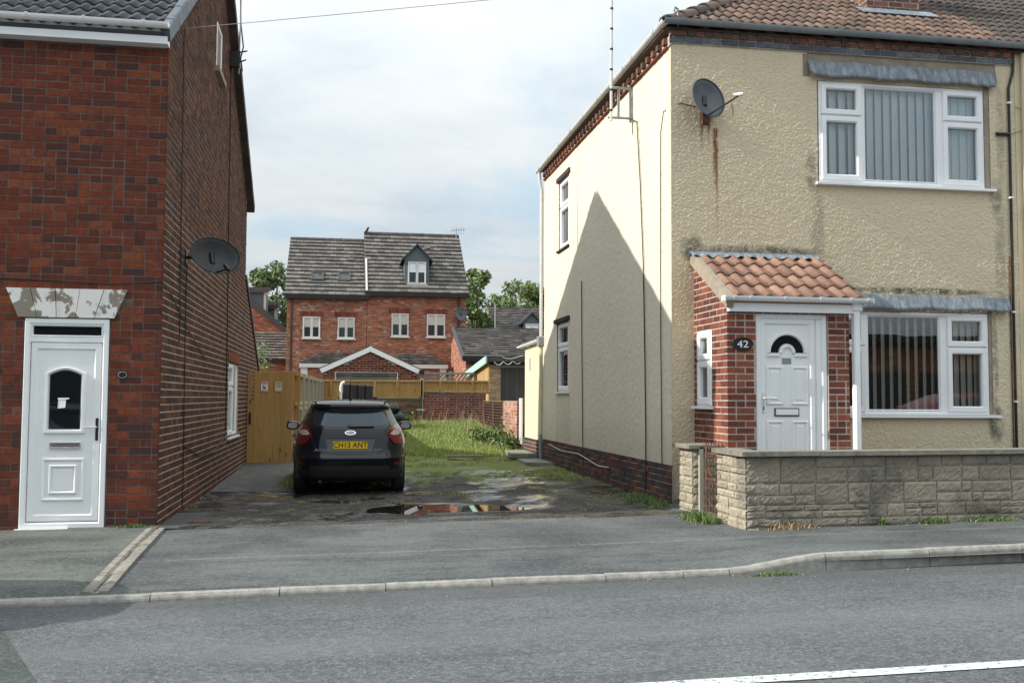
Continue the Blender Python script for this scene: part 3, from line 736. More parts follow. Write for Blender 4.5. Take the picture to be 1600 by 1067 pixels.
# darker sheet laid on the road in the near left
pt = MB(); pt.quad([(x, y, P(x)-.046-.012*sstep(6.2, 7.4, y)) for x, y in ((-6, 2.0), (.02, 2.0), (-1.47, 5.34), (-2.10, 6.80), (-2.6, 7.05), (-6, 7.05))]); pt.build('dark_road_sheet', m_road_darker, kind='structure')
ln = MB()
for a in np.arange(1.38, 30, .5):
    ln.quad([(x, y, P(x)-.0445) for x, y in ((a, 4.665+.001*a), (a+.5, 4.665+.001*a), (a+.5, 4.775+.001*a), (a, 4.775+.001*a))])
ln.build('road_line', m_line, kind='structure')
FRONT = 11.25
xs_p = np.r_[np.linspace(-30, -5, 8), np.linspace(-4.6, 9.5, 142), np.linspace(10, 30, 8)]
def pv(x, y):
    return pave_z(x, y)+.006*float(vnoise(x, y, 1.1, 61)-.5)
PV1 = sheet('pavement', [x for x in xs_p if x >= -1.82], np.r_[np.linspace(7.50, 10.9, 37), [11.1, 11.4, 12.0]], lambda x, y: pv(x, y)-(.05 if y < KY(x)+.085 else 0)-(.03 if y > 11 and x < 3.9 else 0), m_pave)
PV2 = sheet('old_pavement', [x for x in xs_p if x <= -1.80], np.linspace(7.49, 11.35, 40), lambda x, y: pv(x, y)-(.05 if y < KY(x)+.08 else 0)+.004+.010*float(vnoise(x, y, 2.3, 33)), m_pave_old)
for ob, pick in ((PV1, min), (PV2, max)):               # both meet under the skewed drain channel
    e_ = pick(v.co.x for v in ob.data.vertices)
    for v in ob.data.vertices:
        if abs(v.co.x-e_) < .005: v.co.x = -1.72-(v.co.y-7.6)*.055
kb = bpy.data.objects.new('kerb', None); _link(kb, (0, 7.5, 0), None); kb['kind'] = 'structure'
edges = [-8.05, -7.1, -6.2, -5.3, -4.4, -3.5, -2.5, -1.32, -.43, .33, 1.12, 2.0, 2.62, 3.0, 3.82, 4.75, 5.62, 6.55, 7.45, 8.4, 9.3, 10.2, 11.1]
for a, b in zip(edges, edges[1:]):
    mb = MB(); N = 5; prof = [(-.008, -.12), (-.004, -.035), (0, -.022), (.014, -.004), (.024, 0), (.082, 0), (.088, -.006), (.09, -.12)]
    a2, b2 = a+.004, b-.004; tilt = rng.uniform(-.004, .004)
    for i in range(N+1):
        x = a2+(b2-a2)*i/N; zt = kerb_top(x)+.004+tilt*(i/N-.5)*2
        for q, z in prof: mb.v.append((x, KY(x)+q, zt+(z if z > -.1 else -.14)))
    k = len(prof)
    for i in range(N):
        for j in range(k-1): mb.f.append([i*k+j, (i+1)*k+j, (i+1)*k+j+1, i*k+j+1]); mb.m.append(0)
    mb.f += [list(range(k))[::-1], [N*k+j for j in range(k)]]; mb.m += [0, 0]
    mb.build('kerb_stone', m_kerb, kb)
# cream drain across the pavement: a line of shallow channel tiles
dc = bpy.data.objects.new('drain_channel', None); _link(dc, (-1.8, 9, -.03), None); dc['kind'] = 'structure'
ys = [7.56, 8.30, 9.05, 9.75, 10.45, 10.95]
for a, b in zip(ys, ys[1:]):
    mb = MB(); prof = [(-.088, -.05), (-.088, .004), (-.036, .005), (-.018, -.010), (.018, -.010), (.036, .005), (.088, .004), (.088, -.05)]
    for y in (a+.006, b-.006):
        xc = -1.72-(y-7.6)*.055
        for q, z in prof: mb.v.append((xc+q, y, pave_z(xc, y)+.014+z+(.002 if a > 8 else 0)))
    k = len(prof)
    for j in range(k-1): mb.f.append([j, j+1, k+j+1, k+j]); mb.m.append(0)
    mb.f += [list(range(k)), [k+j for j in range(k)][::-1]]; mb.m += [0, 0]
    mb.build('channel_tile', m_channel, dc)
# driveway and the yard behind it
def yard(x, y):
    e = sstep(10.6, 11.0, y+.12*float(vnoise(x, 3.3, 1.3, 5)-.5))
    return ground_z(x, y)+(.026*float(vnoise(x, y, 2.1, 8)-.5)+.024*float(vnoise(x, y, 5.2, 9)-.5)+.008*float(vnoise(x, y, 11, 10)-.5))*e-.016*(1-e)-.002
sheet('driveway', np.linspace(-2.2, 4.7, 150), np.r_[np.linspace(10.5, 20, 230), np.linspace(20.2, 36, 60)], yard, m_drive)
pw = MB(); n = 40; pts = []
for i in range(n):
    a = 2*math.pi*i/n; pts.append((1.66+1.36*math.cos(a), 12.35+.75*math.sin(a), P(1.55)-.038))
pw.quad(pts); pw.build('puddle', m_water, kind='structure')
pw = MB(); pw.quad([(1.35+.42*math.cos(a*.2618)*(1+.2*math.sin(a*1.7)), 14.45+.16*math.sin(a*.2618), ground_z(1.35, 14.45)-.001) for a in range(24)]); pw.build('small_puddle', m_water, kind='structure')
sheet('back_plot', np.linspace(-30, 40, 30), np.linspace(35.5, 95, 12), lambda x, y: .45+.004*x, m_earth)
# ------------------------------------------------------------------ left house: red brick end terrace, gable to the drive
SX, RY0, RY1, EAVE = -1.95, 11.25, 20.35, 5.2
RIDGE_Y = 15.65; PITCH = R(33)
HL = thing('brick_house', 'red brick end-terrace house with brown gable wall beside the drive and white front door', 'house', (-4.2, 11.25, -.06))
frF = Fr((0, RY0, 0), (1, 0, 0), (0, -1, 0)); frS = Fr((SX, 0, 0), (0, 1, 0), (1, 0, 0))
door_hole = (-3.345, -2.475, -.2, 2.185)
win_hole = (17.70, 19.35, .645, 1.965)
wl = MB()
slab_with_holes(wl, frF, -9.5, SX, -.4, EAVE, [door_hole], .12, 0)
slab_with_holes(wl, frS, RY0, RY1, -.4, EAVE, [win_hole], .10, 1)
ZR = EAVE+.12+(RIDGE_Y-RY0)*math.tan(PITCH)
rear_eave = 5.2
wl.quad([frS.P(RY0, EAVE), frS.P(RY1, EAVE), frS.P(RY1, rear_eave+.02), frS.P(RIDGE_Y, ZR-.05), frS.P(RY0, EAVE+.05)], 1)
wl.quad([(-9.5, RY1, -.4), (-9.5, RY1, EAVE), (SX, RY1, EAVE), (SX, RY1, -.4)], 1)
# rear lean-to behind the gable
wl.quad([frS.P(RY1, -.4, -.004), frS.P(24.3, -.4, -.004), frS.P(24.3, 1.72, -.004), frS.P(RY1, 3.72, -.004)], 1)
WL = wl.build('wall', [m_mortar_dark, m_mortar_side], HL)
lintel_cut = lambda u, z: not (2.19 < z < 2.50 and -3.41-(z-2.19)*.40 < u < -2.44+(z-2.19)*.44)
front = bond(-6.6, SX+.006, -.10, EAVE-.02, .0835, .225, [door_hole], 'mix', 5, .010, lintel_cut)
def gable(u, z):
    lim = EAVE+.1+(u-RY0)*math.tan(PITCH) if u < RIDGE_Y else ZR-(u-RIDGE_Y)*(ZR-rear_eave)/(RY1-RIDGE_Y)
    return z < lim-.03
side = bond(RY0-.006, RY1, -.15, ZR, .0835, .225, [win_hole, (15.2, 15.8, 6.28, 6.98)], 'flemish', 9, .0125, gable)
lean = bond(RY1, 24.2, -.15, 3.7, .0835, .225, [], 'flemish', 10, .0125, lambda u, z: z < 3.70-(u-RY1)*.507)
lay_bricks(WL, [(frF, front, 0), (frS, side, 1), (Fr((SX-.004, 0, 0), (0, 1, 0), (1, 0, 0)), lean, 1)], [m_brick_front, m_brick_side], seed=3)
# five wedge-shaped lintel stones over the door
lt = MB(); tops = [-3.535, -3.29, -3.04, -2.79, -2.545, -2.30]; bots = [-3.405, -3.215, -3.02, -2.83, -2.64, -2.435]
for i in range(5):
    mb = MB(); mb.prism(frF, [(bots[i]+.003, 2.192), (bots[i+1]-.003, 2.192), (tops[i+1]-.004, 2.50), (tops[i]+.004, 2.50)], -.03, .024+.003*(i % 2)); mb.build('lintel_stone', m_lintel, WL)
# roof
O = Vector((-4.75, RY0-.17, EAVE+.10)); S = Vector((0, math.cos(PITCH), math.sin(PITCH)))
slope_len = (RIDGE_Y-RY0+.17)/math.cos(PITCH)
rf = MB(); frR = Fr(O, (1, 0, 0), Vector((0, -math.sin(PITCH), math.cos(PITCH))), S)
rf.fbox(frR, -5, 2.78, 0, slope_len, -.09, -.004)
back_dir = Vector((0, RY1+.3-RIDGE_Y, rear_eave-.05-ZR-.03))
b0 = Vector((0, RIDGE_Y, ZR+.06))
frB = Fr(b0, (1, 0, 0), Vector((0, back_dir.z, -back_dir.y)).normalized()*-1, back_dir)
rf.fbox(frB, -9.5, SX+.10, 0, back_dir.length, -.10, 0)
RL = rf.build('roof', m_tile_grey, HL)
lay_tiles(RL, O, (1, 0, 0), S, 9, int(slope_len/.335), .312, .335, [m_tile_grey], rolls=2, amp=.034, flat=.25)
far_tiles(RL, Vector((-9.5, RY0-.17, EAVE+.13)), (1, 0, 0), S, 4.72, slope_len, .335, .312, m_tile_grey)
# dry verge caps stepping up the front gable edge, and a plain barge on the rear slope
for k in range(int(slope_len/.335)):
    mb = MB(); mb.cbox(frR, 2.74, 2.84, k*.335, (k+1)*.335+.02, -.10, .065+.008*(k % 2), .015); mb.build('verge_cap', m_verge, RL)
mb = MB()
for k in range(18):
    l0, l1 = k*back_dir.length/18, (k+1)*back_dir.length/18; mb.fbox(frB, SX-.02, SX+.13, l0, l1-.01, -.13, .02+.012*(k % 2))
mb.build('rear_verge', m_tile_dark, RL)
mb = MB(); mb.fbox(frF, -9.5, SX+.012, EAVE-.02, EAVE+.19, 0, .145); mb.build('fascia', m_upvc, HL)
mb = MB(); mb.gutter((-9.5, RY0-.148, EAVE+.185), (SX+.03, RY0-.148, EAVE+.185), (0, -1, 0), .056)
for x in (-6.2, -5.2, -4.2, -3.35, -2.78, -2.17):
    mb.gutter((x-.018, RY0-.146, EAVE+.192), (x+.018, RY0-.146, EAVE+.192), (0, -1, 0), .064)
mb.fbox(Fr((SX+.03, RY0-.148, 0), (0, -1, 0), (1, 0, 0)), 0, .112, EAVE+.128, EAVE+.186, 0, .006); mb.build('gutter', m_upvc, HL)
# front door
mb = MB(); mb.ring(frF, -3.335, -2.485, -.035, 2.18, .062, -.06, .012, .014); mb.fbox(frF, -3.28, -2.54, 1.93, 1.985, -.06, .004); mb.fbox(frF, -3.365, -2.455, -.075, -.035, -.06, .055)
DL = mb.build('front_door', m_upvc, HL)
mb = MB(); mb.ring(frF, -3.272, -2.548, 1.987, 2.117, .018, -.05, .006, .012); mb.build('transom_frame', m_upvc, DL)
mb = MB(); mb.fbox(frF, -3.26, -2.56, 1.995, 2.11, -.04, -.03); mb.build('transom_pane', m_glass_dark, DL)
mb = MB(); mb.fbox(frF, -3.268, -2.552, .035, 1.925, -.05, -.016); mb.ring(frF, -3.268, -2.552, .035, 1.925, .085, -.05, .0, .022)
def arch(u0, u1, z0, z1, rise, n=12):
    p = [(u0, z0), (u1, z0)]
    for i in range(n+1):
        t_ = i/n; p.append((u1+(u0-u1)*t_, z1+rise*math.sin(math.pi*t_)))
    return p
ao, ai = arch(-3.125, -2.705, .955, 1.60, .07), arch(-3.075, -2.755, 1.005, 1.585, .055)
mb.band(frF, ao, ai, -.016, .010, closed=True)
mb.ring(frF, -3.125, -2.705, .255, .70, .03, -.016, .004, .012); mb.ring(frF, -3.055, -2.775, .325, .63, .03, -.016, .006, .012); mb.fbox(frF, -3.02, -2.81, .36, .595, -.016, -.008, 0, .006)
mb.build('door_leaf', m_upvc, DL)
mb = MB(); mb.prism(frF, arch(-3.07, -2.76, 1.01, 1.58, .05), -.02, -.006); mb.build('door_pane', m_glass_dark, DL)
mb = MB(); mb.ring(frF, -3.055, -2.745, .80, .868, .018, -.02, .008, .006); mb.fbox(frF, -3.035, -2.765, .816, .852, -.02, .002, 0, .003); mb.build('letterbox', m_chrome, DL)
mb = MB(); mb.fbox(frF, -2.600, -2.568, .885, 1.125, -.004, .010, 0, .004); mb.build('handle_plate', m_black, DL)
mb = MB(); mb.tube([frF.P(-2.584, 1.03, .008), frF.P(-2.584, 1.03, .05), frF.P(-2.61, 1.03, .055), frF.P(-2.70, 1.03, .052)], .010, 8); mb.build('handle', m_chrome, DL)
mb = MB(); mb.quad([frF.P(*p) for p in ((-2.985, 1.225, .003), (-2.905, 1.235, .012), (-2.9, 1.325, .010), (-2.98, 1.318, .003))]); mb.quad([frF.P(*p) for p in ((-2.985, 1.318, .004), (-2.87, 1.325, .02), (-2.865, 1.338, .02), (-2.985, 1.338, .004))])
tag(mb.build('paper_note', m_white, None, loc=frF.P(-2.94, 1.22)), 'crumpled white paper note stuck on the dark glass of the left front door', 'note')
num = thing('number_plaque', 'tiny dark oval house number plaque on red brick right of the left door', 'plaque', frF.P(-2.335, 1.585))
oval = lambda cx, cz, a, b, n=24: [(cx+a*math.cos(2*math.pi*i/n), cz+b*math.sin(2*math.pi*i/n)) for i in range(n)]
mb = MB(); mb.prism(frF, oval(-2.335, 1.585, .045, .034), .004, .02); mb.build('plate', m_black, num)
mb = MB(); mb.band(frF, oval(-2.335, 1.585, .047, .036), oval(-2.335, 1.585, .038, .028), .02, .024, closed=True); mb.build('rim', m_gutter_grey, num)
# side windows
window(HL, frS, 17.72, 19.33, .66, 1.95, -.02, [(17.765, 18.50, .705, 1.50, True), (17.765, 18.50, 1.56, 1.905, True), (18.56, 19.285, .705, 1.905, False)], sill=(17.64, 19.42, .07), room=.5)
mb = MB(); mb.fbox(frS, 17.6, 19.45, 1.968, 2.14, -.02, .012); mb.build('window_head', m_brick_front, HL)
GW = window(HL, frS, 15.2, 15.8, 6.28, 6.98, .012, [(15.245, 15.755, 6.325, 6.935, False)], room=.06)
mb = MB(); mb.fbox(frS, 15.1, 15.95, 6.20, 6.28, -.01, .07); mb.build('stone_sill', m_cement, HL)
# ------------------------------------------------------------------ things fixed to the left house
def dish(name, label, mount, arm, centre, aim, up_, wd, ht, material, lnb_out, cross=True):
    t_ = thing(name, label, 'satellite dish', mount)
    aim = Vector(aim).normalized(); rx = Vector(up_).cross(aim).normalized(); ry = aim.cross(rx); c = Vector(centre); mb = MB(); n, k = 28, 6; vs, fs = [], []
    for side_ in (0, 1):
        for j in range(k+1):
            for i in range(n):
                q = j/k; a = 2*math.pi*i/n; dep = .17*wd*(q*q-1)-(.006 if side_ else 0)
                vs.append(tuple(c+rx*(wd/2*q*math.cos(a))+ry*(ht/2*q*math.sin(a))+aim*dep))
    h = (k+1)*n
    for j in range(k):
        for i in range(n):
            f = [j*n+i, j*n+(i+1) % n, (j+1)*n+(i+1) % n, (j+1)*n+i]; fs.append(f); fs.append([x+h for x in f[::-1]])
    for i in range(n): fs.append([k*n+i, k*n+(i+1) % n, h+k*n+(i+1) % n, h+k*n+i])
    mb.raw(vs, fs); o = mb.build('reflector', material, t_, smooth=True)
    mb = MB(); mb.tube([c+rx*(wd/2*math.cos(2*math.pi*i/n))+ry*(ht/2*math.sin(2*math.pi*i/n)) for i in range(n+1)], .007, 6, cap=False); mb.build('rim', material, t_)
    bk = c-aim*(.17*wd); mb = MB(); m_ = Vector(mount); mb.tube([m_, m_.lerp(bk, .5)+Vector(arm), bk], .02, 8); mb.tube([bk-ry*.07, bk+ry*.07], .035, 8); mb.build('mounting_arm', m_black, t_)
    tip = c+Vector(lnb_out); foot = c-ry*(ht/2*.92); mb = MB(); mb.tube([foot-aim*.02, tip], .011, 6); mb.build('feed_arm', m_black, t_)
    mb = MB(); d = (c-tip).normalized(); mb.tube([tip-d*.03, tip, tip+d*.02, tip+d*.09], [.02, .028, .026, .022], 10); mb.build('receiver_head', m_black if material is m_dish_dark else m_upvc_dirty, t_)
    return t_
dish('satellite_dish', 'dark mesh satellite dish on the brown gable wall of the left house', (SX, 12.75, 3.08), (.02, -.02, -.02), (-1.55, 12.45, 3.07), (.52, -.80, .25), (0, 0, 1), .64, .46, m_dish_dark, (.17, -.22, -.19))
b = MB(); fb = Fr((SX, 12.75, 3.08), (0, 1, 0), (1, 0, 0)); b.fbox(fb, -.05, .05, -.08, .08, 0, .02)
b.build('wall_plate', m_black, bpy.data.objects['satellite_dish'])
cable('cable', 'thin black cable dropping down the gable wall from the dark dish', [frS.P(12.75, 3.0, .02), frS.P(12.76, 2.2, .02), frS.P(12.80, 1.2, .02), frS.P(12.86, .72, .02), frS.P(12.86, -.03, .02)], .007)
cable('cable', 'black cable sagging along the gable brickwork at knee height towards the side window', [frS.P(12.87, .75, .02), frS.P(14.5, .52, .02), frS.P(16, .55, .02), frS.P(17.4, .72, .02)], .008)
cable('cable', 'long black cable dropping from the roof edge down the gable near the front corner', [frS.P(12.15, 5.75, .02), frS.P(12.2, 4.6, .02), frS.P(12.27, 3.1, .02), frS.P(12.33, 2.0, .02)], .007)
cable('cable', 'dark cable running down the rear part of the gable past the side window', [frS.P(17.0, 6.9, .02), frS.P(17.1, 4.5, .02), frS.P(17.25, 2.2, .02), frS.P(17.3, .8, .02)], .010)
cable('cable', 'dark cable strung across the front brickwork above the flaking lintel', [frF.P(-4.6, 2.62, .02), frF.P(-3.5, 2.60, .02), frF.P(-2.9, 2.58, .02), frF.P(-2.5, 2.565, .02), frF.P(-1.96, 2.60, .02), frS.P(11.5, 2.55, .02), frS.P(13.2, 2.15, .02), frS.P(14.6, 1.9, .02)], .007)
ae = thing('tv_aerial', 'tall thin tv aerial pole on the rear roof edge of the brick house', 'aerial', (SX+.1, 16.95, 6.95))
mb = MB(); mb.tube([(-1.80, 16.95, 6.75), (-1.79, 16.93, 8.1), (-1.80, 16.9, 9.4)], .014, 6); mb.build('pole', m_steel, ae)
mb = MB(); mb.box(-1.96, -1.78, 16.88, 17.02, 6.86, 7.12); mb.tube([(-1.80, 16.95, 6.95), (-1.68, 16.8, 6.95)], .012, 6); mb.tube([(-1.80, 16.95, 7.12), (-1.66, 16.8, 7.10)], .012, 6); mb.build('bracket', m_black, ae)
mb = MB(); mb.tube([(-1.79, 16.9, 6.7), (-1.74, 16.9, 6.8), (-1.77, 16.9, 7.0), (-1.73, 16.9, 7.2), (-1.78, 16.9, 7.6), (-1.8, 16.9, 8.3)], .012, 5); mb.build('coax_loop', m_cable, ae)
cable('overhead_wire', 'overhead telephone wire crossing the sky from the brick house gable', [frS.P(11.95, 5.66, .02)]+[Vector((-1.93, 11.95, 5.66)).lerp(Vector((12.6, 8.2, 7.0)), i/14)-Vector((0, 0, .12*math.sin(math.pi*i/14))) for i in range(1, 15)], .0042, m_gutter_grey, cat='wire')
# lean-to roof edge
mb = MB(); fl = Fr((0, RY1, 3.74), (1, 0, 0), (0, .455, .89), (0, .892, -.452)); mb.fbox(fl, -6, SX+.03, 0, 4.5, -.05, .05); mb.build('lean_to_roof', m_tile_dark, HL)
# ------------------------------------------------------------------ right house: cream roughcast, hipped roof
RX, GY0, GY1, RE = 4.1, 12.07, 20.2, 6.05
HR = thing('rendered_house', 'cream roughcast corner house with a hipped brown tile roof and wide white windows', 'house', (6.5, 12.07, .09))
frG = Fr((0, GY0, 0), (1, 0, 0), (0, -1, 0)); frW = Fr((RX, 0, 0), (0, 1, 0), (-1, 0, 0))
XR = 8.98
w1h = (6.10, 8.52, 4.20, 5.56); w2h = (6.10, 8.52, 1.165, 2.52); s1h = (17.92, 18.80, 4.20, 5.55); s2h = (17.94, 18.93, 1.485, 2.81)
cw_ = MB(); slab_with_holes(cw_, frG, RX, XR, -.3, RE, [w1h, w2h], .12, 0); slab_with_holes(cw_, frW, GY0, GY1, -.3, RE, [s1h, s2h], .12, 0)
cw_.quad([(RX, GY1, -.3), (XR, GY1, -.3), (XR, GY1, RE), (RX, GY1, RE)])
WR = cw_.build('wall', m_cement, HR)
patch = (5.96, 8.70, 5.80, 5.93); patch2 = (5.90, 6.0, 5.60, 5.90); strip = (8.50, 8.60, 4.22, 5.62); strip2 = (8.50, 8.56, 1.18, 2.56)
roughcast(WR, frG, RX-.012, XR, .1, 5.925, .0085, [w1h, w2h, patch, patch2, strip, strip2], .0105, 11)
roughcast(WR, frW, GY0-.012, GY1, .50, 5.89, .026, [s1h, s2h], .008, 31)
# exposed brick plinth along the drive
frWp = Fr((RX+.0, 0, 0), (0, 1, 0), (-1, 0, 0))
pm = MB(); pm.fbox(frWp, GY0-.02, GY1, -.3, .50, 0, .018); PL = pm.build('plinth', m_mortar, HR)
frPl = Fr((RX-.018, 0, 0), (0, 1, 0), (-1, 0, 0))
lay_bricks(PL, [(frPl, bond(GY0-.02, GY1, -.12, .53, .082, .225, [], 'stretcher', 21, .010), 0)], [m_brick_plinth], proud=.010, jit=.006, seed=5)
# oversailing brick course under the gutter: blue bricks and dentils
cb = MB(); cb.fbox(frG, RX-.03, XR, 5.925, 6.13, 0, .03); cb.fbox(frW, GY0-.03, GY1, 5.89, 6.02, 0, .03); CB = cb.build('corbel_course', m_mortar, HR)
g_ = random.Random(12); recs_b, recs_h = [], []
x = RX-.035
while x < XR-.05:
    ln_ = .225 if g_.random() < .8 else .108; recs_b.append((x, min(x+ln_, XR), 5.935, 6.003, ln_ == .225)); x += ln_+.01
x = RX-.03; k = 0
while x < XR-.05:
    if k == 0: recs_h.append((x, x+.22, 6.014, 6.08, True)); x += .23
    else: recs_h.append((x, min(XR, x+.108), 6.014, 6.08+(.012 if k % 2 else -.01), True)); x += .118
    k += 1
frG2 = Fr((0, GY0-.03, 0), (1, 0, 0), (0, -1, 0)); frG3 = Fr((0, GY0-.058, 0), (1, 0, 0), (0, -1, 0))
lay_bricks(CB, [(frG2, recs_b, 0)], [m_brick_blue], proud=.012, jit=.004, seed=8)
odd = [r for i, r in enumerate(recs_h) if i % 2 or i == 0]; even = [r for i, r in enumerate(recs_h) if i % 2 == 0 and i]
lay_bricks(CB, [(frG3, odd, 0), (frG2, even, 1)], [m_brick_corbel, m_brick_corbel], proud=.014, jit=.005, seed=9)
frW2 = Fr((RX-.03, 0, 0), (0, 1, 0), (-1, 0, 0)); den = MB()
y = GY0+.05
while y < GY1-.1:
    den.fbox(frW2, y, y+.105, 5.925, 6.01, -.01, .055+g_.uniform(-.004, .004), 0, .004); y += .23
    den.fbox(frW2, y-.23, y-.01, 5.885, 5.918, -.01, .02+g_.uniform(-.003, .003), 1, .003)
den.build('dentil_bricks', [m_brick_corbel, m_brick_porch], CB, kind='stuff')
# hipped roof
RP = R(34); es = Vector((0, math.cos(RP), math.sin(RP))); RO = Vector((RX-.12, GY0-.12, 6.10))
rlen = 4.1/math.cos(RP)
rfm = MB()
A = Vector((RX-.1, GY0-.1, 6.09)); hgt = 4.06*math.tan(RP)
apex = Vector((RX+4.0, GY0+4.0, 6.09+hgt)); A2 = Vector((RX-.1, GY1+.1, 6.09)); apx2 = Vector((RX+4.0, GY1-4.0, 6.09+hgt))
farR = Vector((14.5, GY0-.1, 6.09)); farRt = Vector((14.5, GY0+4.0, 6.09+hgt)); farB = Vector((14.5, GY1+.1, 6.09)); farBt = Vector((14.5, GY1-4.0, 6.09+hgt))
rfm.quad([A, farR, farRt, apex]); rfm.quad([A, apex, apx2, A2]); rfm.quad([A2, apx2, farBt, farB]); rfm.quad([apex, farRt, farBt, apx2]); rfm.quad([A, A2, farB, farR])
RR = rfm.build('roof', m_tile_brown, HR)
def tile_shade(i, j): return 1 if (i*.30) > 5.05+j*.0 else 0
lay_tiles(RR, RO+Vector((0, 0, .012)), (1, 0, 0), es, 34, 16, .30, .305, [m_tile_brown, m_tile_dark], rolls=2, amp=.036, keep=lambda u, s_: u > s_*math.cos(RP)-.05, shade=tile_shade, limit=300)
wes = Vector((math.cos(RP), 0, math.sin(RP)))
far_tiles(RR, A+Vector((0, .1, .0)), (0, 1, 0), wes, 8.2, rlen, .305, .30, m_tile_brown, keep=lambda u, s_: s_*math.cos(RP) < u < 8.2-s_*math.cos(RP))
hd_ = (apex-A).normalized()
for k in range(14):                                     # half-round hip tiles
    p0 = A+hd_*(k*.40+.05)+Vector((0, 0, .03)); p1 = A+hd_*((k+1)*.40+.09)+Vector((0, 0, .03)); mb = MB()
    sx = hd_.cross(Vector((0, 0, 1))).normalized(); sz = sx.cross(hd_)
    vs, fs = [], []
    for p, rr, lift in ((p0, .125, .022), (p1, .112, 0), (p0, .105, .022), (p1, .092, 0)):
        for i in range(9): a = math.pi*i/8; vs.append(tuple(p+sx*math.cos(a)*rr+sz*(math.sin(a)*rr*.85+lift)))
    for i in range(8): fs += [[i, i+1, 9+i+1, 9+i], [18+i, 27+i, 27+i+1, 18+i+1], [i, 18+i, 18+i+1, i+1]]
    mb.raw(vs, fs); mb.build('hip_tile', m_tile_brown if k % 4 != 2 else m_tile_dark, RR)
# gutters: grey to the street, paler along the drive
mb = MB(); gz_ = 6.185
mb.gutter((RX-.15, GY0-.09, gz_), (12.5, GY0-.09, gz_), (0, -1, 0), .062)
for x in (4.2, 4.92, 5.62, 6.33, 7.05, 7.75, 8.45): mb.gutter((x-.03, GY0-.088, gz_+.006), (x+.03, GY0-.088, gz_+.006), (0, -1, 0), .068)
mb.build('front_gutter', m_gutter_grey, HR)
mb = MB(); mb.gutter((RX-.06, GY0-.16, gz_-.01), (RX-.06, GY1+.2, gz_-.05), (-1, 0, 0), .058)
for k in range(9): y = GY0+.25+k*.97; mb.gutter((RX-.058, y-.03, gz_-.005-.005*k), (RX-.058, y+.03, gz_-.005-.005*k), (-1, 0, 0), .064)
mb.build('side_gutter', m_upvc_dirty, HR)
mb = MB(); mb.tube([(RX-.11, GY1+.06, 6.1), (RX-.10, GY1+.06, 5.9), (RX-.06, GY1+.06, 5.7), (RX-.06, GY1+.06, 2.62)], .036, 8); mb.build('downpipe', m_upvc_dirty, HR)
mb = MB(); mb.tube([(RX-.06, GY1+.06, 2.45), (RX-.06, GY1+.06, .62)], .038, 8); mb.build('downpipe', m_cream, HR)
mb = MB(); mb.tube([(RX-.06, GY1+.06, .62), (RX-.06, GY1+.06, .03)], .040, 8); mb.build('downpipe', m_gutter_grey, HR)
mb = MB(); mb.cbox(Fr((RX-.06, GY1+.06, 0), (1, 0, 0), (0, -1, 0)), -.08, .08, 2.43, 2.64, -.07, .08, .02); mb.build('hopper', m_gutter_grey, HR)
# windows to the street
L1 = [(6.165, 6.70, 5.13, 5.505, True), (6.165, 6.70, 4.26, 5.07, True), (6.765, 7.80, 4.255, 5.51, False), (7.915, 8.455, 5.13, 5.505, True), (7.915, 8.455, 4.26, 5.07, True)]
sl1 = [(6.18, 6.72, 4.24, 5.52, .125, .127, R(-20)), (6.74, 7.84, 4.24, 5.52, .122, .127, R(-17)), (7.88, 8.47, 4.24, 5.52, .125, .127, R(-9))]
window(HR, frG, 6.115, 8.505, 4.205, 5.555, .012, L1, sill=(6.06, 8.64, .075), slats=sl1, room=.9)
L2 = [(6.165, 6.70, 2.09, 2.465, True), (6.165, 6.70, 1.225, 2.03, True), (6.765, 7.80, 1.22, 2.47, False), (7.915, 8.455, 2.09, 2.465, True), (7.915, 8.455, 1.225, 2.03, True)]
sl2 = [(6.18, 6.72, 1.2, 2.48, .122, .110, R(-36)), (6.76, 7.84, 1.2, 2.48, .122, .115, R(-38)), (7.88, 8.47, 1.2, 2.48, .10, .10, R(-20))]
window(HR, frG, 6.115, 8.505, 1.17, 2.515, .012, L2, sill=(6.06, 8.64, .075), slats=sl2, slat_mat=m_blind_dim, room=1.2)
# lead aprons over both windows, dressed with a scalloped edge
def apron(name, u0, u1, zt, zb, d, seed):
    n = 110; vs, fs = [], []; g2 = random.Random(seed); ph = g_.random()*6; rows = 6
    for i in range(n+1):
        u = u0+(u1-u0)*i/n; sc_ = abs(math.sin(math.pi*(i/n)*24)); wv = .005*math.sin(i*.55+ph)+.004*math.sin(i*1.37); e = min(i, n-i)/2.0; rd = 1 if e >= 1 else .5+.5*e
        for j in range(rows+1):
            q = j/rows; z = zt+.01*math.sin(i*.21+ph)-(zt-zb)*q*(1 if rd == 1 else .8) - (.022*sc_ if j == rows else 0)
            vs.append(tuple(frG.P(u, z, .020+d*(.25+.75*q)*rd*.8+wv*q)))
    for i in range(n):
        for j in range(rows): a = i*(rows+1)+j; fs.append([a, a+1, a+rows+2, a+rows+1])
    h = len(vs); vs += [tuple(Vector(v)+Vector((0, .007, -.002))) for v in vs]; fs += [[x+h for x in f[::-1]] for f in fs]
    for i in range(n): a = i*(rows+1)+rows; fs.append([a, a+h, a+rows+1+h, a+rows+1])
    mb = MB(); mb.raw(vs, fs); return mb.build(name, m_lead, HR, smooth=True)
apron('lead_apron', 5.97, 8.69, 5.81, 5.61, .10, 1); apron('lead_apron', 6.12, 8.82, 2.74, 2.56, .11, 2)
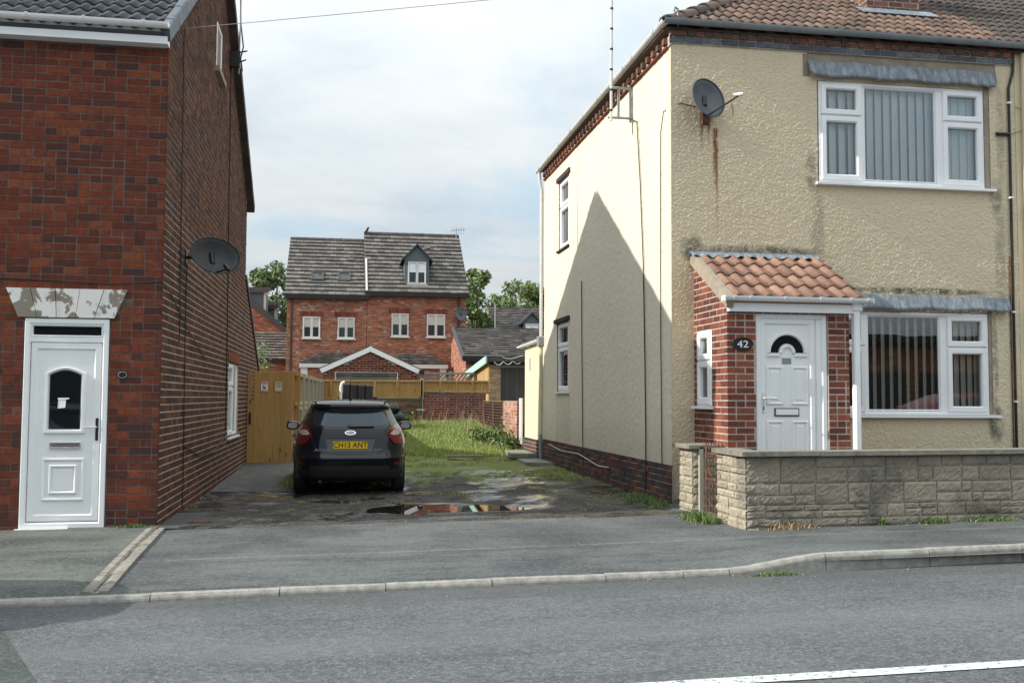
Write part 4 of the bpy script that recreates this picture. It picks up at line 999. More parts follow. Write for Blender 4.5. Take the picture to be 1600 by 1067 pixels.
# side windows
window(HR, frW, 17.93, 18.79, 4.21, 5.54, -.025, [(17.975, 18.745, 5.06, 5.495, True), (17.975, 18.745, 4.255, 5.0, True)], sill=(17.86, 18.87, .075), sill_mat=m_brick_plinth, room=.5)
window(HR, frW, 17.95, 18.92, 1.49, 2.80, -.025, [(18.0, 18.87, 2.36, 2.755, True), (18.0, 18.87, 1.535, 2.30, True)], sill=(17.86, 19.0, .075), room=.5)
mb = MB(); mb.fbox(frW, 17.8, 18.9, 5.55, 5.63, 0, .045); mb.fbox(frW, 17.82, 19.05, 2.81, 2.88, 0, .06); mb.build('window_hood', m_brick_plinth, HR)
# chimney stump on the slope with lead flashing
fq = Fr((0, 0, 0), (1, 0, 0), (0, -1, 0))
CHX, CHY = 8.02, 13.75; cz = 6.1+(CHY-.35-GY0+.12)*math.tan(RP)
mb = MB(); mb.box(CHX-.42, CHX+.42, CHY-.32, CHY+.4, cz-.2, cz+1.3); CH = mb.build('chimney', m_mortar, HR)
frC = Fr((0, CHY-.32, 0), (1, 0, 0), (0, -1, 0)); frC2 = Fr((CHX-.42, 0, 0), (0, 1, 0), (-1, 0, 0))
lay_bricks(CH, [(frC, bond(CHX-.42, CHX+.42, cz-.1, cz+1.3, .08, .225, [], 'stretcher', 2), 0), (frC2, bond(CHY-.32, CHY+.4, cz-.1, cz+1.3, .08, .225, [], 'stretcher', 2), 0)], [m_brick_corbel])
mb = MB(); frK = Fr(Vector((0, CHY-.32, cz+.02)), (1, 0, 0), (0, -math.sin(RP), math.cos(RP)), es); mb.fbox(frK, CHX-.60, CHX+.60, -.26, .03, .062, .074); mb.fbox(frC, CHX-.45, CHX+.45, cz-.06, cz+.09, 0, .03); mb.build('lead_flashing', m_lead, CH)
# ------------------------------------------------------------------ things fixed to the right house
d2 = dish('satellite_dish', 'grey satellite dish on the cream front wall above rusty streaks', (4.55, GY0-.01, 4.99), (0, -.06, .0), (4.50, GY0-.26, 5.16), (.30, -.92, .26), (.18, 0, 1), .50, .54, m_dish, (.31, -.30, -.03))
mb = MB(); mb.fbox(frG, 4.50, 4.60, 4.88, 5.08, 0, .05); mb.build('wall_bracket', m_rust, d2)
pa = thing('aerial_mast', 'tall white aerial mast on a square bracket high on the cream side wall', 'aerial', (RX, 13.75, 5.4))
mb = MB(); mb.tube([(RX-.34, 13.75, 5.36), (RX-.33, 13.75, 7.2), (RX-.31, 13.75, 9.6)], .020, 8); mb.build('mast', m_upvc_dirty, pa)
mb = MB()
for k in range(12): mb.tube([(RX-.338+.002*k, 13.75, 5.5+k*.3), (RX-.338+.002*k, 13.75, 5.53+k*.3)], .024, 8)
mb.build('tape_bands', m_black, pa)
mb = MB()
for a, b2 in (((RX-.38, 5.86), (RX-.0, 5.86)), ((RX-.38, 5.42), (RX-.0, 5.42)), ((RX-.04, 5.36), (RX-.04, 5.92)), ((RX-.22, 5.42), (RX-.22, 5.86))):
    mb.tube([(a[0], 13.78, a[1]), (b2[0], 13.78, b2[1])], .020, 4)
mb.build('bracket', m_steel, pa)
cable('cable', 'dark cable running down the cream side wall below the aerial mast', [(RX-.05, 13.75, 5.40), (RX-.03, 13.5, 5.30), (RX-.028, 13.35, 4.4), (RX-.03, 13.2, 3.2), (RX-.028, 13.15, 2.0), (RX-.032, 13.1, .9), (RX-.035, 13.1, .1)], .009)
cable('cable', 'thin cable looping from the grey dish round the corner of the cream wall', [frG.P(4.42, 5.1, .04), frG.P(4.2, 5.14, .04), (RX-.03, 12.3, 5.1), (RX-.03, 12.42, 4.85), (RX-.028, 12.45, 3.5), (RX-.028, 12.45, 2.2), (RX-.028, 12.42, .5)], .007)
cable('cable', 'dark cable rising up the shaded middle of the cream side wall', wob((RX-.03, 16.7, .12), (RX-.028, 16.85, 3.4), 6, .01, 3), .009)
cable('cable', 'pale loose wire lying along the brick plinth', [(RX-.04, 19.6, .45), (RX-.04, 18.4, .38), (RX-.045, 17.0, .40), (RX-.04, 15.6, .28), (RX-.04, 15.0, .30)], .007, m_upvc_dirty)
pp = thing('waste_pipe', 'slim black pipe with white clips down the cream front at its right end', 'pipe', (8.87, GY0, .1))
mb = MB(); mb.tube([frG.P(8.95, 6.1, .03), frG.P(8.95, 5.85, .035), frG.P(8.875, 5.6, .035), frG.P(8.875, .12, .035)], .018, 7); mb.build('pipe', m_black, pp)
mb = MB(); mb.tube([frG.P(8.68, 4.97, .035), frG.P(8.875, 4.97, .035)], .024, 7); mb.build('branch', m_black, pp)
mb = MB()
for z in (5.4, 4.1, 2.55, 1.35): mb.fbox(frG, 8.85, 8.9, z-.012, z+.012, .01, .06)
mb.build('clip', m_upvc, pp)
cable('cable', 'rusty brown cable beside the black pipe on the cream front', [frG.P(8.835, 3.3, .025), frG.P(8.84, .15, .025)], .008, m_rust)
cable('cable', 'thin wire drooping between the black pipe and the next house', [frG.P(8.98, 5.35, .03), frG.P(9.12, 5.3, .05), frG.P(9.14, 5.05, .05), frG.P(8.9, 4.97, .04)], .005)
sp = thing('spigot', 'short bent vent pipe standing on the roof corner above the grey gutter', 'pipe', (4.15, GY0-.02, 6.15))
mb = MB(); mb.tube([(4.17, GY0-.06, 6.12), (4.17, GY0-.06, 6.36), (4.13, GY0-.06, 6.38), (4.12, GY0-.06, 6.33)], .016, 7); mb.build('pipe', m_gutter_grey, sp)
# the next house in the row
HN = thing('neighbouring_house', 'next cream house at the right edge beyond the black pipe', 'house', (10.5, 12.07, .15))
mb = MB(); mb.fbox(frG, XR+.004, 14.5, -.3, 6.09, -.3, .012); mb.build('wall', m_render, HN)
mb = MB(); mb.tube([frG.P(9.09, 6.1, .06), frG.P(9.09, .2, .06)], .034, 8); mb.build('downpipe', m_cream, HN)
# rear extension
XE = thing('rear_extension', 'single-storey cream extension with a brick base behind the cream house', 'extension', (4.3, 21.4, .1))
EY0, EY1, EX = 20.24, 22.6, RX+.03
frX = Fr((EX, 0, 0), (0, 1, 0), (-1, 0, 0))
mb = MB(); mb.fbox(frX, EY0, EY1, .35, 2.52, -3, 0); mb.build('wall', m_cream, XE)
mb = MB(); mb.fbox(frX, EY0, EY1, -.2, .47, -3, .02); XP = mb.build('plinth', m_mortar, XE)
lay_bricks(XP, [(Fr((EX-.02, 0, 0), (0, 1, 0), (-1, 0, 0)), bond(EY0, EY1, .0, .49, .08, .225, [], 'stretcher', 4), 0)], [m_brick_plinth], proud=.008)
mb = MB(); mb.gutter((EX-.02, EY0, 2.60), (EX-.02, EY1+.4, 2.56), (-1, 0, 0), .055); mb.build('gutter', m_upvc, XE)
mb = MB(); mb.raw([(EX-.1, EY0, 2.56), (EX-.1, EY1+.1, 2.56), (EX+2, EY1+.1, 3.3), (EX+2, EY0, 3.3), (EX-.1, EY0, 2.62), (EX-.1, EY1+.1, 2.62), (EX+2, EY1+.1, 3.36), (EX+2, EY0, 3.36)], [[4, 5, 6, 7], [0, 1, 5, 4], [1, 2, 6, 5], [3, 2, 1, 0]]); mb.build('roof', m_tile_dark, XE)
mb = MB(); mb.fbox(frX, 21.9, 22.0, 2.0, 2.25, 0, .03); mb.build('vent', m_upvc_dirty, XE)
# ------------------------------------------------------------------ porch
PX0, PX1, PY = 4.385, 5.90, 10.95
PO = thing('brick_porch', 'small brick porch with a terracotta lean-to roof and white door on the cream house', 'porch', (5.14, 11.5, .08))
frP = Fr((0, PY, 0), (1, 0, 0), (0, -1, 0)); frQ = Fr((PX0, 0, 0), (0, 1, 0), (-1, 0, 0)); frQ2 = Fr((PX1, 0, 0), (0, 1, 0), (1, 0, 0))
dh = (4.735, 5.635, -.1, 2.37); pwh = (11.44, 11.93, 1.275, 2.215)
pw_ = MB(); slab_with_holes(pw_, frP, PX0, PX1, -.2, 2.40, [dh], .1); slab_with_holes(pw_, frQ, PY, 12.06, -.2, 2.40, [pwh], .08)
sl_ = lambda y: 2.58+(y-PY)*.55
pw_.quad([frQ.P(PY, 2.40), frQ.P(12.06, 2.40), frQ.P(12.06, sl_(12.06)-.08), frQ.P(PY, sl_(PY)-.08)])
pw_.quad([frQ2.P(PY, -.2), frQ2.P(12.06, -.2), frQ2.P(12.06, sl_(12.06)-.08), frQ2.P(PY, sl_(PY)-.08)])
PW = pw_.build('wall', m_mortar, PO)
lay_bricks(PW, [(frP, bond(PX0-.006, PX1+.006, -.05, 2.40, .0775, .215, [dh], 'mix', 31, .013), 0),
                (frQ, bond(PY-.004, 12.05, -.05, 3.1, .0775, .215, [pwh], 'stretcher', 32, .013, keep=lambda u, z: z < sl_(u)-.10), 0),
                (frQ2, bond(PY-.004, 12.05, -.05, 3.1, .0775, .215, [], 'stretcher', 33, keep=lambda u, z: z < sl_(u)-.10), 0)], [m_brick_porch], seed=17)
PA = math.atan(.55); ps = Vector((0, math.cos(PA), math.sin(PA))); pn = Vector((0, -math.sin(PA), math.cos(PA)))
frT = Fr((0, PY-.13, sl_(PY-.13)), (1, 0, 0), pn, ps); plen = 1.24/math.cos(PA)
mb = MB(); mb.fbox(frT, PX0-.02, 6.04, .02, plen, -.05, 0); PR = mb.build('roof', m_tile_porch, PO)
lay_tiles(PR, frT.P(PX0+.02, -.01, .012), (1, 0, 0), ps, 9, 4, .186, .335, [m_tile_porch], rolls=1, amp=.040, limit=60, flat=.28)
mb = MB(); mb.fbox(frT, PX0-.05, PX0+.035, -.02, plen, -.10, .045, 0, .008); mb.build('mortar_verge', m_cement, PR)
vs, fs = [], []; n = 60
for i in range(n+1):
    u = PX0-.08+(6.12-PX0+.0)*i/n; wv = .02*abs(math.sin(i*.85))
    vs += [tuple(frG.P(u, 3.245+.008*math.sin(i*.9), .03)), tuple(frG.P(u, 3.17, .045)), tuple(frT.P(u, plen-.05-wv, .07)), tuple(frT.P(u, plen-.17-wv, .06+.015*math.sin(i*1.2)))]
for i in range(n):
    for j in range(3): fs.append([i*4+j, i*4+j+1, i*4+j+5, i*4+j+4])
mb = MB(); mb.raw(vs, fs); mb.build('lead_flashing', m_lead, PR)
mb = MB(); mb.fbox(frP, PX0-.005, 6.0, 2.375, 2.50, 0, .085); mb.fbox(Fr((0, PY-.086, 0), (1, 0, 0), (0, -1, 0)), PX0-.02, 6.0, 2.50, 2.56, -.085, .0); mb.build('fascia', m_upvc, PO)
mb = MB(); mb.gutter((PX0-.1, PY-.092, 2.545), (6.12, PY-.092, 2.545), (0, -1, 0), .056)
for x in (PX0+.02, 4.60, 5.02, 5.46, 5.84, 6.05): mb.gutter((x-.016, PY-.090, 2.552), (x+.016, PY-.090, 2.552), (0, -1, 0), .064)
for x in (PX0-.1, 6.12): mb.fbox(Fr((x, PY-.09, 0), (0, -1, 0), (1, 0, 0)), 0, .112, 2.488, 2.547, -.003, .003)
mb.build('gutter', m_upvc, PO)
mb = MB(); mb.cbox(frP, 5.925, 6.0, -.05, 2.53, .02, .095, .012); mb.cbox(frP, 5.90, 6.03, 2.40, 2.54, .01, .11, .015); mb.build('downpipe', m_upvc, PO)
# porch door
mb = MB(); mb.ring(frP, 4.742, 5.628, .02, 2.366, .065, -.09, -.015, .014); mb.fbox(frP, 5.50, 5.56, .05, 2.30, -.09, -.028); PD = mb.build('porch_door', m_upvc, PO)
mb = MB(); mb.fbox(frP, 4.80, 5.50, .06, 2.30, -.08, -.045)
mb.ring(frP, 4.80, 5.475, .06, 2.30, .065, -.05, -.022, .018)
def half(cx, cz, r, n=16): return [(cx+r*math.cos(math.pi*i/n), cz+r*math.sin(math.pi*i/n)) for i in range(n+1)]
DCX, DCZ = 5.138, 1.905
mb.band(frP, half(DCX, DCZ, .252), half(DCX, DCZ, .205), -.045, -.018); mb.band(frP, half(DCX, DCZ, .105), half(DCX, DCZ, .06), -.045, -.018)
mb.fbox(frP, DCX-.255, DCX-.085, DCZ-.045, DCZ, -.045, -.020, 0, .008); mb.fbox(frP, DCX+.085, DCX+.255, DCZ-.045, DCZ, -.045, -.020, 0, .008)
for a, b2, c, d in ((4.88, 5.085, 1.30, 1.745), (5.19, 5.395, 1.30, 1.745), (4.88, 5.085, .42, 1.11), (5.19, 5.395, .42, 1.11)):
    mb.ring(frP, a, b2, c, d, .028, -.045, -.030, .012); mb.fbox(frP, a+.05, b2-.05, c+.05, d-.05, -.045, -.036, 0, .008)
mb.build('door_leaf', m_upvc, PD)
ho, hi = half(DCX, DCZ+.003, .204), half(DCX, DCZ+.003, .108); mb = MB()
for i in range(16): mb.quad([frP.P(*ho[i], -.040), frP.P(*ho[i+1], -.040), frP.P(*hi[i+1], -.040), frP.P(*hi[i], -.040)], 0, True)
mb.build('fanlight_pane', m_glass_dark, PD)
mb = MB(); mb.fbox(frP, 4.975, 5.28, 1.165, 1.26, -.045, -.034); mb.build('letterbox_surround', m_black, PD)
mb = MB(); mb.fbox(frP, 4.988, 5.27, 1.178, 1.248, -.034, -.026, 0, .004); mb.build('letterbox', m_upvc, PD)
mb = MB(); mb.fbox(frP, 4.812, 4.845, 1.20, 1.44, -.022, -.010, 0, .005); mb.tube([frP.P(4.828, 1.375, -.012), frP.P(4.828, 1.375, .03), frP.P(4.89, 1.375, .032), frP.P(4.975, 1.372, .03)], .010, 8); mb.build('handle', m_upvc_dirty, PD)
mb = MB(); mb.fbox(frP, 4.822, 4.835, 1.235, 1.28, -.010, -.008); mb.build('keyhole', m_black, PD)
mb = MB(); mb.fbox(frP, 5.075, 5.19, 1.775, 1.845, -.045, -.042); mb.build('faded_sticker', m_gutter_grey, PD)
window(PO, frQ, 11.45, 11.92, 1.28, 2.205, .006, [(11.495, 11.875, 1.86, 2.16, True), (11.495, 11.875, 1.325, 1.80, True)], sill=(11.40, 12.0, .07), room=.4)
n42 = thing('number_plate_42', 'black oval house number plate 42 on the porch bricks left of the door', 'plaque', frP.P(4.57, 2.0)); n42.name = 'house_number_plate'; ORG[n42.name] = frP.P(4.57, 2.0)
mb = MB(); mb.prism(frP, oval(4.565, 2.0, .125, .077, 32), .004, .022); mb.build('plate', m_black, n42)
mb = MB(); mb.band(frP, oval(4.565, 2.0, .128, .080, 32), oval(4.565, 2.0, .112, .066, 32), .02, .030, closed=True); mb.build('rim', m_black, n42)
text_mb('42', frP, 4.565, 1.995, .115, .024, .003, sx=1.25).build('numerals', m_white, n42)
# ------------------------------------------------------------------ stone garden wall, pier and iron gate
SW = thing('stone_wall', 'low garden wall of cream pitched stone blocks with a flat coping in front of the porch house', 'garden wall', (6.3, 9.6, .08))
wdir = Vector((1, .055, 0)).normalized(); wn = Vector((wdir.y, -wdir.x, 0))
frA = Fr((3.98, 9.48, 0), wdir, wn); WLEN = 7.2
frAr = Fr((3.98, 9.48, 0), (0, 1, 0), (-1, 0, 0)); RETL = .78
wtop = lambda u: .785+.0035*u
core = MB()
core.raw([frA.P(.012, -.2, -.012), frA.P(WLEN, -.2, -.012), frA.P(WLEN, wtop(WLEN), -.012), frA.P(.012, wtop(0), -.012), frA.P(.2, -.2, -.21), frA.P(WLEN, -.2, -.21), frA.P(WLEN, wtop(WLEN), -.21), frA.P(.2, wtop(0), -.21)], [[0, 1, 2, 3], [4, 7, 6, 5], [3, 2, 6, 7]])
core.fbox(frAr, .012, RETL, -.2, .785, -.2, -.012); core.build('mortar_core', m_mortar, SW)
def stone(fr, u0, u1, z0, z1, seed, rough=.022):
    g2 = random.Random(seed); nu = max(4, int((u1-u0)/.024)); nz = max(4, int((z1-z0)/.022)); vs, fs = [], []
    big = g2.uniform(-.004, .005); tx, tz = g2.uniform(-.007, .007), g2.uniform(-.007, .007)
    for i in range(nu+1):
        for j in range(nz+1):
            a, b = i/nu, j/nz; e = min(a, 1-a, b, 1-b)
            edge = 0 if e == 0 else 1
            d = (.001+g2.uniform(-.003, .003)) if not edge else .010+big+tx*(a-.5)+tz*(b-.5)+g2.uniform(-1, 1)*rough*.30
            vs.append(tuple(fr.P(u0+(u1-u0)*a, z0+(z1-z0)*b, d)))
    k = nz+1
    for i in range(nu):
        for j in range(nz):
            f = [i*k+j, (i+1)*k+j, (i+1)*k+j+1, i*k+j+1]; fs.append(f[::-1] if fr.flip else f)
    mb = MB(); mb.raw(vs, fs); return mb
def stone_face(fr, L, z0, z1f, seed, u_start=0):
    """random-coursed blocks: three-course lifts broken by jumpers"""
    g2 = random.Random(seed); out = []; H = [.105, .07, .115, .13, .075, .10, .12]; z = z0; lifts = []
    while z < .78:
        a, b = g2.choice([.075, .10, .13]), g2.choice([.06, .085, .115])
        if z+a+b > .66: a = (.785-z)*.58; b = (.785-z)*.42
        lifts.append((z, a, b)); z += a+b
        if len(lifts) > 6: break
    for z, a, b in lifts:
        u = u_start
        while u < L-.02:
            if g2.random() < .42:
                w_ = min(g2.uniform(.16, .42), L-u); out.append((u, u+w_, z, z+a+b)); u += w_
            else:
                w_ = min(g2.uniform(.35, .85), L-u)
                for (zz0, zz1) in ((z, z+a), (z+a, z+a+b)):
                    p = u
                    while p < u+w_-.01:
                        q = g2.uniform(.12, .46); q = (u+w_-p) if u+w_-p-q < .12 else q; out.append((p, p+q, zz0, zz1)); p += q
                u += w_
    return out
k = 0
for fr, L, sd_, zb in ((frA, WLEN, 41, -.02), (frAr, RETL, 45, -.03)):
    for (a, b, c, d) in stone_face(fr, L, zb, None, sd_):
        f = (.0035*a if fr is frA else 0); stone(fr, a+.006, b-.006, c+f*(c/.8)+.005, d+f*(d/.8)-.005, k).build('stone', m_stone, SW); k += 1
u = -.06
for w_ in (.86, .9, .92, .9, .88, .9, .9, .9, .9):
    mb = MB(); j = rng.uniform(-.003, .003); mb.raw([tuple(v) for v in [frA.P(u+.002, wtop(u)+.004+j, .05), frA.P(u+w_-.003, wtop(u+w_)+.004+j, .05), frA.P(u+w_-.003, wtop(u+w_)+.05+j, .045), frA.P(u+.002, wtop(u)+.05+j, .045), frA.P(u+.002, wtop(u)+.004+j, -.26), frA.P(u+w_-.003, wtop(u+w_)+.004+j, -.26), frA.P(u+w_-.003, wtop(u+w_)+.05+j, -.26), frA.P(u+.002, wtop(u)+.05+j, -.26)]],
        [[0, 1, 2, 3], [3, 2, 6, 7], [5, 4, 7, 6], [4, 0, 3, 7], [1, 5, 6, 2], [4, 5, 1, 0]]); mb.build('coping_stone', m_coping, SW); u += w_
mb = MB(); mb.fbox(frAr, .262, RETL+.03, .789, .835, -.25, .05); mb.build('coping_stone', m_coping, SW)
PI_ = thing('stone_pier', 'short cream stone gate pier against the corner of the cream house', 'gate pier', (4.05, 11.2, .06))
frp1 = Fr((3.965, 10.98, 0), (0, 1, 0), (-1, 0, 0)); frp2 = Fr((3.965, 10.98, 0), (1, 0, 0), (0, -1, 0))
mb = MB(); mb.fbox(frp1, .01, .44, -.2, .79, -.30, -.012); mb.build('mortar_core', m_mortar, PI_)
for fr, L, splits in ((frp1, .45, (.22, .30)), (frp2, .32, (.15, .32))):
    z = -.02; i = 0
    while z < .77:
        hgt_ = (.10, .075, .115, .085, .105, .12)[i % 6]; zt = min(z+hgt_, .79)
        cuts = [0, splits[i % 2] if splits[i % 2] < L-.05 else L, L]
        for a, b in zip(cuts, cuts[1:]):
            if b-a > .03: stone(fr, a+.004, b-.004, z+.005, zt-.005, 500+k).build('stone', m_stone, PI_); k += 1
        z = zt; i += 1
mb = MB(); mb.cbox(Fr((0, 0, .79), (1, 0, 0), (0, 0, 1), (0, 1, 0)), 3.90, 4.33, 10.92, 11.5, .002, .048, .008); mb.build('coping_stone', m_coping, PI_)
GT = thing('iron_gate', 'rusty wrought-iron garden gate between the stone pier and the stone wall', 'gate', (4.10, 10.62, .03))
frI = Fr((4.10, 10.28, .0), (0, 1, 0), (-1, 0, 0)); GL = .62
mb = MB(); mb.fbox(Fr((0, 10.97, 0), (1, 0, 0), (0, -1, 0)), 4.03, 4.075, -.02, .81, 0, .05); mb.build('gate_post', m_wood_post, GT)
mb = MB(); 
for a, b in (((.0, .08), (GL, .08)), ((0, .08), (0, .80)), ((GL, .08), (GL, .86)), ((0, .74), (GL, .74)), ((0, .46), (GL, .46))): mb.tube([frI.P(*a), frI.P(*b)], .011, 4)
mb.build('gate_frame', m_rust, GT)
for i in range(1, 6): mb = MB(); u = GL*i/6; mb.tube([frI.P(u, .08), frI.P(u, .83)], .007, 5); mb.build('bar', m_rust, GT)
for zc in (.27, .60):
    for sg in (-1, 1):
        mb = MB(); mb.tube([frI.P(GL/2+sg*.24*math.sin(t_*math.pi/10)*(1 if t_ < 6 else .6), zc-.16+.32*t_/10, .006) for t_ in range(11)], .006, 5); mb.build('scroll', m_rust, GT)
for i in range(5):
    mb = MB(); u = GL*(i+.5)/6+.05; mb.tube([frI.P(u+.045*math.cos(a_*math.pi/6), .83+.04*math.sin(a_*math.pi/6)) for a_ in range(7)], .006, 4); mb.build('top_loop', m_rust, GT)
# ------------------------------------------------------------------ timber gate and fences
TG = thing('timber_gate', 'tall golden timber board gate beside the left house with two small signs', 'gate', (-1.5, 21.2, -.02))
frTg = Fr((0, 21.2, 0), (1, 0, 0), (0, -1, 0)); bx = -1.945
for i in range(7):
    wd = .131; mb = MB(); mb.cbox(frTg, bx+.002, bx+wd-.003, .0 if i else 0, (1.885 if i else 1.29)+rng.uniform(-.004, .004), -.02, .0+rng.uniform(0, .004), .004); mb.build('board', m_wood, TG); bx += wd
mb = MB(); mb.cbox(frTg, -1.945, -1.855, 1.29, 1.885, -.045, -.022, .004); mb.build('board', m_wood, TG)
mb = MB(); mb.fbox(frTg, -1.94, -1.03, .2, .3, -.065, -.022); mb.fbox(frTg, -1.94, -1.03, 1.55, 1.65, -.065, -.0225); mb.build('ledge', m_wood_h, TG)
mb = MB(); mb.cbox(frTg, -1.905, -1.865, .80, 1.04, 0, .03, .006); mb.build('handle', m_black, TG)
gp = thing('gate_post', 'dark timber gate post at the left of the golden gate', 'post', (-1.99, 21.15, -.03)); mb = MB(); mb.cbox(Fr((0, 21.12, 0), (1, 0, 0), (0, -1, 0)), -2.03, -1.955, -.05, 1.26, -.08, 0, .008); mb.build('post', m_wood_dark, gp)
frSg = Fr((0, 21.19, 0), (1, 0, 0), (0, -1, 0))
def rrect(u0, u1, z0, z1, r=.018):
    p = []
    for cx, cz, a0 in ((u1-r, z0+r, -90), (u1-r, z1-r, 0), (u0+r, z1-r, 90), (u0+r, z0+r, 180)):
        for k in range(4): a = R(a0+30*k); p.append((cx+r*math.cos(a), cz+r*math.sin(a)))
    return p
s1 = thing('warning_sign', 'small white and pink dog warning sign, left of the two on the timber gate', 'sign', frSg.P(-1.60, 1.57))
mb = MB(); mb.prism(frSg, rrect(-1.675, -1.535, 1.475, 1.675), .0, .006); mb.build('panel', m_white, s1)
mb = MB(); mb.prism(frSg, rrect(-1.668, -1.542, 1.632, 1.669, .012), .006, .0075); mb.build('band', m_sign_pink, s1)
dog = [(-1.64, 1.535), (-1.632, 1.575), (-1.645, 1.60), (-1.63, 1.598), (-1.622, 1.575), (-1.60, 1.565), (-1.58, 1.56), (-1.568, 1.545), (-1.578, 1.535), (-1.59, 1.522), (-1.60, 1.535), (-1.615, 1.52), (-1.625, 1.535)]
mb = MB(); mb.prism(frSg, dog, .006, .0085); mb.build('dog_symbol', m_black, s1)
mb = MB()
for z in (1.618,): mb.fbox(frSg, -1.65, -1.56, z-.006, z+.004, .006, .0075)
mb.fbox(frSg, -1.655, -1.555, 1.489, 1.499, .006, .0075); mb.build('lettering', m_black, s1)
s2 = thing('notice_sign', 'small cream notice sign, right of the two on the timber gate', 'sign', frSg.P(-1.32, 1.57))
mb = MB(); mb.prism(frSg, rrect(-1.395, -1.255, 1.475, 1.675), .0, .006); mb.build('panel', m_sign_cream, s2)
tx = MB()
for i, wd in enumerate(('PLEASE', 'CLOSE', 'GATE')):
    t2 = text_mb(wd, frSg, -1.325, 1.645-.036*i, .036, .007, .0008); tx.raw(t2.v, t2.f)
tx.build('lettering', m_black, s2)
SF = thing('side_fence', 'golden board fence with pale grey posts running back from the timber gate', 'fence', (-.85, 26, .2))
sdv = Vector((.32, 9.7, 0)).normalized(); frSf = Fr((-1.0, 21.25, 0), sdv, (sdv.y, -sdv.x, 0)); SL = 9.7
for i in range(64):
    a = i*SL/64; mb = MB(); mb.fbox(frSf, a+.003, a+SL/64-.003, ground_z(-.9, 21.25+a)+.02, 1.86+rng.uniform(-.006, .006), -.02, 0); mb.build('board', m_wood, SF)
for i in range(7):
    a = .12+i*(SL-.3)/6; mb = MB(); mb.fbox(frSf, a, a+.09, ground_z(-.9, 21.25+a)-.1, 1.88, .001, .10); mb.build('post', m_wood_post if i else m_wood, SF)
for z in (1.80, 1.18): mb = MB(); mb.fbox(frSf, 0, SL, z, z+.085, .002, .06); mb.build('rail', m_wood_h, SF)
for i in range(6):
    a = .24+i*(SL-.3)/6; mb = MB(); mb.ring(frSf, a+.05, a+1.45, .30, 1.16, .09, .004, .05, .01); mb.build('grey_panel_frame', m_wood_post, SF)
FY = 31.0
BF = thing('back_fence', 'golden board fence across the back of the yard, left of the red brick wall', 'fence', (.9, FY, .5))
frBf = Fr((0, FY, 0), (1, 0, 0), (0, -1, 0)); x = -.68
gb = ground_z(.9, FY)
for i in range(26):
    wd = (2.42+.68)/26; mb = MB(); mb.fbox(frBf, x+.002, x+wd-.003, gb, 1.885+rng.uniform(-.008, .006), -.02, rng.uniform(0, .006)); mb.build('board', m_wood, BF); x += wd
for u in (-.66, -.4, .92, 1.62, 2.36): mb = MB(); mb.fbox(frBf, u, u+.07, gb-.1, 1.90, .008, .06); mb.build('post', m_wood, BF)
for z in (1.845, 1.30): mb = MB(); mb.fbox(frBf, -.68, 2.43, z, z+.055, .009, .045); mb.build('rail', m_wood_h, BF)
FG = thing('field_gate', 'black weathered five-bar gate leaning in front of the golden back fence', 'gate', (1.4, FY-.2, gb)); frFg = Fr((0, FY-.18, 0), (1, 0, 0), (0, -1, 0))
for z in (.62, .84, 1.06, 1.26): mb = MB(); mb.cbox(frFg, .1, 2.36, z, z+.085, -.03, 0, .008); mb.build('bar', m_wood_dark, FG)
mb = MB(); mb.prism(frFg, [(1.15, .62), (1.26, .62), (2.2, 1.26), (2.08, 1.26)], .002, .03); mb.build('brace', m_wood_dark, FG)
for u in (.1, 2.32): mb = MB(); mb.fbox(frFg, u, u+.1, gb-.05, 1.40, -.07, -.032); mb.build('stile', m_wood_dark, FG)
mb = MB(); mb.tube([frFg.P(2.25, .98, .03), frFg.P(2.48, .98, .03)], .022, 6); mb.build('latch', m_steel, FG)
RW = thing('brick_wall', 'dark red brick wall at the back of the grass with golden fence panels on top', 'wall', (3.4, FY, .5)); frRw = Fr((0, FY, 0), (1, 0, 0), (0, -1, 0))
mb = MB(); mb.fbox(frRw, 2.45, 4.42, gb-.2, 1.485, -.22, 0); mb.build('mortar_core', m_mortar, RW)
lay_bricks(RW, [(frRw, bond(2.45, 4.42, gb-.1, 1.47, .078, .225, [], 'flemish', 51, .012), 0), (Fr((2.45, 0, 0), (0, 1, 0), (-1, 0, 0)), bond(FY, FY+.22, gb-.1, 1.47, .078, .215, [], 'stretcher', 52, .012), 0)], [m_brick_back], proud=.008)
mb = MB(); mb.fbox(frRw, 2.42, 4.55, 1.488, 1.525, -.24, .03); mb.build('capping', m_wood_dark, RW)
mb = MB(); mb.fbox(frRw, 2.425, 2.447, gb-.1, 1.48, -.1, .02); mb.build('white_edge_strip', m_upvc_dirty, RW)
WP = thing('wall_top_fence', 'low golden fence panels standing on the red brick wall', 'fence', (3.45, FY, 1.53)); frWt = Fr((0, FY+.08, 0), (1, 0, 0), (0, -1, 0)); x = 2.46
for i in range(18): wd = 2.06/18; mb = MB(); mb.fbox(frWt, x+.002, x+wd-.003, 1.53, 1.885+rng.uniform(-.006, .006), -.02, 0); mb.build('board', m_wood, WP); x += wd
for z in (1.86, 1.535): mb = MB(); mb.fbox(frWt, 2.45, 4.53, z, z+.045, .001, .05); mb.build('rail', m_wood_h, WP)
for i in range(5):
    u = 2.46+i*.505; mb = MB(); mb.fbox(frWt, u, u+.045, 1.581, 1.858, .002, .055); mb.build('post', m_wood, WP)
    if i: mb = MB(); mb.prism(frWt, [(u-.10, 1.582), (u-.05, 1.582), (u-.004, 1.64), (u-.004, 1.69)], .004, .04); mb.build('brace', m_wood_h, WP)
tp = thing('fence_post', 'tall pale post between the golden back fence and the wall top panels', 'post', (2.42, FY, gb)); mb = MB(); mb.cbox(Fr((0, FY-.06, 0), (1, 0, 0), (0, -1, 0)), 2.37, 2.46, 1.3, 1.94, -.09, 0, .008); mb.build('post', m_wood_post, tp)
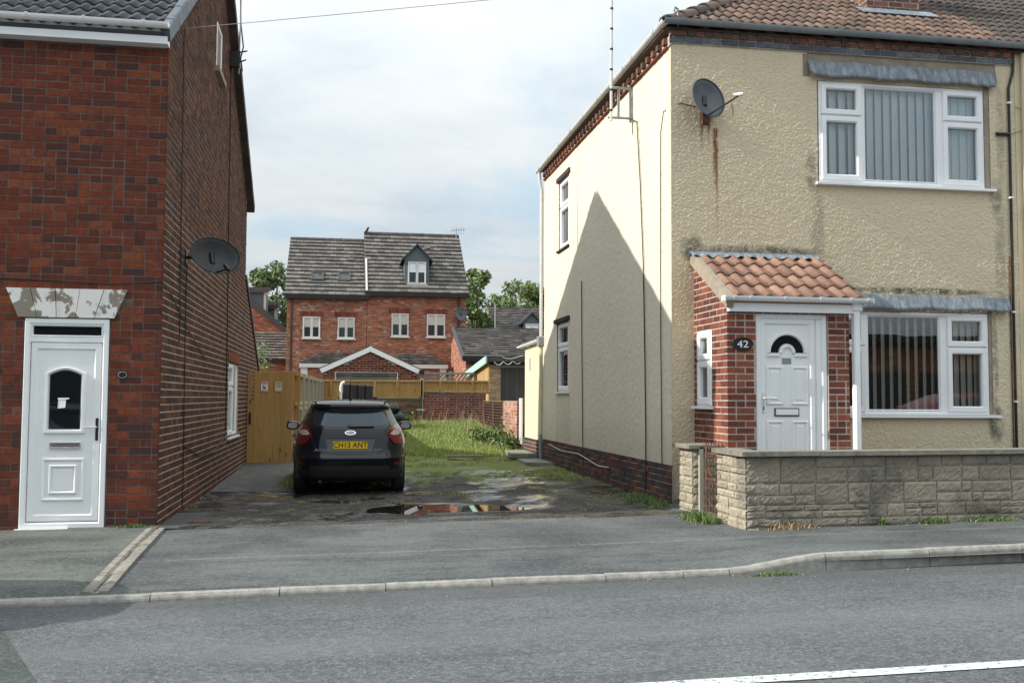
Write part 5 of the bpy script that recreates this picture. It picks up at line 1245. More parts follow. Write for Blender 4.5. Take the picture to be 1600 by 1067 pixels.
# small sunlit pink brick wall, rusty mesh fence and the white board by the extension
PWX = 4.02
BW = thing('garden_wall', 'narrow sunlit pink brick wall standing in the grass by the cream extension', 'wall', (4.08, 24, .25)); frBw = Fr((PWX, 0, 0), (0, 1, 0), (-1, 0, 0)); frBe = Fr((0, 23.0, 0), (1, 0, 0), (0, -1, 0))
mb = MB(); mb.fbox(frBw, 23.0, 25.0, -.1, 1.29, -.11, 0); mb.build('mortar_core', m_mortar, BW)
lay_bricks(BW, [(frBw, bond(23.0, 25.0, .0, 1.29, .078, .225, [], 'stretcher', 61, .012), 0), (frBe, bond(PWX-.004, PWX+.11, 0, 1.29, .078, .11, [], 'stretcher', 62, .012), 1)], [m_brick_sunlit, m_brick_back], proud=.008)  # sun and shade painted in: pink on the long face, dark red on the end
MF = thing('mesh_fence', 'rusty wire mesh fence panel between the red brick wall and the sunlit pink brick wall', 'fence', (4.04, 26.5, .35)); frMf = Fr((4.04, 0, 0), (0, 1, 0), (-1, 0, 0))
mb = MB()
for i in range(34): u = 25.02+i*.105; mb.tube([frMf.P(u, .2, 0), frMf.P(u, 1.25, 0)], .008, 3)
for i in range(13): z = .3+i*.075; mb.tube([frMf.P(25.0, z, .01), frMf.P(28.5, z, .01)], .008, 3)
mb.build('mesh', m_rustmesh, MF, kind='stuff')
for u in (25.05, 26.7, 28.5): mb = MB(); mb.tube([frMf.P(u, 0, .02), frMf.P(u, 1.30, .02)], .03, 6); mb.build('post', m_rustmesh, MF)
mb = MB(); mb.tube([frMf.P(25.0, 1.27, .02), frMf.P(28.5, 1.27, .02)], .018, 6); mb.build('top_rail', m_rustmesh, MF)
mb = MB(); mb.fbox(frMf, 25.0, 28.5, .1, 1.2, -.04, -.03); mb.build('backing_sheet', m_wood_dark, MF)
wb = thing('white_board', 'upright white board between the sunlit pink brick wall and the cream extension', 'board', (4.1, 22.7, .3)); mb = MB(); mb.fbox(Fr((4.06, 0, 0), (0, 1, 0), (-1, 0, 0)), 22.62, 22.98, .3, 1.36, -.03, 0, 0, .004); mb.build('panel', m_upvc_dirty, wb)
# ------------------------------------------------------------------ shed, trellis, garage
SH = thing('shed', 'yellow brick shed with dark wooden doors and a mint green fascia behind the red wall', 'shed', (5.4, 32, .6)); frSh = Fr((0, 31.6, 0), (1, 0, 0), (0, -1, 0)); frShs = Fr((4.62, 0, 0), (0, 1, 0), (-1, 0, 0))
mb = MB(); mb.fbox(frSh, 4.62, 4.98, .3, 2.42, -.2, 0); YB = mb.build('brick_pier', m_mortar, SH)
lay_bricks(YB, [(frSh, bond(4.62, 4.98, .4, 2.42, .078, .225, [], 'stretcher', 71, .01), 0)], [m_brick_yellow])
mb = MB(); mb.fbox(frShs, 31.62, 36.4, .3, 2.1, -.1, 0); mb.raw([frShs.P(31.62, 2.1, 0), frShs.P(36.4, 2.1, 0), frShs.P(31.62, 2.55, 0)], [[0, 2, 1]]); mb.build('side_wall', m_brick_yellow, SH)
for i in range(16): a = 31.64+i*.30; mb = MB(); mb.fbox(frShs, a, a+.27, .4, 2.50-(a-31.6)*.075, .002, .022); mb.build('cladding_board', m_wood_h, SH)
for i in range(8): a = 4.985+i*.15; mb = MB(); mb.fbox(frSh, a+.003, a+.146, .5, 2.32, -.06, -.02+rng.uniform(0, .006)); mb.build('door_board', m_wood_dark, SH)
mb = MB(); mb.fbox(frSh, 4.985, 6.3, 2.33, 2.42, -.06, .004); mb.build('door_head', m_wood_grey, SH)
mb = MB(); mb.raw([(4.45, 31.35, 2.46), (4.45, 36.6, 2.10), (4.45, 36.6, 2.33), (4.45, 31.35, 2.69), (4.5, 31.35, 2.46), (4.5, 36.6, 2.10), (4.5, 36.6, 2.33), (4.5, 31.35, 2.69)], [[0, 3, 2, 1], [4, 5, 6, 7], [0, 4, 7, 3], [3, 7, 6, 2], [0, 1, 5, 4]]); mb.build('fascia', m_mint, SH)
mb = MB(); mb.raw([(4.5, 31.38, 2.52), (6.6, 31.38, 2.52), (6.6, 36.6, 2.16), (4.5, 36.6, 2.16), (4.5, 31.38, 2.66), (6.6, 31.38, 2.66), (6.6, 36.6, 2.30), (4.5, 36.6, 2.30)], [[4, 5, 6, 7], [0, 1, 5, 4], [3, 2, 1, 0]]); mb.build('roof', m_wood_dark, SH)
rope = [frSh.P(4.72+i*.05, 2.50-.10*abs(math.sin(i*.52))-.01*i*.3+.006*i, .30) for i in range(18)]
cable('rope', 'loose white cord looped along the front of the shed roof', rope, .012, m_upvc_dirty, 'rope')
cable('rope', 'second white cord hanging higher along the shed roof edge', [frSh.P(4.98+i*.06, 2.66-.05*math.sin(i*.4), .31) for i in range(12)], .010, m_upvc_dirty, 'rope')
TR = thing('trellis_fence', 'grey weathered trellis fence with slanting slats behind the back fence', 'fence', (3.3, 34.5, .6)); frTr = Fr((0, 34.5, 0), (1, 0, 0), (0, -1, 0))
for u in (2.5, 2.82, 3.62, 4.5): mb = MB(); mb.fbox(frTr, u, u+.10, .4, 2.28, -.05, .05); mb.build('post', m_wood_grey, TR)
for z in (2.17, 1.80): mb = MB(); mb.fbox(frTr, 2.5, 4.6, z, z+.07, .051, .075); mb.build('rail', m_wood_grey, TR)
for i in range(15): u = 2.55+i*.14; mb = MB(); mb.prism(frTr, [(u-.22, 1.75), (u-.15, 1.75), (u+.21, 2.2), (u+.14, 2.2)], .022, .046); mb.build('slat', m_wood_grey, TR)
GA = thing('garage', 'small red brick garage with white barge boards and a grey green roller door', 'garage', (.87, 33.5, .5)); frGa = Fr((0, 33, 0), (1, 0, 0), (0, -1, 0))
gh = (-.265, 1.775, .3, 2.195)
mb = MB(); slab_with_holes(mb, frGa, -.66, 2.40, .2, 2.08, [(gh[0], gh[1], .3, 2.0799)], .12); mb.quad([frGa.P(-.66, 2.08), frGa.P(gh[0], 2.08), frGa.P(gh[0], 2.195), frGa.P(gh[1], 2.195), frGa.P(gh[1], 2.08), frGa.P(2.40, 2.08), frGa.P(.87, 2.88)])
mb.fbox(frGa, -.66, -.655, .2, 2.08, -6, 0); mb.fbox(frGa, 2.395, 2.40, .2, 2.08, -6, 0); GAW = mb.build('wall', m_mortar, GA)
gkeep = lambda u, z: z < 2.86-abs(u-.87)*.49
lay_bricks(GAW, [(frGa, bond(-.66, 2.40, .9, 2.85, .08, .225, [gh], 'stretcher', 81, .011, gkeep), 0)], [m_brick_front], proud=.008)
for i in range(9): mb = MB(); z = 2.19-i*.085; mb.cbox(frGa, gh[0]+.02, gh[1]-.02, z-.08, z, -.10, -.06, .014); mb.build('door_slat', m_roller, GA)
mb = MB(); mb.ring(frGa, gh[0], gh[1], .3, 2.194, .03, -.1, .006, .006); mb.build('door_frame', m_frame_far, GA)
for sg in (-1, 1):
    fr = Fr((.87, 32.98, 3.02), (sg*1.62, 0, -.74), (0, -1, 0), (sg*.74, 0, 1.62) if sg > 0 else (-.74, 0, 1.62)); mb = MB(); mb.fbox(fr, -.03, 1.79, -.15, .0, 0, .05 if sg > 0 else .046); mb.build('barge_board', m_upvc, GA)
    rr = MB(); rr.raw([(.87, 32.96, 3.06), (.87+sg*1.70, 32.96, 2.285), (.87+sg*1.70, 39.2, 2.285), (.87, 39.2, 3.06), (.87, 32.96, 3.0), (.87+sg*1.70, 32.96, 2.22), (.87+sg*1.70, 39.2, 2.22), (.87, 39.2, 3.0)], [[0, 1, 2, 3], [4, 7, 6, 5], [0, 4, 5, 1], [1, 5, 6, 2]]); rr.build('roof_slope', m_tile_far, GA)
fl_ = thing('floodlight', 'small black floodlight on the right end of the garage barge board', 'lamp', (2.5, 32.9, 2.2)); mb = MB(); mb.box(2.46, 2.62, 32.8, 32.92, 2.13, 2.25); mb.build('housing', m_black, fl_)
# ------------------------------------------------------------------ houses behind
def far_window(parent, fr, u0, u1, z0, z1, arch_m=None, d=.0, lights=2):
    d += .075
    mb = MB(); mb.ring(fr, u0, u1, z0, z1, .07, d-.06, d+.03, .02); w_ = (u1-u0)/lights
    for i in range(1, lights): mb.fbox(fr, u0+w_*i-.06, u0+w_*i+.06, z0+.05, z1-.05, d-.05, d+.028)
    mb.fbox(fr, u0-.06, u1+.06, z0-.06, z0, d-.02, d+.07); o = mb.build('window', m_frame_far, parent)
    for i in range(lights):
        mb = MB(); mb.fbox(fr, u0+w_*i+.05, u0+w_*(i+1)-.05, z0+.05, z1-.05, d-.05, d-.02); mb.build('pane', m_glass_far, o)
        mb = MB(); mb.fbox(fr, u0+w_*i+.06, u0+w_*(i+1)-.06, z1-.06-(z1-z0)*.42, z1-.06, d-.019, d-.012); mb.build('blind', m_blind_dim if arch_m else m_blind, o)
    if arch_m:
        n = int((u1-u0+.3)/.115)
        for i in range(n): a = u0-.15+i*(u1-u0+.3)/n; mb = MB(); mb.fbox(fr, a+.006, a+(u1-u0+.3)/n-.006, z1+.02, z1+.26, d-.085, d-.06); mb.build('arch_brick', m_brick_back, parent)
    return o
m_glass_far = mat('far window glass', (.03, .04, .045), .05)
SYA, SYB = 48.0, 57.0
SHs = thing('semi_detached_house', 'tall red brick house with two roof windows, left half of the pair', 'house', (-.9, 48, .5))
SHr = thing('semi_detached_house', 'tall red brick house with slate blue roof dormer, right half of the pair', 'house', (3.5, 48, .5))
frN = Fr((0, SYA, 0), (1, 0, 0), (0, -1, 0))
def semi(root, x0, x1, eave, ridge, wins, y0=SYA, left_verge=True, ridge_y=52.4):
    fr = Fr((0, y0, 0), (1, 0, 0), (0, -1, 0)); mb = MB(); slab_with_holes(mb, fr, x0, x1, 0, eave, [], .1)
    for x in (x0, x1):
        mb.quad([(x, y0, 0), (x, y0, eave), (x, ridge_y, ridge-.05), (x, 2*ridge_y-y0, eave), (x, 2*ridge_y-y0, 0)])
    mb.build('wall', m_far_brick, root)
    d = Vector((0, ridge_y-y0, ridge-eave)); L = d.length; dn = d.normalized(); nrm = Vector((0, -dn.z, dn.y))
    frr = Fr((0, y0-.25, eave-.06), (1, 0, 0), nrm, dn); mb = MB(); mb.fbox(frr, x0-.1, x1+.1, 0, L+.32, -.12, 0)
    fb = Fr((0, ridge_y, ridge+.1), (1, 0, 0), (0, dn.z, dn.y), (0, dn.y, -dn.z)); mb.fbox(fb, x0-.1, x1+.1, 0, L, -.12, 0)
    ro = mb.build('roof', m_tile_far, root)
    far_tiles(ro, frr.P(x0-.12, 0, 0), (1, 0, 0), dn, x1-x0+.24, L+.3, .38, .34, m_tile_far, seed=int(x0*10+99))
    mb = MB(); y_ = x0-.12
    while y_ < x1+.1: e_ = min(y_+.45, x1+.12); mb.tube([(y_+.005, ridge_y, ridge+.10), (e_-.005, ridge_y, ridge+.11)], .13, 8); y_ += .45
    mb.build('ridge_tiles', m_tile_dark, ro)
    mb = MB(); mb.fbox(fr, x0-.1, x1+.1, eave-.22, eave-.04, .001, .28); mb.build('gutter', m_black, root)
    for (a, b, c, e) in wins: far_window(root, fr, a, b, c, e, True)
    return frr, L
fl1, L1_ = semi(SHs, -2.68, 1.06, 6.22, 9.40, [(-1.92, -1.11, 4.14, 5.15), (-.30, .50, 4.14, 5.15)])
fl2, L2_ = semi(SHr, 1.08, 5.84, 6.42, 9.80, [(2.24, 3.06, 4.28, 5.38), (3.93, 4.82, 4.28, 5.38)])
fq0 = Fr((0, SYA, 0), (1, 0, 0), (0, -1, 0))
mb = MB(); mb.tube([(-2.45, 47.93, 6.1), (-2.45, 47.93, .5)], .05, 6); mb.build('downpipe', m_black, SHs)
mb = MB(); mb.tube([(5.48, 47.93, 6.2), (5.48, 47.93, .5)], .05, 6); mb.build('downpipe', m_black, SHr)
mb = MB(); mb.fbox(fl2, 1.0, 1.08, .0, L2_*.55, -.16, .10); mb.build('white_verge', m_frame_far, SHr)
for cx in (-1.30, -.02):                                          # roof windows, set in the slope
    mb = MB(); mb.ring(fl1, cx-.30, cx+.30, 1.35, 2.15, .08, -.02, .11, .02); o = mb.build('roof_window', m_wood_dark, SHs)
    mb = MB(); mb.fbox(fl1, cx-.23, cx+.23, 1.42, 2.08, .03, .07); mb.build('pane', m_glass_far, o)
for fl, root, cx, s_ in ((fl1, SHs, .33, 3.4), (fl2, SHr, 4.2, 4.25)): mb = MB(); mb.cbox(fl, cx-.14, cx+.14, s_, s_+.2, .03, .14, .03); mb.build('roof_vent', m_tile_far, root)
def dormer(root, cx, y0, z0, wd, hz, rise, depth, name='dormer'):
    fr = Fr((cx, y0, 0), (1, 0, 0), (0, -1, 0)); mb = MB(); w2 = wd/2
    mb.prism(fr, [(-w2, z0), (w2, z0), (w2, z0+hz), (0, z0+hz+rise*.93), (-w2, z0+hz)], -depth, 0); o = mb.build(name, m_teal, root)
    for sg in (-1, 1):
        e = Vector((sg*(w2+.18), 0, -rise*(1+.18/w2))); mb = MB(); a = Vector((cx, y0-.15, z0+hz+rise+.08)); b = a+e; dp = Vector((0, depth+.1, 0))
        mb.raw([a, b, b+dp, a+dp, a-Vector((0, 0, .09)), b-Vector((0, 0, .09)), b+dp-Vector((0, 0, .09)), a+dp-Vector((0, 0, .09))], [[0, 1, 2, 3], [4, 7, 6, 5], [0, 4, 5, 1], [1, 5, 6, 2]]); mb.build('dormer_roof', m_tile_grey, o)
    return fr, o
drf, dro = dormer(SHr, 3.47, 48.45, 6.66, 1.20, 1.5, .62, 2.6)
far_window(dro, drf, -.44, .44, 6.88, 7.96, None, .01)
mb = MB(); mb.fbox(drf, -.66, .66, 6.55, 6.68, -.1, .12); mb.build('lead_apron', m_frame_far, dro)
def porch_roof(root, x0, x1, y0, z0, z1, hipl, hipr):
    fr = Fr((0, y0, 0), (1, 0, 0), (0, -1, 0)); dep = SYA-y0; d = Vector((0, dep, z1-z0)); L = d.length; dn = d.normalized()
    mb = MB(); mb.raw([(x0, y0, z0), (x1, y0, z0), (x1-hipr, SYA-.02, z1), (x0+hipl, SYA-.02, z1), (x0, SYA-.02, z0), (x1, SYA-.02, z0)], [[0, 1, 2, 3], [0, 3, 4], [1, 5, 2], [0, 4, 5, 1]]); o = mb.build('bay_roof', m_tile_far, root)
    far_tiles(o, (x0, y0, z0+.01), (1, 0, 0), dn, x1-x0, L, .22, .30, m_tile_far, keep=lambda u, s_: hipl*s_/L < u < (x1-x0)-hipr*s_/L, seed=int(x0*7+50))
    mb = MB(); mb.fbox(fr, x0-.02, x1+.02, z0-.20, z0-.02, -.9, .06); mb.build('bay_fascia', m_frame_far, root)
    mb = MB(); mb.fbox(fr, x0+.05, x0+.35, .5, z0-.2, -.9, -.02); mb.fbox(fr, x1-.35, x1-.05, .5, z0-.2, -.9, -.02); mb.build('bay_post', m_frame_far, root)
    mb = MB(); mb.fbox(fr, x0+.36, x1-.36, .5, z0-.21, -.88, -.06); mb.build('bay_wall', m_far_brick, root)
porch_roof(SHs, -1.98, .45, 46.7, 2.92, 3.45, .75, .3); porch_roof(SHr, 2.1, 4.82, 46.7, 2.92, 3.45, .45, .7)
dish('satellite_dish', 'small grey satellite dish on the red brick semi-detached house', (5.70, 47.98, 5.45), (0, -.1, 0), (5.58, 47.6, 5.40), (.3, -.9, .2), (0, 0, 1), .62, .70, m_dish, (.25, -.45, -.2))
rae = thing('tv_aerial', 'spiky tv aerial on the right end of the tall semi-detached roof ridge', 'aerial', (5.75, 52.3, 10.1)); mb = MB(); mb.tube([(5.80, 52.2, 9.2), (5.80, 52.2, 10.35)], .025, 5); mb.build('pole', m_steel, rae)
mb = MB(); mb.tube([(5.5, 52.2, 10.2), (6.3, 52.2, 10.3)], .018, 4)
for i in range(6): x = 5.55+i*.13; mb.tube([(x, 52.2, 10.0), (x, 52.2, 10.45)], .012, 4)
mb.build('antenna', m_steel, rae)
bd = thing('bird', 'small dark bird perched where the two semi-detached roofs meet', 'bird', (1.1, 52.3, 9.93)); mb = MB(); mb.tube([(1.0, 52.2, 9.94), (1.05, 52.2, 10.0), (1.12, 52.2, 10.10), (1.17, 52.2, 10.20), (1.22, 52.2, 10.24)], [.02, .06, .075, .05, .015], 7); mb.build('body', m_black, bd, smooth=True)
# left: house with slate blue dormers, and a lower roof in front of it
H3 = thing('dormer_house', 'brick house with stepped slate blue dormers seen past the left gable', 'house', (-5, 55, .5))
fr = Fr((0, 55, 0), (1, 0, 0), (0, -1, 0))
mb = MB(); mb.prism(fr, [(-9, 0), (-3.2, 0), (-3.2, 5.0), (-5.6, 7.0), (-9, 7.0)], -6, 0); mb.build('wall', m_far_brick, H3)
mb = MB(); f3 = Fr((-3.05, 54.9, 4.85), (0, 1, 0), (.64, 0, .77), (-.77, 0, .64)); mb.fbox(f3, 0, 6.2, 0, 3.3, -.02, .12); mb.fbox(f3, -.03, .06, -.02, 3.3, -.1, .16); mb.build('roof', m_tile_grey, H3)
for (xa, xb, za, zb, yy) in ((-6.5, -4.2, 4.9, 7.0, 55.15), (-4.6, -3.78, 4.8, 6.35, 57.4)):
    mb = MB(); mb.box(xa, xb, yy, yy+1.8, za, zb); o = mb.build('dormer', m_teal, H3)
    mb = MB(); mb.box(xb-.10, xb+.02, yy-.03, yy, za, zb); mb.build('corner_trim', m_frame_far, o)
    mb = MB(); mb.raw([(xa, yy-.15, zb-.03), (xb+.12, yy-.15, zb-.03), (xb+.12, yy+1.9, zb+.25), (xa, yy+1.9, zb+.25), (xa, yy-.15, zb+.06), (xb+.12, yy-.15, zb+.06), (xb+.12, yy+1.9, zb+.4), (xa, yy+1.9, zb+.4)], [[4, 5, 6, 7], [0, 1, 5, 4], [1, 2, 6, 5]]); mb.build('dormer_roof', m_tile_far, o)
    far_tiles(o, (xa, yy-.15, zb+.07), (1, 0, 0), (0, 2.05, .34), xb+.12-xa, 2.05, .3, .34, m_tile_far)
H4 = thing('low_house', 'low brick house with a mottled tile roof left of the tall semis', 'house', (-4, 52, .5)); fr = Fr((0, 51, 0), (1, 0, 0), (0, -1, 0))
mb = MB(); mb.fbox(fr, -8, -2.75, 0, 3.3, -4, 0); mb.build('wall', m_far_brick, H4)
mb = MB(); mb.raw([(-8, 50.8, 3.2), (-2.75, 50.8, 3.2), (-2.75, 53.6, 4.72), (-8, 53.6, 4.72)], [[0, 1, 2, 3]]); o = mb.build('roof', m_tile_far, H4)
far_tiles(o, (-8, 50.8, 3.22), (1, 0, 0), (0, 2.8, 1.52), 5.25, 3.18, .32, .34, m_tile_far); mb = MB(); mb.fbox(fr, -8, -2.75, 3.05, 3.2, 0, .25); mb.build('gutter', m_black, H4)
# right: bungalow and a house with a small dormer
H5 = thing('bungalow', 'brick bungalow with a long mottled tile roof right of the tall semis', 'house', (7, 42, .5)); fr = Fr((0, 42, 0), (1, 0, 0), (0, -1, 0))
mb = MB(); mb.prism(Fr((5.12, 42, 0), (0, 1, 0), (-1, 0, 0)), [(0, 0), (8, 0), (8, 3.1), (4, 4.55), (0, 3.1)], -8, 0); mb.build('wall', m_far_brick, H5)
mb = MB(); f5 = Fr((0, 41.75, 3.08), (1, 0, 0), (0, -.34, .94), (0, .94, .34)); mb.fbox(f5, 5.0, 14, 0, 4.55, -.1, 0); o = mb.build('roof', m_tile_far, H5)
far_tiles(o, f5.P(5.0, 0, 0), (1, 0, 0), f5.z, 7, 4.5, .33, .34, m_tile_far); mb = MB(); mb.fbox(fr, 5.0, 14, 2.9, 3.08, .0, .30); mb.build('gutter', m_black, H5)
mb = MB(); mb.fbox(f5, 4.94, 5.03, -.02, 4.55, -.14, .06); mb.build('verge', m_tile_grey, H5)
mb = MB(); mb.tube([(5.4, 41.9, 3.0), (5.4, 41.9, .5)], .05, 6); mb.build('downpipe', m_black, H5)
H6 = thing('far_house', 'far house with a pale gable and a small slate blue dormer at right', 'house', (12, 60, .5))
mb = MB(); mb.prism(Fr((9.35, 60, 0), (0, 1, 0), (-1, 0, 0)), [(0, 0), (9, 0), (9, 5.4), (4.5, 7.3), (0, 5.4)], -9, 0); mb.build('wall', m_brick_yellow, H6)
mb = MB(); f6 = Fr((0, 59.7, 5.3), (1, 0, 0), (0, -.39, .92), (0, .92, .39)); mb.fbox(f6, 9.2, 18, 0, 5.2, -.1, 0); o = mb.build('roof', m_tile_far, H6)
far_tiles(o, f6.P(9.2, 0, 0), (1, 0, 0), f6.z, 6, 5.2, .33, .36, m_tile_far)
f7, o7 = dormer(H6, 11.45, 60.4, 5.0, 1.1, 1.05, .55, 2.6); far_window(o7, f7, -.42, .42, 5.1, 5.95, None, .01)
mast = thing('pole', 'thin grey pole rising beside the far house gable', 'pole', (9.1, 59.5, .5)); mb = MB(); mb.tube([(8.95, 59, .5), (8.95, 59, 7.0)], .04, 5); mb.build('pole', m_steel, mast)
# ------------------------------------------------------------------ trees
def tree(label, x, y, h, rad, leafm, seed, n=5200, squash=1.0, base=None):
    g2 = np.random.RandomState(seed); b0 = .4 if base is None else base; t_ = thing('tree', label, 'tree', (x, y, b0), 'trees behind the houses')
    mb = MB(); top = b0+h*.86; mb.tube([(x, y, b0-.3), (x+.1, y, b0+h*.3), (x-.1, y+.1, b0+h*.6), (x, y, top)], [.22, .17, .11, .03], 7); mb.build('trunk', m_bark, t_)
    cl = []
    for k in range(26):
        q = g2.rand(); zc = b0+h*(.30+.66*q); rr = rad*(math.sin(math.pi*(.16+.80*(1-q)**.8)))*squash; a = g2.rand()*6.28; d = rr*(.35+.6*g2.rand()); cl.append((x+d*math.cos(a), y+d*math.sin(a), zc, rad*(.20+.22*g2.rand())))
    mb = MB()
    for c in cl[:12]: zb = b0+h*(.25+.3*g2.rand()); mb.tube([(x, y, zb), ((x+c[0])/2, (y+c[1])/2, (zb+c[2])/2-.1), c[:3]], [.07, .045, .015], 5)
    mb.build('limbs', m_bark, t_)
    V = np.zeros((n*4, 3)); per = n//len(cl)+1; c = np.array(cl)[np.repeat(np.arange(len(cl)), per)[:n]]
    v = g2.normal(size=(n, 3)); v /= np.linalg.norm(v, axis=1)[:, None]; r_ = g2.rand(n)**.45; ctr = c[:, :3]+v*(c[:, 3]*r_)[:, None]*np.array([1, 1, .82])
    ax = g2.normal(size=(n, 3)); ax /= np.linalg.norm(ax, axis=1)[:, None]; bx_ = np.cross(ax, g2.normal(size=(n, 3))); bx_ /= np.linalg.norm(bx_, axis=1)[:, None]; s_ = (.06+.085*g2.rand(n))[:, None]
    V[0::4] = ctr-ax*s_*1.4; V[1::4] = ctr-bx_*s_*.7; V[2::4] = ctr+ax*s_*1.4; V[3::4] = ctr+bx_*s_*.7
    org = np.array(ORG[t_.name]); o = bpy.data.objects.new('crown', np_mesh('crown', V-org, np.arange(n*4).reshape(-1, 4), leafm)); _link(o, org, t_)
for a in (('pale birch rising left of the tall semis', -4.3, 66, 9.4, 2.3, m_leaf_pale, 1, 7000), ('rounded green tree peeping over the left dormers', -6.3, 70, 9.0, 2.2, m_leaf, 2, 6500), ('slim dark tree hugging the right end of the tall semis', 8.0, 62, 9.3, 1.7, m_leaf, 3, 6500), ('bushy green tree just right of the slim dark tree', 10.6, 72, 8.9, 2.9, m_leaf, 4, 8000), ('broad green tree behind the far house roof', 13.6, 74, 9.6, 3.2, m_leaf, 5, 9000), ('full green tree tops close to the cream house downpipe', 16.8, 76, 9.9, 3.3, m_leaf, 6, 9000), ('low bushy tree between birch and dormers', -5.2, 67, 7.2, 2.0, m_leaf, 8, 6000)): tree(*a)
def bush(name, label, pts, leafm, n, size, cat='shrub', seed=1):
    g2 = np.random.RandomState(seed); V = np.zeros((n*4, 3)); c = np.array(pts)[g2.randint(0, len(pts), n)]; v = g2.normal(size=(n, 3)); ctr = c[:, :3]+v*c[:, 3:4]*.5
    ax = g2.normal(size=(n, 3)); ax /= np.linalg.norm(ax, axis=1)[:, None]; b_ = np.cross(ax, g2.normal(size=(n, 3))); b_ /= np.linalg.norm(b_, axis=1)[:, None]; s_ = size*(.6+.8*g2.rand(n))[:, None]
    V[0::4] = ctr-ax*s_; V[1::4] = ctr-b_*s_*.5; V[2::4] = ctr+ax*s_; V[3::4] = ctr+b_*s_*.5; org = np.array(pts[0][:3])
    o = bpy.data.objects.new(name, np_mesh(name, V-org, np.arange(n*4).reshape(-1, 4), leafm)); _link(o, org, None); return tag(o, label, cat)
bush('shrub', 'pale green shrub sprig beside the lean-to roof edge behind the timber gate', [(-3.15, 40, 2.6, .35), (-3.25, 40, 3.2, .3), (-3.1, 40, 2.0, .4)], m_leaf_pale, 500, .05)
# ------------------------------------------------------------------ grass, weeds, litter
def blades(x, y, z, h, wd, g2, lean=.45):
    n = len(x); a = g2.rand(n)*6.283; dx, dy = np.cos(a)*wd, np.sin(a)*wd; la = g2.rand(n)*6.283; l = h*lean*g2.rand(n); V = np.zeros((n, 6, 3))
    for k, (t_, w_) in enumerate(((0, 1), (.55, .8), (1.0, .12))):
        cx = x+np.cos(la)*l*t_*t_; cy = y+np.sin(la)*l*t_*t_; cz = z+h*t_*(1-.12*t_)
        V[:, 2*k] = np.stack([cx-dx*w_, cy-dy*w_, cz], 1); V[:, 2*k+1] = np.stack([cx+dx*w_, cy+dy*w_, cz], 1)
    b = (np.arange(n)*6)[:, None, None]; Q = np.array([[0, 1, 3, 2], [2, 3, 5, 4]])[None]+b
    return V.reshape(-1, 3), Q.reshape(-1, 4)
gzv = np.vectorize(ground_z)
g2 = np.random.RandomState(77); N = 60000; x = g2.uniform(-.2, 4.1, N); y = 18.0+13*g2.rand(N)**.8
edge = .6*vnoise(x, y, .9, 71)+.4*vnoise(x, y, 2.7, 72); den = np.clip((y-19.2-1.3*np.abs(x-3.0)*.5)/4.0, 0, 1)*1.2-.25
keep = (edge < .25+.75*den) & (x > .75-.15*(y-20)) ; keep &= ~((np.abs(x-1.7) < .35) & (y < 22) & (edge > .4))
x, y = x[keep], y[keep]; hh = (.03+.23*np.clip((y-20.5)/5, 0, 1)*(.35+.65*vnoise(x, y, .8, 74)))*(.5+.7*g2.rand(len(x))); wd = .004+.006*g2.rand(len(x))
V, Q = blades(x, y, gzv(x, y)-.01, hh, wd, g2); o = bpy.data.objects.new('tall_grass', np_mesh('tall_grass', V, Q, m_grass)); _link(o, (0, 0, 0), None); o['kind'] = 'stuff'
# short grass and moss tufts straggling over the gravel
N = 26000; x = g2.uniform(-.9, 4.0, N); y = g2.uniform(11.6, 22, N); cl_ = .55*vnoise(x, y*.7, 1.3, 81)+.45*vnoise(x, y, 4.2, 82); lim = .74-.20*np.clip((y-14)/6, 0, 1)-.12*(x > 3.45); keep = (cl_ > lim) & ~((x < 1.2) & (y > 13.6) & (y < 19)) & ~((np.abs(y-12.35) < .5) & (np.abs(x-1.45) < 1.5))
x, y = x[keep], y[keep]; V, Q = blades(x, y, gzv(x, y)-.005, .015+.045*g2.rand(len(x)), .003+.004*g2.rand(len(x)), g2, .9); o = bpy.data.objects.new('short_grass', np_mesh('short_grass', V, Q, m_grass)); _link(o, (0, 0, 0), None); o['kind'] = 'stuff'
# seed heads and tall weeds by the back walls
x = np.r_[g2.uniform(2.0, 4.0, 60), g2.uniform(3.2, 3.95, 70)]; y = np.r_[g2.uniform(28.5, 30.7, 60), g2.uniform(24, 28, 70)]; V, Q = blades(x, y, gzv(x, y), .25+.5*g2.rand(len(x)), .005+.003*g2.rand(len(x)), g2, .5); o = bpy.data.objects.new('dry_seed_stalks', np_mesh('dry_seed_stalks', V, Q, m_straw)); _link(o, (0, 0, 0), None); o['kind'] = 'stuff'
bush('leafy_weeds', 'bright green leafy weeds against the foot of the sunlit pink brick wall', [(3.75, 23.3, .40, .28), (3.6, 23.9, .42, .26), (3.85, 22.9, .32, .18), (3.3, 24.3, .45, .22)], m_weed, 1100, .045, 'weeds', 3)
bush('leafy_weeds', 'green weeds growing under the dark field gate beside the parked car', [(1.5, 29.8, .62, .3), (1.9, 29.9, .62, .25), (1.2, 29.6, .6, .3)], m_weed, 600, .05, 'weeds', 4)
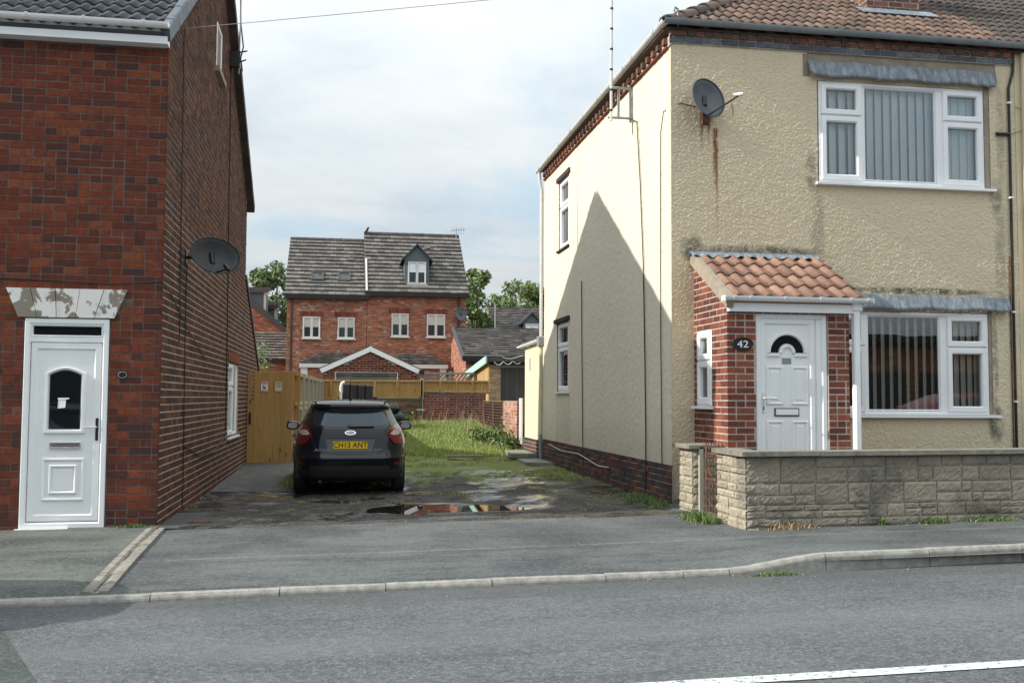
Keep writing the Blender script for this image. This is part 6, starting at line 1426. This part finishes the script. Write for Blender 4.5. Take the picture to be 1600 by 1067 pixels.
def tuft(label, x0, x1, y0, y1, n, h, seed, material=None, name='weed_tuft'):
    g3 = np.random.RandomState(seed); u = np.clip(g3.normal(.5, .22, n), 0, 1); v = np.clip(g3.normal(.5, .25, n), 0, 1); xx = x0+(x1-x0)*u; yy = y0+(y1-y0)*v; zz_ = np.array([P(a)-.06 if b < KY(a)-.005 else max(pave_z(a, b), ground_z(a, b) if b > 11 else -9) for a, b in zip(xx, yy)])
    V, Q = blades(xx, yy, zz_-.004, h*(.4+.7*g3.rand(n))*(1-1.2*np.abs(u-.5)), .003+.004*g3.rand(n), g3, .9); org = np.array([xx.mean(), yy.mean(), zz_.mean()])
    o = bpy.data.objects.new(name, np_mesh(name, V-org, Q, material or m_weed)); _link(o, org, None); o['kind'] = 'stuff'; return tag(o, label, 'weeds')
tuft('thick bright grass tuft on the pavement in front of the iron gate', 3.62, 3.98, 9.95, 10.6, 900, .14, 1)
tuft('green weeds strung along the brick plinth by the drive', 3.62, 4.06, 11.5, 13.2, 800, .10, 2)
tuft('small upright weed at the foot of the stone wall', 5.42, 5.5, 9.48, 9.55, 90, .13, 3)
tuft('low weed clump along the stone wall right of the small upright weed', 5.85, 6.25, 9.45, 9.56, 240, .10, 4)
tuft('spreading weeds at the far right foot of the stone wall', 6.35, 7.05, 9.50, 9.62, 380, .08, 5)
tuft('dry straw-coloured stalks at the corner foot of the stone wall', 4.05, 4.75, 9.38, 9.50, 110, .10, 6, m_straw, 'dry_stalks')
tuft('sparse weeds below the red brick wall right of the left front door', -2.45, -1.9, 11.12, 11.24, 260, .06, 7)
tuft('dark grass clump on the ground left of the parked car', -.95, -.62, 15.6, 17.6, 1100, .13, 8, m_grass)
tuft('yellowish weeds in the gutter below the sloping kerb', 3.1, 3.6, 7.37, 7.465, 260, .04, 9)
tuft('weeds at the foot of the plinth behind the drive puddle', 3.85, 4.06, 20.3, 21.6, 300, .10, 10)
gs = MB(); g_ = random.Random(4)
for i in range(560):
    r_ = g_.random()
    if r_ < .45: x, y = g_.uniform(-1.9, 4.0), g_.uniform(10.9, 15); z = ground_z(x, y)
    elif r_ < .7: x, y = g_.uniform(-3, 7), 10.6+g_.uniform(-.8, .4); x, y = (x, min(y, 9.4)) if x > 3.9 else (x, y); z = pave_z(x, y)
    elif r_ < .9: x = g_.uniform(-3, 7); y = KY(x)-g_.random()**2*.5-.01; z = P(x)-.062
    else: x, y = g_.uniform(3.5, 4.05), g_.uniform(11.5, 14); z = ground_z(x, y)
    s_ = .004+.010*g_.random()**3; vs = []
    for k in range(6): d = [(1, 0, 0), (-1, 0, 0), (0, 1, 0), (0, -1, 0), (0, 0, 1), (0, 0, -1)][k]; q = s_*g_.uniform(.6, 1.2); vs.append((x+d[0]*q, y+d[1]*q, z+s_*.4+d[2]*q*.8))
    gs.raw(vs, [[0, 2, 4], [2, 1, 4], [1, 3, 4], [3, 0, 4], [2, 0, 5], [1, 2, 5], [3, 1, 5], [0, 3, 5]])
gs.build('loose_stones', m_concrete, kind='stuff')
# broken concrete slabs by the extension, concrete strip by the gable, bits of timber
def slab(name, label, pts, z, th, material, cat='slab'):
    mb = MB(); n = len(pts); mb.raw([(x, y, z) for x, y in pts]+[(x, y, z+th) for x, y in pts], [[n+i for i in range(n)]]+[[i, (i+1) % n, n+(i+1) % n, n+i] for i in range(n)]); o = mb.build(name, material, None, loc=(pts[0][0], pts[0][1], z)); return tag(o, label, cat)
slab('concrete_slab', 'broken pale concrete slab at the foot of the cream extension', [(3.55, 19.3), (4.06, 19.1), (4.08, 20.6), (3.6, 20.5)], .035, .07, m_concrete)
slab('concrete_slab', 'mossy concrete slab behind the broken pale one near the pink wall', [(3.5, 20.8), (4.05, 20.7), (4.08, 22.3), (3.62, 22.2)], .10, .09, m_concrete)
slab('timber_offcut', 'grey plank lying in the gravel in front of the tall grass', [(2.2, 21.05), (2.95, 21.0), (2.96, 21.13), (2.21, 21.18)], .10, .045, m_wood_grey, 'plank')
m_strip = mat('damp dark concrete', fn=weathered((.13, .122, .108), .45, 4, .9, .5, 50, (.05, .05, .04)))
sl = sheet('concrete_strip', np.linspace(-1.94, -.75, 8), np.linspace(15.5, 21.2, 24), lambda x, y: ground_z(x, y)+.004+.018*sstep(15.5, 16.2, y)+.004*math.sin(y*2), m_strip)
m_apron = mat('dark worn tarmac', fn=asphaltfn((.045, .048, .046), (.075, .078, .073), (.15, .15, .145), .6))
ap = sheet('tarmac_apron', np.linspace(-1.93, -.6, 24), np.linspace(11.0, 13.6, 30), lambda x, y: P(x)+.002-.05*sstep(.15, .75, (x+1.93)/1.2+.5*float(vnoise(x, y, 2.2, 91)-.5))-.06*sstep(12.3, 13.2, y+.8*float(vnoise(x, y, 2.2, 92)-.5)), m_apron)
ir = thing('drain_cover', 'small rusty drain cover set in the tarmac beside the gable wall', 'drain cover', (-1.55, 11.55, 0)); mb = MB(); mb.cbox(Fr((0, 0, P(-1.5)), (1, 0, 0), (0, 0, 1), (0, 1, 0)), -1.66, -1.40, 11.45, 11.62, .0, .012, .004); mb.build('lid', m_rust, ir)
mb = MB()
for i in range(4): mb.fbox(Fr((0, 0, P(-1.5)), (1, 0, 0), (0, 0, 1), (0, 1, 0)), -1.63+.06*i, -1.60+.06*i, 11.48, 11.59, .012, .015)
mb.build('rib', m_rust, ir)
# abandoned padded sofa back and bags behind the car
sfz = ground_z(.4, 28)
so_ = thing('sofa', 'black quilted sofa dumped behind the parked car in front of the back fence', 'sofa', (.4, 28, sfz)); frz = Fr((0, 28, 0), (1, 0, 0), (0, -1, 0))
for i in range(4): a = -.02+i*.21; mb = MB(); mb.cbox(frz, a, a+.208, 1.0, 1.735-.012*i, -.22, .02, .03); mb.build('back_cushion', m_leather, so_)
mb = MB(); mb.cbox(frz, -.06, .86, sfz, 1.02, -.75, .0, .03); mb.build('base', m_leather, so_)
for a in (-.14, .84): mb = MB(); mb.cbox(frz, a, a+.1, sfz, 1.38, -.78, -.02, .03); mb.build('arm', m_leather, so_)
wp = thing('pipe', 'short white pipe standing at the left end of the black sofa', 'pipe', (-.05, 27.9, sfz)); mb = MB(); mb.tube([(-.06, 27.85, sfz), (-.06, 27.85, 1.66), (-.03, 27.85, 1.75), (.04, 27.85, 1.77)], .04, 8); mb.build('tube', m_upvc, wp)
g3 = np.random.RandomState(9)
def bag(label, c, r):
    mb = MB(); n, k = 14, 8; vs, fs = [], []
    for j in range(k+1):
        for i in range(n):
            ph = math.pi*j/k; th = 2*math.pi*i/n; q = 1+.13*g3.normal()*(0 < j < k); vs.append((c[0]+r[0]*q*math.sin(ph)*math.cos(th), c[1]+r[1]*q*math.sin(ph)*math.sin(th), max(ground_z(c[0], c[1])-.02, c[2]-r[2]*math.cos(ph)*q)))
    for j in range(k):
        for i in range(n): fs.append([j*n+i, j*n+(i+1) % n, (j+1)*n+(i+1) % n, (j+1)*n+i])
    mb.raw(vs, fs); tag(mb.build('bin_bag', m_bag, None, loc=c, smooth=True), label, 'bag')
bag('upper black bin bag piled behind the right side of the car', (1.42, 28.8, 1.02), (.19, .2, .17)); bag('lower black bin bag under the other behind the car', (1.48, 28.9, .72), (.30, .3, .30))
# ------------------------------------------------------------------ the parked car (built in its own space: x across, y forward from the rear bumper, z up)
CS = .955
ST = np.array([  # z, half width, y rear, y front, superellipse power
    (.205, .78, .26, 3.95, 4.5), (.24, .84, .14, 4.12, 4.5), (.30, .875, .07, 4.22, 4.6), (.40, .895, .02, 4.27, 4.6), (.50, .905, .0, 4.28, 4.6), (.575, .910, -.01, 4.27, 4.6), (.600, .910, .015, 4.25, 4.6),
    (.66, .912, .075, 4.20, 4.8), (.74, .910, .10, 4.10, 4.8), (.84, .895, .125, 3.95, 4.8), (.93, .87, .15, 3.60, 4.6), (.99, .842, .175, 3.25, 4.6), (1.05, .80, .225, 3.00, 4.4), (1.14, .745, .34, 2.78, 4.2), (1.24, .695, .47, 2.52, 4.0),
    (1.32, .66, .56, 2.28, 3.8), (1.345, .650, .49, 2.20, 3.8), (1.385, .632, .50, 2.08, 3.6), (1.42, .60, .60, 1.95, 3.4), (1.448, .53, .80, 1.82, 3.2), (1.462, .40, 1.05, 1.65, 3.0), (1.468, .2, 1.25, 1.5, 2.6)])
def st(z): return [float(np.interp(z, ST[:, 0], ST[:, i])) for i in range(1, 5)]
def car_pt(a, z, off=0):
    """rear half: a in [-1,1], 0 is the middle of the tail, +-1 the widest point of the flank"""
    w_, yr, yf, n = st(z); yc = (yr+yf)/2; s_ = abs(math.sin(a*math.pi/2)); c_ = abs(math.cos(a*math.pi/2))
    p = Vector(((w_)*math.copysign(s_**(2/n), a), yc-(yc-yr)*c_**(2/n), z))
    if off:
        e = .004; q1 = car_pt(min(1, a+e), z)-car_pt(max(-1, a-e), z); q2 = car_pt(a, z+.01)-car_pt(a, z-.01); nn = q1.cross(q2)
        if nn.length > 1e-9:
            nn.normalize(); nn = nn if nn.dot(p-Vector((0, yc, z))) > 0 else -nn; p = p+nn*off
    return p
def a_of(x, z):
    w_, yr, yf, n = st(z); return math.copysign(2/math.pi*math.asin(min(1, (abs(x)/w_)**(n/2))), x)
def side_pt(y, z, sg, off=0):
    w_, yr, yf, n = st(z); yc = (yr+yf)/2; b = (yf-yr)/2; q = min(.999, abs((y-yc)/b)); return Vector((sg*(w_*(1-q**n)**(1/n)+off), y, z))
CARLOC = Vector((.115, 14.72, 0))
def make_car(loc, label, paint, group):
    root = thing('parked_car', label, 'car', loc, group); L = Vector(loc)
    T = lambda p: L+Vector(p)*CS
    zs = np.concatenate([np.linspace(a, b, k, endpoint=False) for a, b, k in ((.205, .56, 9), (.56, .62, 4), (.62, 1.0, 9), (1.0, 1.32, 9), (1.32, 1.468, 12))]+[[1.468]])
    N = 112; ring = []
    for k in range(N):
        th = 2*math.pi*k/N; ring.append(th)
    mb = MB(); rows = []
    for z in zs:
        w_, yr, yf, n = st(z); yc = (yr+yf)/2; r_ = []
        for th in ring:
            s_, c_ = math.sin(th), math.cos(th); r_.append((w_*math.copysign(abs(s_)**(2/n), s_), yc-((yc-yr) if c_ > 0 else (yf-yc))*math.copysign(abs(c_)**(2/n), c_), z))
        rows.append(r_)
    wheels = [(.80, .315), (3.42, .315)]
    for r_ in rows: mb.v += [tuple(T(p)) for p in r_]
    for i in range(len(zs)-1):
        for k in range(N):
            k2 = (k+1) % N; c = (np.array(rows[i][k])+np.array(rows[i+1][k2]))/2
            if c[2] < .75 and abs(c[0]) > .7 and any((c[1]-wy)**2+(c[2]-wz)**2 < .345**2 for wy, wz in wheels): continue
            mb.f.append([i*N+k, i*N+k2, (i+1)*N+k2, (i+1)*N+k]); mb.m.append(1 if c[2] < .40 and abs(c[0]) < 2 else 0)
    mb.f.append([(len(zs)-1)*N+k for k in range(N)]); mb.m.append(0); mb.f.append([k for k in range(N)][::-1]); mb.m.append(1)
    body = mb.build('body', [paint, m_trim], root, smooth=True)
    def patch(name, z0, z1, lf, rf, off, material, parent, nz=14, na=18, th=0, smooth=True):
        mb = MB()
        for j in range(nz+1):
            z = z0+(z1-z0)*j/nz; a0, a1 = lf(z), rf(z)
            for i in range(na+1): mb.v.append(tuple(T(car_pt(a0+(a1-a0)*i/na, z, off))))
        for j in range(nz):
            for i in range(na): mb.f.append([j*(na+1)+i, j*(na+1)+i+1, (j+1)*(na+1)+i+1, (j+1)*(na+1)+i]); mb.m.append(0)
        return mb.build(name, material, parent, smooth=smooth)
    # rear window with a black border, curved at its lower corners
    wx = lambda z: float(np.interp(z, [1.0, 1.02, 1.06, 1.12, 1.20, 1.30, 1.335], [.46, .60, .70, .715, .685, .645, .615]))
    patch('rear_window', 1.005, 1.335, lambda z: a_of(-wx(z), z), lambda z: a_of(wx(z), z), .006, m_glass_dark, root)
    wi = lambda z: float(np.interp(z, [1.03, 1.06, 1.12, 1.29], [.40, .52, .585, .545]))
    patch('heated_screen', 1.035, 1.29, lambda z: a_of(-wi(z), z), lambda z: a_of(wi(z), z), .010, m_screen, root)
    patch('spoiler_lip', 1.338, 1.352, lambda z: a_of(-.60, z), lambda z: a_of(.60, z), .012, m_trim, root, 2)
    patch('brake_light', 1.342, 1.352, lambda z: a_of(-.16, z), lambda z: a_of(.16, z), .016, m_red, root, 2, 8)
    # tail lamps wrap round the corners
    for sg in (-1, 1):
        xin = lambda z: float(np.interp(z, [.78, .80, .92, .99, 1.05, 1.085], [.69, .655, .57, .60, .66, .72])); aout = lambda z: float(np.interp(z, [.78, .92, 1.085], [.70, .74, .72]))
        lo = (lambda z: a_of(-xin(z), z)) if sg < 0 else (lambda z: a_of(xin(z), z)); hi_ = (lambda z: -max(aout(z), abs(a_of(xin(z), z))+.02)) if sg < 0 else (lambda z: max(aout(z), a_of(xin(z), z)+.02))
        tl = patch('tail_lamp', .78, 1.085, lo, hi_, .014, m_red, root, 12, 10)
        xi2 = lambda z: float(np.interp(z, [.915, .93, .99], [.65, .60, .655])); xo2 = lambda z: float(np.interp(z, [.915, .95, .99], [.72, .775, .755]))
        patch('clear_lens', .915, .99, (lambda z: a_of(-xi2(z), z)) if sg < 0 else (lambda z: a_of(xi2(z), z)), (lambda z: a_of(-xo2(z), z)) if sg < 0 else (lambda z: a_of(xo2(z), z)), .020, m_clear, tl, 6, 6)
        xr0, xr1 = .66, .78
        patch('reflector', .475, .515, lambda z: a_of(sg*xr0, z), lambda z: a_of(sg*xr1, z), .012, m_red, root, 2, 4)
    # tailgate seam and the shelf over the number plate
    mb = MB()
    for sg in (-1, 1):
        pts = [(.665, 1.02), (.60, .90), (.555, .80), (.50, .70), (.44, .645), (.2, .632), (0, .63)]
        P_ = [T(car_pt(a_of(sg*x, z), z, .001)) for x, z in pts]; mb.tube(P_, .0045, 5)
    mb.build('tailgate_seam', m_black, root)
    patch('plate_recess', .67, .865, lambda z: a_of(-.33-.25*(z-.67), z), lambda z: a_of(.33+.25*(z-.67), z), .003, m_paint_recess, root, 4, 10)
    patch('handle_bar', .868, .888, lambda z: a_of(-.36, z), lambda z: a_of(.36, z), .022, paint, root, 3, 12)
    patch('bumper_insert', .30, .46, lambda z: a_of(-.60, z), lambda z: a_of(.60, z), .006, m_trim, root, 4, 14)
    fr = Fr(T((0, car_pt(0, .77).y-.022, -L.z/CS)), (1, 0, 0), (0, -1, 0)); Z = lambda z: L.z*0+z*CS
    pl = MB(); pl.prism(fr, [(u, L.z+z) for u, z in rrect(-.26*CS, .26*CS, .715*CS, .826*CS, .012)], 0, .008); plo = pl.build('number_plate', m_plate, root)
    text_mb('CH13 ANT', fr, 0, L.z+.770*CS, .115, .0085, .0008, sx=.90, bold=.0012).build('registration', m_black, plo)
    fe = Fr(T((0, car_pt(0, .955).y-.014, .955)), (1, 0, 0), (0, -1, .3), (0, .3, 1)); zc = 0
    em = MB(); em.prism(fe, oval(0, zc, .082, .036, 28), -.01, .012); eo = em.build('emblem', m_chrome, root)
    em = MB(); em.prism(fe, oval(0, zc, .064, .024, 28), .012, .014); em.build('emblem_field', m_blue, eo)
    text_mb('Ford', fe, 0, zc, .05, .0145, .0005, sx=1.15, shear=.35).build('emblem_script', m_chrome, eo)
    fb_ = Fr(T((0, car_pt(a_of(.43, .70), .70).y-.016, -L.z/CS)), (1, 0, 0), (0, -1, 0))
    text_mb('FOCUS', fb_, -.43*CS, L.z+.695*CS, .052, .0, .002, sx=1.3, shear=.3).build('badge', m_steel, root); text_mb('ZETEC', fb_, .42*CS, L.z+.695*CS, .040, .0, .002, sx=1.1).build('badge', m_chrome, root)
    mb = MB(); mb.tube([T(car_pt(a_of(x, 1.035), 1.035+.012*abs(x), .022)) for x in np.linspace(-.02, .36, 8)], .011, 5); mb.tube([T(car_pt(a_of(x, 1.065), 1.048, .018)) for x in (-.04, .04)], .014, 6); mb.build('wiper', m_black, root)
    mb = MB(); mb.tube([T((0, 1.05, 1.465)), T((0, 1.0, 1.50))], [.022, .012], 8); mb.tube([T((0, 1.0, 1.50)), T((0, .75, 1.80))], .0035, 5); mb.build('aerial', m_black, root)
    for sg in (-1, 1):
        mb = MB(); pts = []
        for y in np.linspace(.72, 1.95, 12):
            pts.append(T((sg*(.565-.02*abs(y-1.3)), y, 1.437-.02*max(0, .9-y)*4)))
        mb.tube(pts, .016, 6); mb.build('roof_rail', m_black, root)
        mm = MB(); vs, fs = [], []; n_, k_ = 14, 8; cx, cy, cz_ = sg*.985, 2.62, 1.005
        for j in range(k_+1):
            for i in range(n_):
                ph = math.pi*j/k_; th = 2*math.pi*i/n_; sx = math.copysign(abs(math.cos(th))**.7, math.cos(th)); sz = math.copysign(abs(math.sin(th))**.7, math.sin(th))
                vs.append(tuple(T((cx+.115*math.sin(ph)**.7*sx, cy-.09*math.cos(ph), cz_+.08*math.sin(ph)**.7*sz))))
        for j in range(k_):
            for i in range(n_): fs.append([j*n_+i, j*n_+(i+1) % n_, (j+1)*n_+(i+1) % n_, (j+1)*n_+i])
        mm.raw(vs, fs); mm.tube([T((sg*.80, 2.66, .97)), T((sg*.93, 2.64, .98))], .03, 6); wmo = mm.build('wing_mirror', paint, root, smooth=True)
        fm = Fr(T((cx, cy-.092, cz_)), (1, 0, 0), (sg*-.25, -1, .1)); gm = MB(); gm.prism(fm, [(.074*math.copysign(abs(math.cos(2*math.pi*i/20))**.6, math.cos(2*math.pi*i/20)), .048*math.copysign(abs(math.sin(2*math.pi*i/20))**.6, math.sin(2*math.pi*i/20))) for i in range(20)], -.01, .004); gm.build('mirror_glass', m_chrome, wmo)
        # side glazing, pillars, handles
        for y0, y1 in ((.95, 1.72), (1.78, 2.62)):
            mb = MB(); nz, ny = 8, 10
            for j in range(nz+1):
                z = 1.0+.31*j/nz
                for i in range(ny+1):
                    ya, yb = (y0+.25*(z-1.0) if y0 < 1 else y0), (y1-.9*(z-1.0) if y1 > 2 else y1); mb.v.append(tuple(T(side_pt(ya+(yb-ya)*i/ny, z, sg, .006))))
            for j in range(nz):
                for i in range(ny): mb.f.append([j*(ny+1)+i, j*(ny+1)+i+1, (j+1)*(ny+1)+i+1, (j+1)*(ny+1)+i]); mb.m.append(0)
            mb.build('side_window', m_glass_dark, root, smooth=True)
        for y in (1.15, 2.0): mb = MB(); mb.tube([T(side_pt(y, .87, sg, .01)), T(side_pt(y+.06, .875, sg, .035)), T(side_pt(y+.16, .88, sg, .035)), T(side_pt(y+.2, .88, sg, .01))], .013, 6); mb.build('door_handle', paint, root)
        for wy, wz in wheels:
            c = Vector((sg*.765, wy, wz)); n_ = 32; prof = [(.10, .20), (.098, .275), (.085, .305), (.04, .315), (-.04, .315), (-.085, .305), (-.10, .27), (-.10, .20)]
            vs, fs = [], []
            for i in range(n_):
                th = 2*math.pi*i/n_
                for d, r_ in prof: vs.append(tuple(T(c+Vector((sg*d, r_*math.cos(th), r_*math.sin(th))))))
            k_ = len(prof)
            for i in range(n_):
                for j in range(k_-1): fs.append([i*k_+j, i*k_+j+1, ((i+1) % n_)*k_+j+1, ((i+1) % n_)*k_+j])
            mb = MB(); mb.raw(vs, fs); wo = mb.build('tyre', m_rubber, root, smooth=True)
            mb = MB(); f_ = Fr(T(c), (0, sg, 0), (sg, 0, 0)); mb.prism(f_, [(.20*CS*math.cos(2*math.pi*i/28), .20*CS*math.sin(2*math.pi*i/28)) for i in range(28)], -.06, .03, 1)
            for i in range(5):
                a = 2*math.pi*i/5+.3; ca, sa = math.cos(a), math.sin(a); q = lambda r, w: (CS*(r*ca-w*sa), CS*(r*sa+w*ca))
                mb.prism(f_, [q(.03, -.03), q(.195, -.022), q(.195, .022), q(.03, .03)], .031, .08, 0)
            mb.band(f_, [(.205*CS*math.cos(2*math.pi*i/28), .205*CS*math.sin(2*math.pi*i/28)) for i in range(28)], [(.175*CS*math.cos(2*math.pi*i/28), .175*CS*math.sin(2*math.pi*i/28)) for i in range(28)], .031, .085, closed=True)
            mb.build('rim', [m_rim, m_black], wo)
            mb = MB(); vs, fs = [], []
            for i in range(13):
                th = math.pi*(i/12)*1.1-.15
                for d in (.50, .83): vs.append(tuple(T((sg*d, wy+.345*math.cos(th), wz+.345*math.sin(th)))))
            for i in range(12): fs.append([2*i, 2*i+1, 2*i+3, 2*i+2])
            mb.raw(vs, fs); mb.build('wheel_arch', m_trim, root)
    mb = MB(); mb.tube([T((-.45, .10, .22)), T((-.45, .5, .24))], .028, 10); mb.build('exhaust', m_trim, root)
    for sg in (-1, 1):                                      # head lamps and grille at the nose
        mb = MB()
        for j in range(5):
            for i in range(7):
                z = .70+.14*j/4; y = 3.55+(.45-.5*abs(z-.72))*i/6; mb.v.append(tuple(T(side_pt(y, z, sg, .012))))
        for j in range(4):
            for i in range(6): mb.f.append([j*7+i, j*7+i+1, (j+1)*7+i+1, (j+1)*7+i]); mb.m.append(0)
        mb.build('head_lamp', m_clear, root, smooth=True)
    return root
m_screen = mat('rear screen glass', (.016, .022, .028), .05)
m_paint_recess = mat('dark paint in the plate recess', (.008, .009, .012), .3, coat=.6)
zcar = min(ground_z(.8, 15.5), ground_z(-.6, 15.5))-.004
make_car((CARLOC.x, CARLOC.y, zcar), 'black five-door hatchback seen from behind, yellow plate CH13 ANT, parked by the timber gate', m_paint, None)
# a second hatchback parked in the road just out of frame to the left; its shadow reaches the kerb
src = bpy.data.objects['parked_car']; c2 = copy_tree(src); c2.location = (-3.15, 7.3, P(-5)-.05); c2.rotation_euler = (0, 0, R(90)); c2['label'] = 'silver hatchback parked at the kerb just left of the picture'
for ob in c2.children:
    for i, s_ in enumerate(ob.material_slots):
        if s_.material == m_paint: s_.link = 'OBJECT'; s_.material = m_paint_silver
bpy.context.view_layer.update()

# the other side of the street, behind the camera: what the windows and the car mirror
c3 = copy_tree(src); c3.location = (17.3, .3, P(15)-.05); c3.rotation_euler = (0, 0, R(90)); c3['label'] = 'red hatchback parked across the street, out of the picture'
m_paint_red = mat('red car paint', (.20, .008, .010), .25, coat=.8)
for ob in c3.children:
    for s_ in ob.material_slots:
        if s_.material == m_paint: s_.link = 'OBJECT'; s_.material = m_paint_red
fo = Fr((0, -7.6, 0), (1, 0, 0), (0, 1, 0))
OP = thing('garage_row', 'long dark brick garage row across the street, behind the viewer', 'garages', (7, -8, 0))
mb = MB(); mb.fbox(fo, -22, 36, -.6, 3.3, -6, 0); mb.build('wall', m_far_brick, OP)
mb = MB(); mb.fbox(fo, -22.3, 36.3, 3.304, 3.6, -6.3, .3); mb.build('roof', m_tile_dark, OP)
for i in range(18): mb = MB(); mb.fbox(fo, -21.2+i*3.15, -18.6+i*3.15, -.3, 2.3, .004, .03); mb.build('door', m_wood_dark, OP)
sheet('far_pavement', np.linspace(-30, 30, 12), np.linspace(-7.6, -2.58, 6), lambda x, y: P(x)+.02, m_pave)
bpy.context.view_layer.update()
